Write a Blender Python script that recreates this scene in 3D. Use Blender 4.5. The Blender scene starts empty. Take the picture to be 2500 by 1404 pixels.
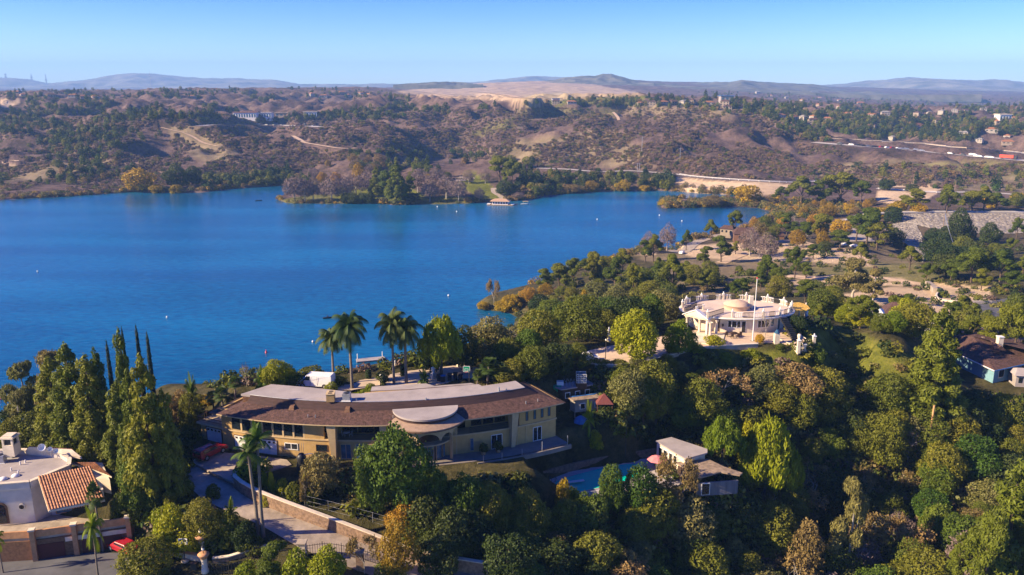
import bpy, bmesh, math, random
import numpy as np
from mathutils import Vector, Matrix, noise as mnoise
R = math.radians
random.seed(7); rng = np.random.default_rng(7)
scn = bpy.context.scene; COL = scn.collection

# ---------------- camera ----------------
F = 1962.0; H = 85.0; PITCH = math.atan((702-215)/F)
cp, sp = math.cos(PITCH), math.sin(PITCH)
cam_d = bpy.data.cameras.new('camera'); cam = bpy.data.objects.new('camera', cam_d); COL.objects.link(cam)
cam.location = (0, 0, H); cam.rotation_euler = (math.pi/2-PITCH, 0, 0)
cam_d.sensor_width = 36; cam_d.lens = 36*F/2500; cam_d.clip_start = 0.5; cam_d.clip_end = 40000
scn.camera = cam
# ---------------- sky, sun, exposure ----------------
SUN_H = Vector((-0.97, -0.24)); SUN_EL = R(28)
SUN_H.normalize()
w = bpy.data.worlds.new('World'); scn.world = w; w.use_nodes = True
nt = w.node_tree; bg = nt.nodes['Background']
sky = nt.nodes.new('ShaderNodeTexSky'); sky.sky_type = 'NISHITA'; sky.sun_disc = False
sky.sun_elevation = SUN_EL; sky.sun_rotation = math.atan2(SUN_H.x, SUN_H.y)
sky.air_density = 0.9; sky.dust_density = 0.35; sky.ozone_density = 4.5; sky.altitude = 900
hsv = nt.nodes.new('ShaderNodeHueSaturation'); hsv.inputs['Saturation'].default_value = 1.45; hsv.inputs['Hue'].default_value = .532
nt.links.new(sky.outputs[0], hsv.inputs['Color']); nt.links.new(hsv.outputs[0], bg.inputs[0])
bg.inputs[1].default_value = 0.09
sun_d = bpy.data.lights.new('sun', 'SUN'); sun = bpy.data.objects.new('sun', sun_d); COL.objects.link(sun)
sun_d.energy = 5.0; sun_d.angle = R(0.53); sun_d.color = (1.0, 0.79, 0.52)
sv = Vector((SUN_H.x*math.cos(SUN_EL), SUN_H.y*math.cos(SUN_EL), math.sin(SUN_EL)))
sun.rotation_euler = sv.to_track_quat('Z', 'Y').to_euler()
scn.view_settings.view_transform = 'Standard'; scn.view_settings.look = 'None'
scn.view_settings.exposure = 1.42; scn.view_settings.gamma = 1.0
scn.cycles.max_bounces = 6; scn.cycles.transparent_max_bounces = 8; scn.cycles.volume_bounces = 0
scn.cycles.diffuse_bounces = 2; scn.cycles.glossy_bounces = 3
scn.cycles.use_denoising = True

# ---------------- pixel <-> place ----------------
def ray(px, py):
    u = (px-1250)/F; v = (702-py)/F; k = cp+v*sp
    return u/k, (-sp+v*cp)/k                      # x and z per metre of y
def atd(px, py, d):                                # ground point seen at px,py at distance d
    a, b = ray(px, py); return (a*d, d, H+b*d)
def atz(px, py, z):                                # point at height z seen at px,py
    a, b = ray(px, py); d = (z-H)/b; return (a*d, d, z)
def xat(px, d, z):                                 # x of column px for a point at distance d, height z
    return (px-1250)/F*(d*cp-(z-H)*sp)
def proj(x, y, z):
    f = y*cp-(z-H)*sp; return 1250+F*x/f, 702-F*(y*sp+(z-H)*cp)/f

# ---------------- things and parts ----------------
def props(o, label=None, cat=None, group=None, kind=None):
    if label: o['label'] = label
    if cat: o['category'] = cat
    if group: o['group'] = group
    if kind: o['kind'] = kind
    return o
def thing(name, label, cat, loc=(0,0,0), rz=0, group=None):
    o = bpy.data.objects.new(name, None); COL.objects.link(o); o.location = loc; o.rotation_euler = (0,0,rz)
    o.empty_display_size = 0.2
    return props(o, label, cat, group)
def dup(root, loc=None, rz=None, s=None, label=None, group=None):
    def cp_(o, par):
        c = o.copy(); COL.objects.link(c)
        if par: c.parent = par
        for ch in o.children: cp_(ch, c)
        return c
    c = cp_(root, None)
    if loc is not None: c.location = loc
    if rz is not None: c.rotation_euler = (c.rotation_euler[0], c.rotation_euler[1], rz)
    if s is not None: c.scale = (s,s,s) if isinstance(s,(int,float)) else s
    if label: c['label'] = label
    if group: c['group'] = group
    return c
class MB:
    def __init__(s): s.v=[]; s.f=[]; s.smooth=[]
    def add(s, vs, fs, sm=False):
        n=len(s.v); s.v += [tuple(v) for v in vs]; s.f += [tuple(i+n for i in f) for f in fs]; s.smooth += [sm]*len(fs); return s
    def box(s, c, d, rz=0, rx=0, ry=0, taper=1.0):
        x,y,z=[q/2 for q in d]; M=Matrix.Rotation(rz,3,'Z')@Matrix.Rotation(ry,3,'Y')@Matrix.Rotation(rx,3,'X'); c=Vector(c)
        P=[(-x,-y,-z),(x,-y,-z),(x,y,-z),(-x,y,-z),(-x*taper,-y*taper,z),(x*taper,-y*taper,z),(x*taper,y*taper,z),(-x*taper,y*taper,z)]
        return s.add([c+M@Vector(p) for p in P], [(0,3,2,1),(4,5,6,7),(0,1,5,4),(1,2,6,5),(2,3,7,6),(3,0,4,7)])
    def hexa(s, P): # 8 points bottom 4 ccw, top 4
        return s.add(P, [(0,3,2,1),(4,5,6,7),(0,1,5,4),(1,2,6,5),(2,3,7,6),(3,0,4,7)])
    def tube(s, p0, p1, r0, r1=None, n=8, caps=True, sm=True):
        r1 = r0 if r1 is None else r1; p0=Vector(p0); p1=Vector(p1); d=(p1-p0)
        if d.length<1e-6: return s
        d.normalize(); a=d.orthogonal().normalized(); b=d.cross(a); V=[]
        for p,r in ((p0,r0),(p1,r1)):
            for i in range(n):
                t=2*math.pi*i/n; V.append(p+(a*math.cos(t)+b*math.sin(t))*r)
        s.add(V,[(i,(i+1)%n,n+(i+1)%n,n+i) for i in range(n)],sm)
        if caps: s.add(V[:n],[tuple(range(n-1,-1,-1))]); s.add(V[n:],[tuple(range(n))])
        return s
    def path(s, pts, rs, n=6):
        for i in range(len(pts)-1):
            s.tube(pts[i],pts[i+1],rs[i] if not isinstance(rs,(int,float)) else rs, rs[i+1] if not isinstance(rs,(int,float)) else rs,n,True)
        return s
    def lathe(s, c, prof, n=16, a0=0, a1=2*math.pi, sm=True):
        c=Vector(c); V=[]; full=abs(a1-a0-2*math.pi)<1e-5; m=n if full else n+1
        for r,z in prof:
            for i in range(m):
                t=a0+(a1-a0)*i/n; V.append((c.x+r*math.cos(t),c.y+r*math.sin(t),c.z+z))
        fs=[]
        for j in range(len(prof)-1):
            for i in range(n):
                fs.append((j*m+i,j*m+(i+1)%m,(j+1)*m+(i+1)%m,(j+1)*m+i))
        return s.add(V,fs,sm)
    def prism(s, poly, z0, z1):
        n=len(poly); V=[(p[0],p[1],z0) for p in poly]+[(p[0],p[1],z1) for p in poly]
        return s.add(V,[tuple(range(n-1,-1,-1)),tuple(range(n,2*n))]+[(i,(i+1)%n,n+(i+1)%n,n+i) for i in range(n)])
    def build(s, name, mat, parent=None, label=None):
        me=bpy.data.meshes.new(name); me.from_pydata(s.v,[],s.f)
        me.polygons.foreach_set('use_smooth', s.smooth); me.update()
        bm=bmesh.new(); bm.from_mesh(me); bmesh.ops.recalc_face_normals(bm, faces=bm.faces); bm.to_mesh(me); bm.free()
        me.materials.append(mat); o=bpy.data.objects.new(name,me); COL.objects.link(o)
        if parent: o.parent=parent
        if label: o['label']=label
        return o
def mesh_np(name, V, Fq, mat, smooth=False):
    V=np.asarray(V,dtype=np.float32); Fq=np.asarray(Fq,dtype=np.int32); k=Fq.shape[1]
    me=bpy.data.meshes.new(name); me.vertices.add(len(V)); me.vertices.foreach_set('co',V.ravel())
    me.loops.add(Fq.size); me.loops.foreach_set('vertex_index',Fq.ravel())
    me.polygons.add(len(Fq)); me.polygons.foreach_set('loop_start',np.arange(0,Fq.size,k,dtype=np.int32))
    me.polygons.foreach_set('loop_total',np.full(len(Fq),k,dtype=np.int32))
    me.polygons.foreach_set('use_smooth',np.full(len(Fq),smooth)); me.update(calc_edges=True)
    if mat: me.materials.append(mat)
    return me
def attr(me, name, arr):
    a=me.attributes.new(name,'FLOAT','POINT'); a.data.foreach_set('value',np.asarray(arr,dtype=np.float32).ravel())

# ---------------- materials ----------------
def mat(name, col, rough=0.8, metal=0.0, var=0.12, scale=2.0, bump=0.0, bscale=None, spec=0.3, col2=None, coords='Object', stretch=None, emit=None):
    m=bpy.data.materials.new(name); m.use_nodes=True; n=m.node_tree; b=n.nodes['Principled BSDF']
    b.inputs['Roughness'].default_value=rough; b.inputs['Metallic'].default_value=metal; b.inputs['Specular IOR Level'].default_value=spec
    tc=n.nodes.new('ShaderNodeTexCoord'); mp=n.nodes.new('ShaderNodeMapping'); n.links.new(tc.outputs[coords],mp.inputs[0])
    if stretch: mp.inputs['Scale'].default_value=stretch
    nz=n.nodes.new('ShaderNodeTexNoise'); nz.inputs['Scale'].default_value=scale; nz.inputs['Detail'].default_value=5; nz.inputs['Roughness'].default_value=.65
    n.links.new(mp.outputs[0],nz.inputs[0])
    cr=n.nodes.new('ShaderNodeValToRGB'); c=col; d=col2 or tuple(max(0,q*(1-2.2*var)) for q in col); e=tuple(min(1,q*(1+1.2*var)) for q in col)
    cr.color_ramp.elements[0].position=.30; cr.color_ramp.elements[0].color=(*d,1); cr.color_ramp.elements[1].position=.70; cr.color_ramp.elements[1].color=(*e,1)
    n.links.new(nz.outputs[0],cr.inputs[0]); n.links.new(cr.outputs[0],b.inputs['Base Color'])
    if bump:
        bn=n.nodes.new('ShaderNodeBump'); bn.inputs['Strength'].default_value=bump; bn.inputs['Distance'].default_value=.1
        n2=n.nodes.new('ShaderNodeTexNoise'); n2.inputs['Scale'].default_value=bscale or scale*4; n2.inputs['Detail'].default_value=3; n.links.new(mp.outputs[0],n2.inputs[0])
        n.links.new(n2.outputs[0],bn.inputs['Height']); n.links.new(bn.outputs[0],b.inputs['Normal'])
    if emit: b.inputs['Emission Color'].default_value=(*emit,1); b.inputs['Emission Strength'].default_value=1
    return m

# ---------------- terrain ----------------
def P(*l): return [atd(*q) for q in l]
CPS = P(
 # bottom edge, road and yard
 (0,1404,80),(150,1380,86),(300,1390,84),(450,1400,82),(600,1400,82),(800,1400,81),(950,1380,85),(1100,1400,84),
 (540,1190,97),(620,1230,94),(500,1130,102),(700,1260,92),(700,1200,97),(820,1180,99),(1000,1215,95),(330,1200,96),(200,1150,100),
 (0,1130,110),(60,1080,120),(250,1050,125),(420,1080,112),
 # lower pad
 (560,1112,105),(800,1120,104),(1140,1125,104),(1340,1090,108),(1200,1170,100),
 # upper plateau
 (500,975,124),(600,955,124),(770,945,118),(900,925,121),(1000,905,124),(1100,890,127),(1150,930,118),(1300,890,126),(1450,870,132),(1560,858,135),(1640,850,137),(1750,838,140),(1850,822,143),(1900,790,155),(1750,760,165),(2000,800,150),(1950,880,135),
 (1400,1000,120),(1600,990,122),(1550,1050,115),(1700,930,130),(1480,960,122),
 (2050,940,140),(2130,825,147),(2200,860,143),(2245,903,142),(2235,960,133),(2110,900,146),(2420,880,165),(2200,790,190),(2400,830,190),(2050,790,168),
 (1350,820,180),(1500,780,230),(1200,860,160),(1700,740,250),(1950,740,250),(1400,760,260),(1100,870,150),
 (2250,740,240),(2200,700,270),(2450,760,230),(2100,720,260),(2300,640,330),(2450,600,380),(2200,625,400),(2350,570,440),(2490,560,450),
 (2250,522,482),(2490,522,482),(2150,545,480),(2080,570,440),(2300,508,510),(2200,500,530),(2400,485,600),(2490,480,620),
 (1300,690,345),(1400,700,320),(1500,680,330),(1600,640,370),(1700,640,350),(1800,600,420),(1750,580,440),(1900,580,430),(1900,620,380),(2100,600,400),(2000,560,470),(1920,530,520),
 (2100,500,570),(2000,480,640),(1900,450,690),(1700,436,695),(1660,432,700),(1800,437,695),(1950,443,690),(2280,466,650),(2150,463,650),(2450,470,700),
 # far shore and hills
 (0,465,690),(0,420,760),(0,350,950),(0,300,1120),(0,262,1400),(100,244,1600),(200,440,730),(200,380,870),(200,330,980),(200,290,1150),(200,265,1350),(300,450,720),(400,440,740),
 (400,300,980),(400,340,900),(450,390,800),(520,330,960),(600,440,760),(600,380,860),(450,262,1400),(450,228,1800),
 (600,308,1150),(760,308,1150),(600,290,1300),(800,280,1350),(700,240,1800),(900,245,1700),(900,212,2400),(650,215,2300),
 (720,440,780),(800,420,800),(880,400,830),(800,350,930),(870,365,900),(900,300,1050),(950,260,1250),(1000,300,1150),(1050,340,1000),
 (740,480,648),(850,475,655),(850,440,730),(950,480,640),(1000,450,700),(1100,470,650),(1180,440,690),(1200,470,650),(1150,420,740),(1280,440,700),(1250,400,770),
 (1100,300,1150),(1200,290,1150),(1300,262,1300),(1200,330,1050),(1350,330,1000),(1350,380,850),(1500,400,800),(1400,455,700),(1500,450,700),(1500,420,740),
 (1500,350,930),(1500,262,1250),(1500,300,1100),(1600,400,790),(1640,350,900),(1650,300,1080),(1650,262,1280),(1800,420,740),(1780,350,900),(1700,320,990),
 (1850,290,1150),(1850,262,1500),(1900,330,980),(1900,390,810),(1950,370,870),(2010,353,1000),(2100,420,760),(2200,430,740),(2300,420,760),
 (2010,349,1020),(2250,372,920),(2490,395,860),(2490,430,770),(2250,350,990),(2490,360,960),
 (2000,300,1250),(2200,300,1300),(2400,300,1300),(2200,270,1800),(2000,262,1900),(2400,275,1700),(2490,262,2400),(2200,245,2900),(2000,235,3000),
 (1000,248,1900),(1100,240,2200),(1300,246,2100),(1500,240,2200),(1000,222,2900),(1250,200,3800),(1120,207,3600),(1400,202,3800),(1540,222,3000),(1350,195,4300),
 (1650,240,2300),(1800,235,2600),
 (0,222,2600),(250,222,2400),
 (1480,185,4800),(1420,191,4700),(1550,197,4700),(1650,204,4600),(1800,200,5000),(1900,207,4800),(1990,216,4500),(2150,237,3600),(2350,258,2900),
)
def zat(px,d,z): CPS.append((xat(px,d,z),d,z))
for q in [(1700,100,18),(2000,92,10),(2300,84,14),(1300,88,25),(1600,86,17),(2000,120,19),(2200,125,20),(1850,122,25),(2450,120,21),(1850,100,16),
          (2500,90,16),(1450,108,28.5),(1340,105,28.5),(1560,113,28.5),(1660,112,28),(1500,95,24),(1250,95,28.5),(1050,88,29.5),(1150,92,30),
          (0,60,26),(600,60,24),(1250,60,18),(2000,60,8),(2500,60,10),(1250,35,10),(0,35,20),(2500,35,6),(2700,110,22),(2700,170,26),(-200,90,28),(-200,120,30),
          (2700,300,18),(2800,500,10),(2800,700,15),(2800,1200,25),(-300,700,8),(-300,1000,30),(-300,1500,60),(2800,2500,60),(2900,60,10),
          (0,160,14),(200,150,20),(400,140,32),(-300,160,10),(650,136,36),(850,136,36),(700,160,22),(900,160,25),(400,170,12),
          (0,5000,70),(700,5000,60),(1250,7000,110),(2500,5000,60),(-300,4000,80),(1800,8000,100),(500,9000,100),(2300,8000,90)]: zat(*q)
CPS = np.array(CPS)
def uvc(x,y): return np.stack([np.asarray(x)/np.asarray(y)*1.25, np.log(np.asarray(y))*0.62],-1)
_c=uvc(CPS[:,0],CPS[:,1])
def kern(r2): return np.sqrt(r2+0.0004)            # biharmonic in 3D: nearly linear between points
_A=kern(((_c[:,None]-_c[None])**2).sum(-1)); n_=len(_c)
_A=_A-np.eye(n_)*0.004
_M=np.zeros((n_+3,n_+3)); _M[:n_,:n_]=_A; _M[:n_,n_]=1; _M[:n_,n_+1:]=_c; _M[n_,:n_]=1; _M[n_+1:,:n_]=_c.T
_w=np.linalg.solve(_M,np.concatenate([CPS[:,2],np.zeros(3)]))
def rbf(x,y):
    q=uvc(x,y); out=np.zeros(len(q))
    for i in range(0,len(q),20000):
        s=q[i:i+20000]; out[i:i+20000]=kern(((s[:,None]-_c[None])**2).sum(-1))@_w[:n_]+_w[n_]+s@_w[n_+1:]
    return out
LAKE=[(-1500,505),(-300,497),(0,488),(130,482),(250,474),(330,468),(420,471),(490,471),(560,462),(640,456),(700,452),(775,447),(765,455),(740,463),(700,472),(684,480),(676,487),(700,496),(800,498),(900,496),(960,500),(1050,499),(1140,497),(1190,493),(1250,491),(1300,486),(1330,478),(1400,472),(1480,467),(1600,465),(1660,468),(1720,473),(1800,476),(1790,482),(1650,488),(1615,492),(1609,500),(1618,509),(1700,507),(1780,504),(1850,508),(1885,518),(1885,530),(1850,548),(1780,572),(1690,594),(1600,612),(1520,630),(1450,650),(1380,668),(1320,690),(1270,706),(1200,722),(1168,737),(1162,748),(1185,757),(1240,762),(1262,775),(1250,800),(1200,830),(1150,862),(1080,905),(1000,940),(900,970),(700,985),(560,1005),(400,1025),(200,1055),(0,1090),(-400,1140),(-1500,1200)]
LK=np.array([atz(px,py,0)[:2] for px,py in LAKE])
def sdist(x,y,poly):                                # >0 outside
    x=np.asarray(x,float); y=np.asarray(y,float); best=np.full(x.shape,1e18); ins=np.zeros(x.shape,bool)
    for i in range(len(poly)):
        ax,ay=poly[i]; bx,by=poly[(i+1)%len(poly)]; dx,dy=bx-ax,by-ay
        t=np.clip(((x-ax)*dx+(y-ay)*dy)/(dx*dx+dy*dy+1e-12),0,1)
        best=np.minimum(best,(x-ax-t*dx)**2+(y-ay-t*dy)**2)
        c=((ay>y)!=(by>y)); xi=ax+(y-ay)*dx/(dy if abs(dy)>1e-12 else 1e-12); ins^=(c&(x<xi))
    return np.where(ins,-1,1)*np.sqrt(best)
def vnoise(x,y,s,seed=0):                           # smooth value noise, numpy
    x=np.asarray(x)/s+seed*17.3; y=np.asarray(y)/s+seed*9.1; xi=np.floor(x).astype(np.int64); yi=np.floor(y).astype(np.int64); fx=x-xi; fy=y-yi
    def h(a,b):
        k=(a*374761393+b*668265263+seed*974711)&0x7fffffff; k=((k^(k>>13))*1274126177)&0x7fffffff; return ((k^(k>>16))&0xffff)/65535.0
    fx=fx*fx*(3-2*fx); fy=fy*fy*(3-2*fy)
    return (h(xi,yi)*(1-fx)+h(xi+1,yi)*fx)*(1-fy)+(h(xi,yi+1)*(1-fx)+h(xi+1,yi+1)*fx)*fy
def fbm(x,y,s,o=4,seed=0):
    t=0;a=1;n=0
    for i in range(o): t=t+a*vnoise(x,y,s/2**i,seed+i*7); n+=a; a*=.5
    return t/n
def smooth(e0,e1,v): t=np.clip((v-e0)/(e1-e0),0,1); return t*t*(3-2*t)

NA,NY=620,900; A0,A1=-1.05,1.05; Y0,Y1=30.0,9500.0
aa=np.linspace(A0,A1,NA); ly=np.linspace(math.log(Y0),math.log(Y1),NY)
GA,GL=np.meshgrid(aa,ly); GY=np.exp(GL); GX=GA*GY
Z=rbf(GX.ravel(),GY.ravel()).reshape(GX.shape)
far=smooth(560,900,GY); 
amp=far*np.clip(GY*0.032,0,37)*(1-.75*smooth(1400,2600,GY))
rid=1-np.abs(2*fbm(GX+0.25*GY,GY*1.0,150,4,3)-1)*1.9
rid=.75*rid+.25*(1-np.abs(2*fbm(GX,GY,55,4,23)-1)*1.9)
Z+=amp*(rid-.58)*1.25-smooth(1700,2800,GY)*6
Z+=smooth(1500,3200,GY)*(fbm(GX,GY*.6,700,4,11)-.5)*12
Z+=smooth(150,300,GY)*(1-far)*(fbm(GX,GY,45,3,5)-.5)*3.5
Z+=(1-smooth(150,300,GY))*(fbm(GX,GY,12,3,6)-.5)*1.0
SD=sdist(GX.ravel(),GY.ravel(),LK).reshape(GX.shape)
land=np.minimum(np.maximum(Z,0.9+0.02*np.minimum(SD,100)),0.15+SD*0.55+smooth(0,3,SD)*.4)
SPIT=sdist(GX.ravel(),GY.ravel(),np.array([atz(*q,0)[:2] for q in [(1609,500),(1620,486),(1800,482),(1900,484),(2060,500),(1990,540),(1885,530),(1850,508),(1700,511)]])).reshape(GX.shape)
land=np.where(SPIT<0,np.minimum(land,1.6),land)
down=smooth(2060,2120,1250+F*GX/(GY*cp+H*sp))*smooth(370,400,GY)*(1-smooth(465,470,GY))
land=np.where(down>.5,Z,land)
Z=np.where(SD<0,np.maximum(-6,-0.3+SD*.3),land)
# level pads and graded roads (centrelines as world points)
def pad(poly, z, blend=6):
    global Z
    s=sdist(GX.ravel(),GY.ravel(),np.array([p[:2] for p in poly])).reshape(GX.shape)
    k=1-smooth(0,blend,s); Z=Z*(1-k)+z*k
def pxpoly(l, z): return [atz(px,py,z) for px,py in l]
pad(pxpoly([(480,1035),(480,1130),(620,1180),(760,1150),(900,1175),(1150,1175),(1410,1118),(1400,1030),(1000,1050),(600,1010)],34.3),34.2,4)
pad(pxpoly([(570,960),(720,955),(900,945),(1130,920),(1280,920),(1420,888),(1530,882),(1640,862),(1800,835),(1930,838),(1975,790),(1900,750),(1700,765),(1640,800),(1560,800),(1450,838),(1200,865),(950,885),(820,915),(580,925)],40),40.0,5)
pad(pxpoly([(1318,1180),(1330,1215),(1480,1212),(1640,1190),(1800,1170),(1740,1100),(1610,1085),(1560,1128),(1400,1150)],28.5),28.4,3)
pad(pxpoly([(-150,1350),(330,1350),(330,1440),(-150,1440)],28.5),28.5,4)
pad(pxpoly([(2330,860),(2650,860),(2650,960),(2330,930)],28),28,8)
ROADS=[]
def resample(pts, step):
    out=[Vector(pts[0])]
    # Catmull-Rom through the points
    Q=[Vector(pts[0])*2-Vector(pts[1])]+[Vector(p) for p in pts]+[Vector(pts[-1])*2-Vector(pts[-2])]
    for i in range(1,len(Q)-2):
        p0,p1,p2,p3=Q[i-1:i+3]; n=max(2,int((p2-p1).length/step))
        for k in range(1,n+1):
            t=k/n; out.append(0.5*((2*p1)+(-p0+p2)*t+(2*p0-5*p1+4*p2-p3)*t*t+(-p0+3*p1-3*p2+p3)*t**3))
    return out
def smz(pts,k=5):
    zs=[p.z for p in pts]
    for i,p in enumerate(pts):
        a=zs[max(0,i-k):i+k+1]; p.z=sum(a)/len(a)
    return pts
def ztmp(x,y):
    a=(x/y-A0)/(A1-A0)*(NA-1); l=(math.log(y)-math.log(Y0))/(math.log(Y1)-math.log(Y0))*(NY-1)
    i=min(max(int(a),0),NA-2); j=min(max(int(l),0),NY-2); fa=min(max(a-i,0),1); fl=min(max(l-j,0),1)
    return float((Z[j,i]*(1-fa)+Z[j,i+1]*fa)*(1-fl)+(Z[j+1,i]*(1-fa)+Z[j+1,i+1]*fa)*fl)
def hit(px,py,dmin=60,dmax=9000):                  # first ground point seen at a pixel
    a,b=ray(px,py); d=dmin
    while d<dmax:
        if H+b*d<ztmp(a*d,d): break
        d*=1.01
    lo,hi=d/1.01,d
    for _ in range(12):
        m=(lo+hi)/2
        if H+b*m<ztmp(a*m,m): hi=m
        else: lo=m
    return (a*hi,hi,ztmp(a*hi,hi))
def grade(pts, width, blend=2.0, step=2.0):
    """level the ground along a line; returns the smoothed centreline"""
    global Z
    pts=smz(resample(pts,step),4); A=np.array([[p.x,p.y,p.z] for p in pts]); R_=width/2+blend
    lo=A[:,:2].min(0)-R_; hi=A[:,:2].max(0)+R_
    m=(GX>lo[0])&(GX<hi[0])&(GY>lo[1])&(GY<hi[1]); gx=GX[m]; gy=GY[m]
    if len(gx):
        best=np.full(gx.shape,1e9); zz=np.zeros(gx.shape)
        for i in range(len(A)-1):
            ax,ay,az=A[i]; bx,by,bz=A[i+1]; dx,dy=bx-ax,by-ay; t=np.clip(((gx-ax)*dx+(gy-ay)*dy)/(dx*dx+dy*dy+1e-9),0,1)
            q=(gx-ax-t*dx)**2+(gy-ay-t*dy)**2; k=q<best; best=np.where(k,q,best); zz=np.where(k,az+t*(bz-az),zz)
        d=np.sqrt(best); cell=gy*0.0045; k=1-smooth(width/2+cell,width/2+blend+cell,d); Zm=Z[m]; Z[m]=Zm*(1-k)+zz*k
    return pts
def ribbon(name, pts, width, mt, lift=0.06, parent=None, kind='structure', w2=None, thick=0.0, build=True):
    V=[];Fc=[];n=len(pts)
    for i,p in enumerate(pts):
        t=(pts[min(i+1,n-1)]-pts[max(i-1,0)]); t.z=0; t.normalize(); s=Vector((t.y,-t.x,0)); wd=width if w2 is None else width+(w2-width)*i/(n-1)
        lf=lift*max(1,p.y/120)
        for k in (-.5,0,.5): V.append(p+s*wd*k+Vector((0,0,lf)))
    for i in range(n-1):
        for k in (0,1): a=i*3+k; Fc.append((a,a+1,a+4,a+3))
    me=mesh_np(name,[tuple(v) for v in V],Fc,mt,True); o=bpy.data.objects.new(name,me); COL.objects.link(o)
    if parent: o.parent=parent
    elif kind: o['kind']=kind
    return o
M={}
M['concrete']=mat('concrete',(.38,.31,.235),.85,var=.2,scale=.45,bump=.3)
M['asphalt']=mat('asphalt',(.10,.10,.105),.9,var=.15,scale=.4)
M['farroad']=mat('far_road',(.42,.38,.33),.9,var=.08,scale=.05)
M['dirt']=mat('dirt',(.50,.36,.23),.95,var=.12,scale=.3,bump=.5)
drive=[hit(*q) for q in [(505,1128),(520,1165),(570,1205),(680,1262),(800,1310),(950,1378),(1060,1405),(1180,1425)]]
drive=grade(drive,6.5,2)
RB=[('driveway',drive,6.2,'concrete',.07)]
for nm,px_,wd,mt_,st in [
  ('park_road',[(2460,770),(2420,752),(2330,742)],9,'asphalt',4),
  ('park_road',[(2520,735),(2440,745),(2410,760),(2400,790),(2440,815)],9,'asphalt',4),
  ('park_path',[(1760,640),(1880,598),(1940,590),(2000,600),(2080,614),(2120,640)],5,'dirt',6),
  ('park_path',[(1920,680),(2000,684),(2100,680),(2200,684),(2290,692),(2370,700)],6,'dirt',6),
  ('park_road',[(1560,610),(1600,603),(1660,612),(1700,592),(1760,574),(1800,570)],6,'concrete',6),
  ('hill_trail',[(390,299),(420,312),(450,325),(475,340),(497,352),(530,358)],3.5,'dirt',8),
  ('hill_trail',[(1497,274),(1510,290),(1508,302)],4,'dirt',8),
  ('hill_trail',[(715,332),(740,345),(770,355),(840,362),(870,366)],5,'dirt',8),
  ('hill_trail',[(25,385),(40,392),(42,402)],4,'dirt',8),
  ('shore_road',[(1310,410),(1380,413),(1460,418),(1540,420),(1640,424),(1700,433),(1800,438),(1900,443),(2000,448)],7,'farroad',8),
  ('shore_road',[(2140,462),(2200,464),(2280,468),(2400,472),(2520,476)],7,'farroad',8),
  ('mesa_road',[(1100,220),(1180,226),(1260,236),(1300,246)],14,'dirt',30),
  ('mesa_road',[(1010,222),(1060,228),(1110,236)],14,'dirt',30),
  ('park_path',[(1205,458),(1208,470),(1222,480),(1226,486),(1210,492)],5,'concrete',4),
  ('park_path',[(1110,440),(1090,445),(1060,450),(1150,436),(1120,432)],8,'concrete',4),
  ('village_road',[(490,306),(560,305),(640,306),(700,308),(780,309)],14,'farroad',10)]:
    pts=grade([hit(*q) for q in px_],wd,wd*.6,st); RB.append((nm,pts,wd,mt_,.05))
# freeway: two carriageways
FW=[]
for px_,wd in [([(1985,346),(2100,357),(2200,366),(2300,375),(2400,384),(2520,396)],17),([(2000,335),(2120,343),(2250,352),(2350,361),(2440,369),(2540,378)],12)]:
    pts=grade([hit(*q) for q in px_],wd,8,10); FW.append(pts); RB.append(('freeway',pts,wd,'farroad',.06))
# dam embankments made as real slopes
def slope_sheet(name, top, bot, mt, n=60, m=10, bumpy=.3):
    T=resample([Vector(p) for p in top],(Vector(top[0])-Vector(top[-1])).length/n); B=resample([Vector(p) for p in bot],(Vector(bot[0])-Vector(bot[-1])).length/n)
    k=len(T); V=[]
    for i in range(k):
        b=B[min(len(B)-1,int(round(i/(k-1)*(len(B)-1))))]
        for j in range(m+1):
            p=T[i].lerp(b,j/m); V.append((p.x,p.y,p.z+(random.random()-.5)*bumpy*(0<j<m)))
    Fc=[(i*(m+1)+j,i*(m+1)+j+1,(i+1)*(m+1)+j+1,(i+1)*(m+1)+j) for i in range(k-1) for j in range(m)]
    me=mesh_np(name,V,Fc,mt,True); o=bpy.data.objects.new(name,me); COL.objects.link(o); o['kind']='structure'; return o

PX=1250+F*GX/(GY*cp-(Z-H)*sp); PY=702-F*(GY*sp+(Z-H)*cp)/(GY*cp-(Z-H)*sp)
def inpoly(l, soft=6):
    s=sdist(PX.ravel(),PY.ravel()+0*PX.ravel(),np.array(l,float)).reshape(PX.shape); wob=(fbm(GX/GY*900,np.log(GY)*700,26,3,9)-.5)*2*soft
    return 1-smooth(-soft*.5,soft*.5,s+wob)
def cover(lst,soft=6): 
    m=np.zeros(PX.shape)
    for l in lst: m=np.maximum(m,inpoly(l,soft))
    return m
green=cover([[(1112,440),(1180,432),(1215,470),(1240,488),(1180,489),(1125,458)],[(820,455),(1000,455),(1060,490),(820,492)],[(1170,425),(1200,425),(1190,440),(1100,436)]],4)
green=np.maximum(green,.75*cover([[(684,487),(760,474),(900,474),(1160,482),(1160,498),(700,498)]],3))
green=np.maximum(green,.8*cover([[(1277,234),(1370,222),(1430,236),(1580,232),(1570,250),(1290,254)]],3))
green=np.maximum(green,.45*cover([[(1110,345),(1200,300),(1320,262),(1530,262),(1500,285),(1330,285),(1220,320)],[(1960,650),(2240,640),(2300,680),(2160,700),(1980,690)],[(2240,400),(2500,395),(2500,430),(2300,425)]],14))
green=np.maximum(green,.8*cover([[(1960,790),(2060,790),(2200,850),(2290,930),(2240,1010),(2100,980),(1940,910)],[(1700,860),(1960,850),(1960,930),(1740,950)]],14))
tan=.62*cover([[(955,226),(1120,203),(1400,196),(1600,234),(1440,238),(1300,252),(1100,238)]],3)
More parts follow.
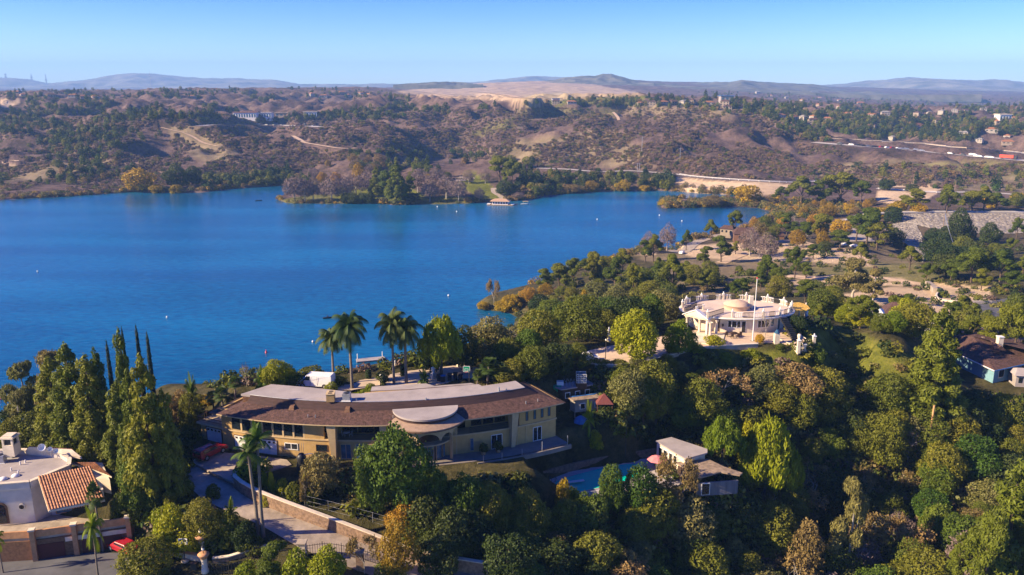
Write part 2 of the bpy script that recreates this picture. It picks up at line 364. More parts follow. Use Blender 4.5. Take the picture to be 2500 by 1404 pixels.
tan=np.maximum(tan,cover([[(0,395),(42,398),(40,412),(0,412)],[(0,243),(62,248),(20,262),(0,264)]],3))
tan=np.maximum(tan,cover([[(1650,434),(1900,446),(1935,452),(1890,476),(1700,474),(1665,468)],[(2145,464),(2290,470),(2270,484),(2180,500),(2140,490)],[(2185,455),(2330,446),(2350,452),(2280,468)]],3))
tan=np.maximum(tan,.9*cover([[(2050,720),(2170,700),(2300,700),(2400,715),(2420,740),(2430,800),(2300,775),(2180,750),(2060,745)],[(2160,715),(2300,690),(2420,700),(2420,740),(2280,735)],[(1870,690),(2100,676),(2200,680),(2240,700),(2100,700),(1880,700)],[(1490,600),(1580,598),(1600,620),(1480,625)],[(1600,600),(1850,590),(2050,600),(2130,650),(2000,640),(1700,630)]],5))
dry=cover([[(390,296),(460,300),(640,420),(560,430),(470,380)],[(1500,255),(1800,262),(1900,285),(1700,290),(1520,280)],[(1560,620),(2200,600),(2300,700),(1700,720)],[(2000,395),(2500,400),(2500,480),(2000,440)],[(1200,400),(1600,400),(1500,320),(1200,360)],[(200,430),(280,410),(240,360),(60,420),(20,440)]],20)
me=mesh_np('terrain',np.stack([GX,GY,Z],-1).reshape(-1,3),(lambda i:np.stack([i,i+1,i+NA+1,i+NA],-1))((np.arange(NY-1)[:,None]*NA+np.arange(NA-1)[None]).ravel()),None,True)
attr(me,'green',green); attr(me,'tan',tan); attr(me,'dry',dry); attr(me,'far',smooth(280,620,GY)); attr(me,'shore',1-smooth(0,6,SD))
def zg(x,y): return ztmp(x,y)
def ground_material():
    m=bpy.data.materials.new('ground'); m.use_nodes=True; n=m.node_tree; b=n.nodes['Principled BSDF']; b.inputs['Roughness'].default_value=.95; b.inputs['Specular IOR Level'].default_value=.1
    L=n.links.new; tc=n.nodes.new('ShaderNodeTexCoord')
    def nz(s,d=6,r=.65): q=n.nodes.new('ShaderNodeTexNoise'); q.inputs['Scale'].default_value=s; q.inputs['Detail'].default_value=d; q.inputs['Roughness'].default_value=r; L(tc.outputs['Object'],q.inputs[0]); return q.outputs[0]
    def ramp(f,stops):
        q=n.nodes.new('ShaderNodeValToRGB'); e=q.color_ramp.elements; e[0].position=stops[0][0]; e[0].color=(*stops[0][1],1); e[1].position=stops[-1][0]; e[1].color=(*stops[-1][1],1)
        for p,c in stops[1:-1]: k=e.new(p); k.color=(*c,1)
        L(f,q.inputs[0]); return q.outputs[0]
    def mix(f,a,c):
        q=n.nodes.new('ShaderNodeMix'); q.data_type='RGBA'; L(f,q.inputs[0]); L(a,q.inputs[6]); L(c,q.inputs[7]); return q.outputs[2]
    def at(s): q=n.nodes.new('ShaderNodeAttribute'); q.attribute_name=s; return q.outputs['Fac']
    scrub=ramp(nz(.028,14,.88),[(.36,(.022,.022,.012)),(.45,(.065,.045,.036)),(.53,(.135,.090,.075)),(.64,(.21,.155,.115))])
    dryc=ramp(nz(.05,10,.75),[(.32,(.10,.085,.045)),(.5,(.19,.145,.085)),(.68,(.27,.215,.13))])
    near=ramp(nz(.25,12,.8),[(.34,(.022,.024,.009)),(.5,(.062,.056,.022)),(.66,(.14,.115,.05))])
    gr=ramp(nz(.35,12,.85),[(.36,(.045,.055,.010)),(.5,(.13,.145,.018)),(.64,(.26,.24,.04))])
    tn=ramp(nz(.03,10,.7),[(.3,(.38,.27,.17)),(.5,(.54,.40,.25)),(.7,(.66,.50,.32))])
    c=mix(at('far'),near,scrub); c=mix(at('dry'),c,dryc); c=mix(at('green'),c,gr); c=mix(at('tan'),c,tn); 
    L(c,b.inputs['Base Color']); bn=n.nodes.new('ShaderNodeBump'); bn.inputs['Strength'].default_value=.8; bn.inputs['Distance'].default_value=1.6
    L(nz(.22,8,.8),bn.inputs['Height']); L(bn.outputs[0],b.inputs['Normal']); return m
me.materials.append(ground_material()); terr=bpy.data.objects.new('terrain',me); COL.objects.link(terr); terr['kind']='structure'
for nm,pts,wd,mt_,lf in RB: ribbon(nm,pts,wd,M[mt_],lf)

# ---------------- water ----------------
def water_material():
    m=bpy.data.materials.new('water'); m.use_nodes=True; n=m.node_tree; b=n.nodes['Principled BSDF']; L=n.links.new
    b.inputs['Base Color'].default_value=(.004,.10,.24,1); b.inputs['Roughness'].default_value=.16; b.inputs['IOR'].default_value=1.33; b.inputs['Specular IOR Level'].default_value=.36
    tc=n.nodes.new('ShaderNodeTexCoord'); mp=n.nodes.new('ShaderNodeMapping'); mp.inputs['Scale'].default_value=(.42,1,1); L(tc.outputs['Object'],mp.inputs[0])
    a=n.nodes.new('ShaderNodeTexNoise'); a.inputs['Scale'].default_value=.55; a.inputs['Detail'].default_value=5; a.inputs['Roughness'].default_value=.6; L(mp.outputs[0],a.inputs[0])
    c=n.nodes.new('ShaderNodeTexNoise'); c.inputs['Scale'].default_value=.012; c.inputs['Detail'].default_value=4; L(mp.outputs[0],c.inputs[0])
    bn=n.nodes.new('ShaderNodeBump'); bn.inputs['Distance'].default_value=.35; bn.inputs['Strength'].default_value=.55; L(a.outputs[0],bn.inputs['Height']); L(bn.outputs[0],b.inputs['Normal'])
    r=n.nodes.new('ShaderNodeMapRange'); r.inputs[1].default_value=.35; r.inputs[2].default_value=.65; r.inputs[3].default_value=.10; r.inputs[4].default_value=.24; L(c.outputs[0],r.inputs[0]); L(r.outputs[0],b.inputs['Roughness'])
    r2=n.nodes.new('ShaderNodeValToRGB'); r2.color_ramp.elements[0].position=.35; r2.color_ramp.elements[0].color=(.001,.054,.135,1); r2.color_ramp.elements[1].position=.68; r2.color_ramp.elements[1].color=(.003,.115,.235,1)
    mp2=n.nodes.new('ShaderNodeMapping'); mp2.inputs['Scale'].default_value=(.25,1,1); mp2.inputs['Rotation'].default_value=(0,0,.12); L(tc.outputs['Object'],mp2.inputs[0]); w2=n.nodes.new('ShaderNodeTexNoise'); w2.inputs['Scale'].default_value=.02; w2.inputs['Detail'].default_value=6; L(mp2.outputs[0],w2.inputs[0]); sm=n.nodes.new('ShaderNodeMath'); sm.operation='MULTIPLY_ADD'; sm.inputs[1].default_value=.9; L(w2.outputs[0],sm.inputs[0]); ad=n.nodes.new('ShaderNodeMath'); ad.operation='MULTIPLY_ADD'; ad.inputs[1].default_value=.9; ad.inputs[2].default_value=-.40; L(a.outputs[0],ad.inputs[0]); L(ad.outputs[0],sm.inputs[2]); L(sm.outputs[0],r2.inputs[0]); L(r2.outputs[0],b.inputs['Base Color']); return m
wm=MB(); wm.add([(-900,120,0),(700,120,0),(700,820,0),(-900,820,0)],[(0,1,2,3)]); wo=wm.build('lake_water',water_material()); wo['kind']='structure'

# ---------------- far mountains ----------------
def ridge(name, prof, d0, depth, base, col, seed, rough=26):
    """a range of hills: skyline given as (column, row) pairs, standing d0 metres out"""
    xs=[p[0] for p in prof]; na=260; nd=46; V=[]
    A=np.linspace(min(xs),max(xs),na); top=np.interp(A,xs,[atd(1250,p[1],d0)[2] for p in prof]); ax=np.array([ray(p,215)[0] for p in A])
    T=np.linspace(0,1,nd); dd=d0-depth*(1-T)
    g1,g2=np.meshgrid(ax,dd); X=g1*g2; Yy=g2; S=np.tile(T[:,None],(1,na))
    nz_=1-np.abs(2*fbm(X*1.0,Yy*.7,depth*.35,5,seed)-1)*2
    hgt=base+(top[None]-base)*(S**.85)+rough*(nz_-.4)*np.sin(np.pi*np.clip(S,0,1))**.7*1.5+(fbm(X,Yy,d0*.012,3,seed+4)-.5)*rough*.5*S
    hgt[-1]=base; hgt[0]=base-30
    Fc=(lambda i:np.stack([i,i+1,i+na+1,i+na],-1))((np.arange(nd-1)[:,None]*na+np.arange(na-1)[None]).ravel())
    me=mesh_np(name,np.stack([X,Yy,hgt],-1).reshape(-1,3),Fc,col,True); o=bpy.data.objects.new(name,me); COL.objects.link(o); o['kind']='structure'; return o
M['hillfar']=mat('far_hill_scrub',(.21,.20,.15),.95,var=.35,scale=.006,col2=(.06,.075,.06))
M['hilldark']=mat('dark_hill_scrub',(.13,.12,.085),.95,var=.35,scale=.012,col2=(.025,.032,.022))
ridge('hills',[(-500,195),(-200,185),(0,191),(60,194),(120,207),(135,206),(220,196),(300,181),(345,180),(380,181),(430,186),(500,192),(560,190),(620,193),(680,198),(730,209),(800,209),(880,207),(960,209),(1100,212),(1300,215)],9000,2200,60,M['hillfar'],3,38)
ridge('hills',[(1000,212),(1130,204),(1190,198),(1260,190),(1310,186),(1360,188),(1500,196),(1650,206),(1800,212)],8200,1500,70,M['hillfar'],8,30)
ridge('hills',[(1560,215),(1650,210),(1750,214),(1980,214),(2010,209),(2060,204),(2130,197),(2215,192),(2300,195),(2380,200),(2450,198),(2500,203),(2600,200),(2800,196),(3000,205)],8000,2600,50,M['hillfar'],13,45)
ridge('hills',[(1330,199),(1380,190),(1420,186),(1452,186),(1470,181),(1492,180),(1512,186),(1560,197),(1620,205),(1680,212),(1760,222)],4300,700,70,M['hilldark'],21,18)
ridge('hills',[(1560,222),(1640,206),(1700,204),(1780,203),(1810,198),(1850,202),(1920,205),(1990,210),(2060,220),(2150,233),(2260,250),(2400,262)],4800,1500,60,M['hilldark'],31,24)
ridge('hills',[(960,215),(1010,208),(1060,203),(1110,202),(1150,206),(1180,212)],3600,300,95,M['hilldark'],41,10)
# ---------------- plants ----------------
def leafmat(name, col, var=.5, trans=.30, hue=.03):
    m=bpy.data.materials.new(name); m.use_nodes=True; n=m.node_tree; b=n.nodes['Principled BSDF']; L=n.links.new; out=n.nodes['Material Output']
    b.inputs['Roughness'].default_value=.6; b.inputs['Specular IOR Level'].default_value=.25
    tc=n.nodes.new('ShaderNodeTexCoord'); nz=n.nodes.new('ShaderNodeTexNoise'); nz.inputs['Scale'].default_value=.55; nz.inputs['Detail'].default_value=5; nz.inputs['Roughness'].default_value=.8; L(tc.outputs['Object'],nz.inputs[0])
    cr=n.nodes.new('ShaderNodeValToRGB'); e=cr.color_ramp.elements; e[0].position=.3; e[0].color=(*[q*(1-var) for q in col],1); e[1].position=.7; e[1].color=(col[0]*(1+var*1.1),col[1]*(1+var*.9),col[2]*(1+var*.4),1); L(nz.outputs[0],cr.inputs[0])
    oi=n.nodes.new('ShaderNodeObjectInfo'); h=n.nodes.new('ShaderNodeHueSaturation'); mr=n.nodes.new('ShaderNodeMapRange'); mr.inputs[3].default_value=.5-hue; mr.inputs[4].default_value=.5+hue; L(oi.outputs['Random'],mr.inputs[0]); L(mr.outputs[0],h.inputs['Hue'])
    m2=n.nodes.new('ShaderNodeMapRange'); m2.inputs[3].default_value=1.28; m2.inputs[4].default_value=.74; L(oi.outputs['Random'],m2.inputs[0]); L(m2.outputs[0],h.inputs['Value']); L(cr.outputs[0],h.inputs['Color']); L(h.outputs[0],b.inputs['Base Color'])
    t=n.nodes.new('ShaderNodeBsdfTranslucent'); L(h.outputs[0],t.inputs[0]); mx=n.nodes.new('ShaderNodeMixShader'); mx.inputs[0].default_value=trans; L(b.outputs[0],mx.inputs[1]); L(t.outputs[0],mx.inputs[2]); L(mx.outputs[0],out.inputs[0]); return m
LM={'oak':leafmat('olive_leaves',(.125,.145,.014)),'bright':leafmat('bright_green_leaves',(.20,.24,.006),.4),'pine':leafmat('pine_needles',(.125,.155,.012)),
 'dark':leafmat('dark_green_leaves',(.045,.070,.014)),'green':leafmat('green_leaves',(.078,.130,.012)),'orange':leafmat('orange_leaves',(.32,.20,.02),.4,.3,.012),'yellow':leafmat('yellow_leaves',(.38,.26,.012),.4,.3,.012),
 'brown':leafmat('brown_leaves',(.22,.16,.06),.4,.3,.012),'cypress':leafmat('cypress_foliage',(.018,.036,.014),.3),'sage':leafmat('purple_brown_scrub',(.15,.105,.085),.4,.15,.01),'grey':leafmat('grey_green_leaves',(.175,.175,.055)),
 'palm':leafmat('palm_fronds',(.060,.095,.020),.3,.35),'twig':mat('bare_twigs',(.20,.145,.13),.9,var=.25),'rust':leafmat('russet_leaves',(.20,.085,.03))}
M['bark']=mat('bark',(.12,.085,.06),.95,var=.3,scale=3,bump=.6,stretch=(3,3,.6)); M['palebark']=mat('pale_bark',(.38,.34,.28),.9,var=.2,scale=3); M['palmbark']=mat('palm_bark',(.20,.165,.13),.95,var=.2,scale=6,stretch=(.3,.3,6),bump=.6)
def leaves(C, N, size, g, droop=0.0, asp=1.0, jit=.7, up=.25):
    """quads at points C, outward normals N"""
    n=len(C); N=N+g.normal(0,jit,(n,3)); N[:,2]+=up; N/=np.linalg.norm(N,axis=1,keepdims=True)+1e-9
    A=np.cross(N,g.normal(0,1,(n,3))); A[:,2]-=droop*2; A-=N*(A*N).sum(1,keepdims=True)*(1 if droop==0 else .3); A/=np.linalg.norm(A,axis=1,keepdims=True)+1e-9
    B=np.cross(N,A); B/=np.linalg.norm(B,axis=1,keepdims=True)+1e-9
    s=size*g.uniform(.55,1.35,(n,1)); a=A*s*asp; b=B*s/asp*.8
    V=np.stack([C-a,C-a*.1-b,C+a,C+a*.1+b],1).reshape(-1,3); return V,np.arange(n*4).reshape(-1,4)
def blob_pts(lobes, n, g, inner=.55):
    L=np.array(lobes,float); w=(L[:,3]*L[:,4]+L[:,4]*L[:,5]+L[:,3]*L[:,5]); w/=w.sum(); C=[];N=[]; got=0
    while got<n:
        k=g.choice(len(L),n,p=w); d=g.normal(0,1,(n,3)); d/=np.linalg.norm(d,axis=1,keepdims=True); r=g.uniform(inner,1.03,(n,1))**.5; r=np.where(g.random((n,1))<.09,r*g.uniform(1,1.32,(n,1)),r)
        rr=1+.16*np.sin(d[:,:1]*7+k[:,None])*np.sin(d[:,1:2]*6+d[:,2:]*5)
        c=L[k,:3]+d*L[k,3:]*r*rr; q=((c[:,None]-L[None,:,:3])/L[None,:,3:]); dd=(q**2).sum(-1); dd[np.arange(n),k]=9
        ok=dd.min(1)>.55; C.append(c[ok]); N.append(d[ok]); got+=ok.sum()
    return np.concatenate(C)[:n],np.concatenate(N)[:n]
def trunk_mb(h, r, g, limbs, bend=.04, split=.35):
    mb=MB(); p=Vector((0,0,-.6)); pts=[p]; k=5
    for i in range(1,k+1): pts.append(Vector((g.normal(0,bend*h*.3),g.normal(0,bend*h*.3),h*i/k)))
    pts[1].x*=.2; pts[1].y*=.2
    mb.path(pts,[r*1.25,r,r*.85,r*.7,r*.5,r*.2],7)
    for l in limbs:
        e=Vector(l[:3]); f=min(max(split*.8,(e.z-.25*h)/h*.75),.9); i=min(int(f*k),k-1); s=pts[i].lerp(pts[i+1],f*k-i); m_=s.lerp(e,.5)+Vector((0,0,-.03*h)); mb.path([s,m_,e],[r*.45,r*.28,r*.08],5)
    return mb
PROTO={}
def proto(key, h, w, lobes, nl, ls, mt, trunk_r, seed, kind='tree', bark='bark', limbs=True, **kw):
    g=np.random.default_rng(seed); C,N=blob_pts(lobes,nl,g,kw.pop('inner',.55)); th=kw.pop('th',None) or max(l[2] for l in lobes)*.95
    V,Fq=leaves(C,N,ls,g,**kw); me=mesh_np('crown_'+key,V,Fq,LM[mt]); tm=None
    if trunk_r:
        mb=trunk_mb(th,trunk_r,g,lobes[:9] if limbs else [],split=.3); bm_=mb.build('trunk_'+key,M[bark]); tm=bm_.data; bpy.data.objects.remove(bm_)
    PROTO[key]=(me,tm,h,w)
def round_lobes(h,w,g,base=.22,n=14,lr=.26,flat=.8):
    out=[]; R_=w/2
    for i in range(n):
        t=i*2.399+g.uniform(-.4,.4); f=math.sqrt((i+.5)/n); zz=base*h+(1-base)*h*(.55+.33*math.cos(f*1.9))-.02*h; rr=R_*(1-lr)*f*g.uniform(.75,1.22); l=w*lr*g.uniform(.55,1.28)
        out.append((rr*math.cos(t),rr*math.sin(t),zz+g.normal(0,.04*h)-.15*h*(1-f)*0,l,l,l*flat))
    for i in range(n//2):
        t=i*2.7+g.uniform(0,1); l=w*lr*g.uniform(.7,1); out.append((R_*.62*math.cos(t),R_*.62*math.sin(t),h*(base+.18)+g.normal(0,.03*h),l,l,l*flat))
    return out
for i in range(3):
    g=np.random.default_rng(100+i)
    proto(f'oak{i}',8,9,round_lobes(8,9,g,.12,15,.22,.8),9000,.17,'oak',.28,10+i)
    proto(f'round{i}',8,8,round_lobes(8,8,g,.15,18,.19,.9),11000,.16,'bright',.25,20+i)
    proto(f'green{i}',9,9,round_lobes(9,9,g,.15,16,.21,.95),10000,.18,'green',.3,30+i)
    proto(f'dark{i}',7,7,round_lobes(7,7,g,.12,13,.23,.85),6500,.17,'dark',.25,40+i)
    proto(f'grey{i}',6,6,round_lobes(6,6,g,.1,12,.22,.85),6000,.14,'grey',.2,50+i)
    proto(f'brown{i}',6,6,round_lobes(6,6,g,.15,13,.21,.85),4500,.13,'brown',.2,60+i)
    proto(f'bush{i}',2.4,3.2,round_lobes(2.4,3.2,g,.0,10,.25,.7),2600,.11,'oak',0,70+i)
    proto(f'bushb{i}',2.4,3.2,round_lobes(2.4,3.2,g,.0,10,.25,.7),2600,.11,'bright',0,80+i)
    proto(f'yellow{i}',5,5,round_lobes(5,5,g,.1,11,.22,.9),3500,.15,'yellow',.15,90+i)
    proto(f'orange{i}',7,6,round_lobes(7,6,g,.15,13,.2,.95),4800,.14,'orange',.15,95+i)
    # pine: whorls of upswept clumps round an irregular cone
    lb=[]; h=14
    for k in range(9):
        z=h*(.16+.80*k/8.5); rad=5.0*(1-k/8.7)**.7*.5*g.uniform(.65,1.2)+.3; m_=max(3,int(7-k*.5))
        for j in range(m_):
            t=2*math.pi*j/m_+k*.9+g.uniform(-.25,.25); l=(.75+.5*(1-k/9))*g.uniform(.55,1.2); lb.append((rad*math.cos(t),rad*math.sin(t),z+g.normal(0,.25),l,l,l*.8))
    lb.append((0,0,h-.4,.5,.5,.8)); proto(f'pine{i}',h,6.4,lb,13000,.19,'pine',.28,110+i,limbs=False,th=h*.95,asp=1.5,up=.6)
    lb=[]; h=12   # spreading pine
    for k in range(12):
        t=k*2.4; f=g.uniform(.3,1); z=h*g.uniform(.35,.92); l=g.uniform(.9,1.5); rr=3.3*f*(1.15-abs(z/h-.55)); lb.append((rr*math.cos(t),rr*math.sin(t),z,l*1.1,l*1.1,l*.75))
    lb+= [(0,0,h*.93,1,1,.9),(.3,-.3,h*.75,1.5,1.5,1.2)]; proto(f'mpine{i}',h,8,lb,8500,.19,'pine',.25,120+i,th=h*.9,asp=1.5,up=.5)
    lb=[]; h=14   # eucalyptus: open, hanging clumps on a pale trunk
    for k in range(15):
        t=k*2.4+g.uniform(-.3,.3); z=h*g.uniform(.34,.97); l=g.uniform(.7,1.35); rr=3.2*g.uniform(.4,1)*(1.25-z/h); lb.append((rr*math.cos(t),rr*math.sin(t),z,l,l,l*1.05))
    proto(f'euc{i}',h,7,lb,9000,.17,'grey',.22,130+i,bark='palebark',th=h*.9,droop=.8,asp=1.6)
    lb=[]; h=9    # pepper tree: hanging curtains
    for k in range(19):
        t=k*2.4; f=math.sqrt((k+.5)/19); rr=3.6*f; z=h*(.78-.38*f*f)+g.normal(0,.3); lb.append((rr*math.cos(t)*g.uniform(.85,1.1),rr*math.sin(t),z,g.uniform(1.0,1.5),g.uniform(1.0,1.5),g.uniform(1.1,1.7)))
    proto(f'pepper{i}',h,9.6,lb,12000,.17,'bright',.3,140+i,droop=.7,asp=1.5,jit=.6)
proto('spire0',13,1.5,[(0,0,1.5+k*.95,.62*(1-((k-3)/11)**2*.75 if k>3 else .8+.06*k),.62*(1-((k-3)/11)**2*.75 if k>3 else .8+.06*k),1.0) for k in range(12)]+[(0,0,12.6,.12,.12,.9)],6000,.11,'cypress',.12,150,limbs=False,up=.8,jit=.4,asp=1.5)
# bare deciduous trees
def bare(key,h,w,seed,leafy=0,lm='brown',depth=5):
    g=np.random.default_rng(seed); mb=MB(); tw=[]
    def grow(p,d,l,r,k):
        q=p+d*l; mb.tube(p,q,r,r*.68,5 if k<2 else 3,False)
        if k>=depth: tw.append((q,d)); return
        for j in range(3 if k<3 else 2):
            e=Vector(d)+Vector(g.normal(0,.55,3)); e.z=e.z*.75+.18; e.x*=w/h*1.1; e.y*=w/h*1.1; e.normalize(); grow(q,e,l*g.uniform(.62,.85),r*.62,k+1)
    grow(Vector((0,0,-.4)),Vector((0,0,1)),h*.27,.016*h,0); ob=mb.build('trunk_'+key,M['palebark']); tm=ob.data; bpy.data.objects.remove(ob)
    V=[];Fc=[]
    for q,d in tw:
        for j in range(7):
            e=(Vector(d)*.6+Vector(g.normal(0,.6,3))).normalized(); l=h*.07*g.uniform(.6,1.3); s=e.orthogonal().normalized()*(h*.0019); n=len(V); V+= [tuple(q-s),tuple(q+s),tuple(q+e*l+s*.5),tuple(q+e*l-s*.5)]; Fc.append((n,n+1,n+2,n+3))
    V=np.array(V); Fc=np.array(Fc)
    if leafy:
        C=np.array([tuple(q) for q,d in tw]); C=C[g.integers(0,len(C),leafy)]+g.normal(0,h*.035,(leafy,3)); V,Fc=leaves(C,g.normal(0,1,C.shape),h*.018,g); 
    me=mesh_np('crown_'+key,V,Fc,LM[lm] if leafy else LM['twig']); hh=max([q.z for q,_ in tw])+h*.05; ww=2*max([max(abs(q.x),abs(q.y)) for q,_ in tw]); PROTO[key]=(me,tm,hh,ww)
for i in range(3): bare(f'bare{i}',8,8,200+i)
for i in range(3):
    g=np.random.default_rng(700+i); proto(f'syc{i}',9,10,round_lobes(9,10,g,.25,14,.22,.8),2600,.22,'twig',.28,720+i,bark='palebark',asp=2.2,jit=1.2,inner=.2)
for i in range(2): bare(f'sparse{i}',8,7,210+i,2600,'brown')
# palms
def palm(key,h,n,fl,droop,seed,mt='palm',fan=False,tr=.22,double=False):
    g=np.random.default_rng(seed); V=[];Fc=[]; mb=MB(); bends=[]
    for q in range(2 if double else 1):
        bx=q*.5; top=Vector((bx+g.normal(0,.2),q*.5,h*(1-.12*q))); mb.path([(bx,0,-.5),(bx,0,h*.3),tuple(top*.66+Vector((bx*.34,0,0))),tuple(top)],[tr*1.25,tr,tr*.9,tr*.8],9); bends.append(top)
    for top in bends:
        for i in range(n):
            az=i*2.399+g.uniform(-.2,.2); el=R(85)-(i/n)*R(125)+g.normal(0,.07); d=Vector((math.cos(az)*math.cos(el),math.sin(az)*math.cos(el),math.sin(el))); p=Vector(top); L_=fl*g.uniform(.85,1.1); ns=11; side=Vector((-math.sin(az),math.cos(az),0))
            if fan:
                tip=p+d*L_*.55; nn=12
                for j in range(nn):
                    a=(j/(nn-1)-.5)*3.6; up_=side.cross(d).normalized(); e=(d*math.cos(a)+side*math.sin(a)).normalized(); q=tip+e*L_*.5-Vector((0,0,.10*L_)); s=e.cross(up_).normalized()*.055*L_; k=len(V); V+= [tuple(tip),tuple(tip.lerp(q,.5)+s),tuple(q),tuple(tip.lerp(q,.5)-s)]; Fc.append((k,k+1,k+2,k+3))
                k=len(V); s=side*.03; V+= [tuple(p-s),tuple(p+s),tuple(tip+s),tuple(tip-s)]; Fc.append((k,k+1,k+2,k+3)); continue
            for j in range(ns):
                q=p+d*(L_/ns); up_=side.cross(d).normalized(); ll=.34*L_*math.sin(math.pi*min(1,(j+1.2)/(ns+1)))**.6
                for sg in (-1,1):
                    for m_ in (0,.33,.66):
                        b0=p.lerp(q,m_); e=(side*sg*.8+d*.45+Vector((0,0,-.30-droop*.4))).normalized(); t_=b0+e*ll*g.uniform(.85,1.1); s=d*(L_*.017); k=len(V); V+= [tuple(b0-s),tuple(b0+s),tuple(t_+s*.2),tuple(t_-s*.2)]; Fc.append((k,k+1,k+2,k+3))
                k=len(V); s=up_*.03; V+= [tuple(p-s),tuple(p+s),tuple(q+s),tuple(q-s)]; Fc.append((k,k+1,k+2,k+3))
                p=q; d=(d+Vector((0,0,-droop*(.10+.035*j)))).normalized()
    me=mesh_np('crown_'+key,V,Fc,LM[mt]); ob=mb.build('trunk_'+key,M['palmbark']); tm=ob.data; bpy.data.objects.remove(ob); PROTO[key]=(me,tm,h+fl*.45,fl*1.7)
palm('queen0',9.9,34,3.8,.95,300); palm('queen1',9.3,32,3.6,1.0,301); palm('queen2',7.5,28,3.8,.85,302)
palm('royal0',9.5,14,1.6,.5,303,'green',tr=.14,double=True); palm('fan0',3.0,34,1.6,.2,304,'palm',True,.16); palm('fan1',5.0,34,1.6,.2,305,'palm',True,.17); palm('young0',5.5,15,2.3,.75,306,'bright',tr=.16); palm('low0',.4,22,1.7,.6,307,'green',tr=.12); palm('agave0',.1,26,1.0,.05,308,'bright',True,.05); palm('banana0',1.6,11,2.2,.5,309,'bright',tr=.12)
KIND={'oak':('oak tree','olive green oak'),'round':('tree','round bright green tree'),'green':('tree','full green tree'),'dark':('tree','dark green tree'),'grey':('tree','grey-green tree'),'brown':('tree','brown-leaved tree'),'bush':('shrub','olive green shrub'),'bushb':('shrub','bright green shrub'),'yellow':('tree','yellow-leaved tree'),'orange':('tree','orange-leaved tree'),'pine':('pine','tall pointed pine'),'mpine':('pine','spreading green pine'),'euc':('eucalyptus','tall grey-green eucalyptus'),'pepper':('pepper tree','drooping bright green pepper tree'),'spire':('cypress','narrow dark cypress spire'),'bare':('tree','bare leafless tree'),'syc':('tree','leafless purple-grey sycamore'),'sparse':('tree','sparse brown-leaved tree'),
 'queen':('palm','tall drooping-frond palm'),'royal':('palm','twin-trunked palm'),'fan':('palm','fan palm'),'young':('palm','slender young palm'),'low':('palm','low palm without a trunk'),'agave':('plant','spiky light green agave'),'banana':('banana plant','broad-leaved banana plant')}
NAME={'oak':'oak_tree','round':'tree','green':'tree','dark':'tree','grey':'tree','brown':'tree','bush':'shrub','bushb':'shrub','yellow':'tree','orange':'tree','pine':'pine_tree','mpine':'pine_tree','euc':'eucalyptus_tree','pepper':'pepper_tree','spire':'cypress_tree','bare':'bare_tree','syc':'sycamore_tree','sparse':'sparse_tree','queen':'palm_tree','royal':'palm_tree','fan':'fan_palm','young':'palm_tree','low':'palm_shrub','agave':'agave_plant','banana':'banana_plant'}
LMK=[('the long curved house',950,1050),('the round house',1800,780),('the pool house',1660,1110),('the swimming pool',1450,1165),('the hillside shacks',1400,955),('the white van',770,930),('the driveway',720,1260),('the tile-roofed villa',150,1200),('the gate pillars',490,1345),('the brown-roofed house',2420,880),('the grassy hill slope',2110,880),('the dirt lot',2250,740),('the stone dam',2300,560),('the park road',1740,592),('the lake cove',1760,530),('the lake point',1210,730),('the leaning wooden pole',2262,1050),('the wooded park slope',1550,680),('the green lake lawn',1170,460),('the tan dam face',1760,450),('the freeway',2250,375),('the reed spit',1720,500),('the basketball hoop',1140,915),('the dark ravine',1950,1250),('the paved terrace',1500,870),('the lakeside picnic ground',850,480),('the left lake shore',250,450),('the tan mesa',1250,225),('the park hollow',2050,640),('the east hillside',2250,1180),('the lower road wall',1200,1340)]
PLANTS=[]
TREE_LIST=[]
def plant(key, px, top, base, w=None, dmin=60, z=None, d=None):
    """a plant whose foot stands on the ground seen at column px, row base"""
    if d is not None: q=(xat(px,d,ztmp(xat(px,d,40),d)),d,0); q=(q[0],d,ztmp(q[0],d))
    else: q=hit(px,base,dmin)
    if key not in PROTO:
        ks=[k for k in PROTO if k[:-1]==key]; key=random.choice(ks)
    me,tm,h0,w0=PROTO[key]; sc=q[1]/F*1.0; hp=(base-top)*sc*1.0; hp=max(hp,.4); sz=hp/h0/math.cos(math.atan((H-q[2])/q[1]))
    sw=(w*sc*.98/w0) if w else sz*random.uniform(.9,1.1)
    return put(key,(q[0],q[1],(z if z is not None else q[2])-.05),sw,sz,px,base,(top+base)/2)
def put(key,loc,sw,sz,px,base,mid):
    me,tm,h0,w0=PROTO[key]; k=key[:-1]; o=bpy.data.objects.new(NAME[k],None); COL.objects.link(o); o.location=loc; o.rotation_euler=(0,0,random.uniform(0,6.28)); o.scale=(sw,sw,sz); o.empty_display_size=.2
    c=bpy.data.objects.new('crown' if k not in('bush','bushb','agave') else 'foliage',me); COL.objects.link(c); c.parent=o
    if tm: t=bpy.data.objects.new('trunk',tm); COL.objects.link(t); t.parent=o
    PLANTS.append((o,k,px,mid,sz*h0)); return o
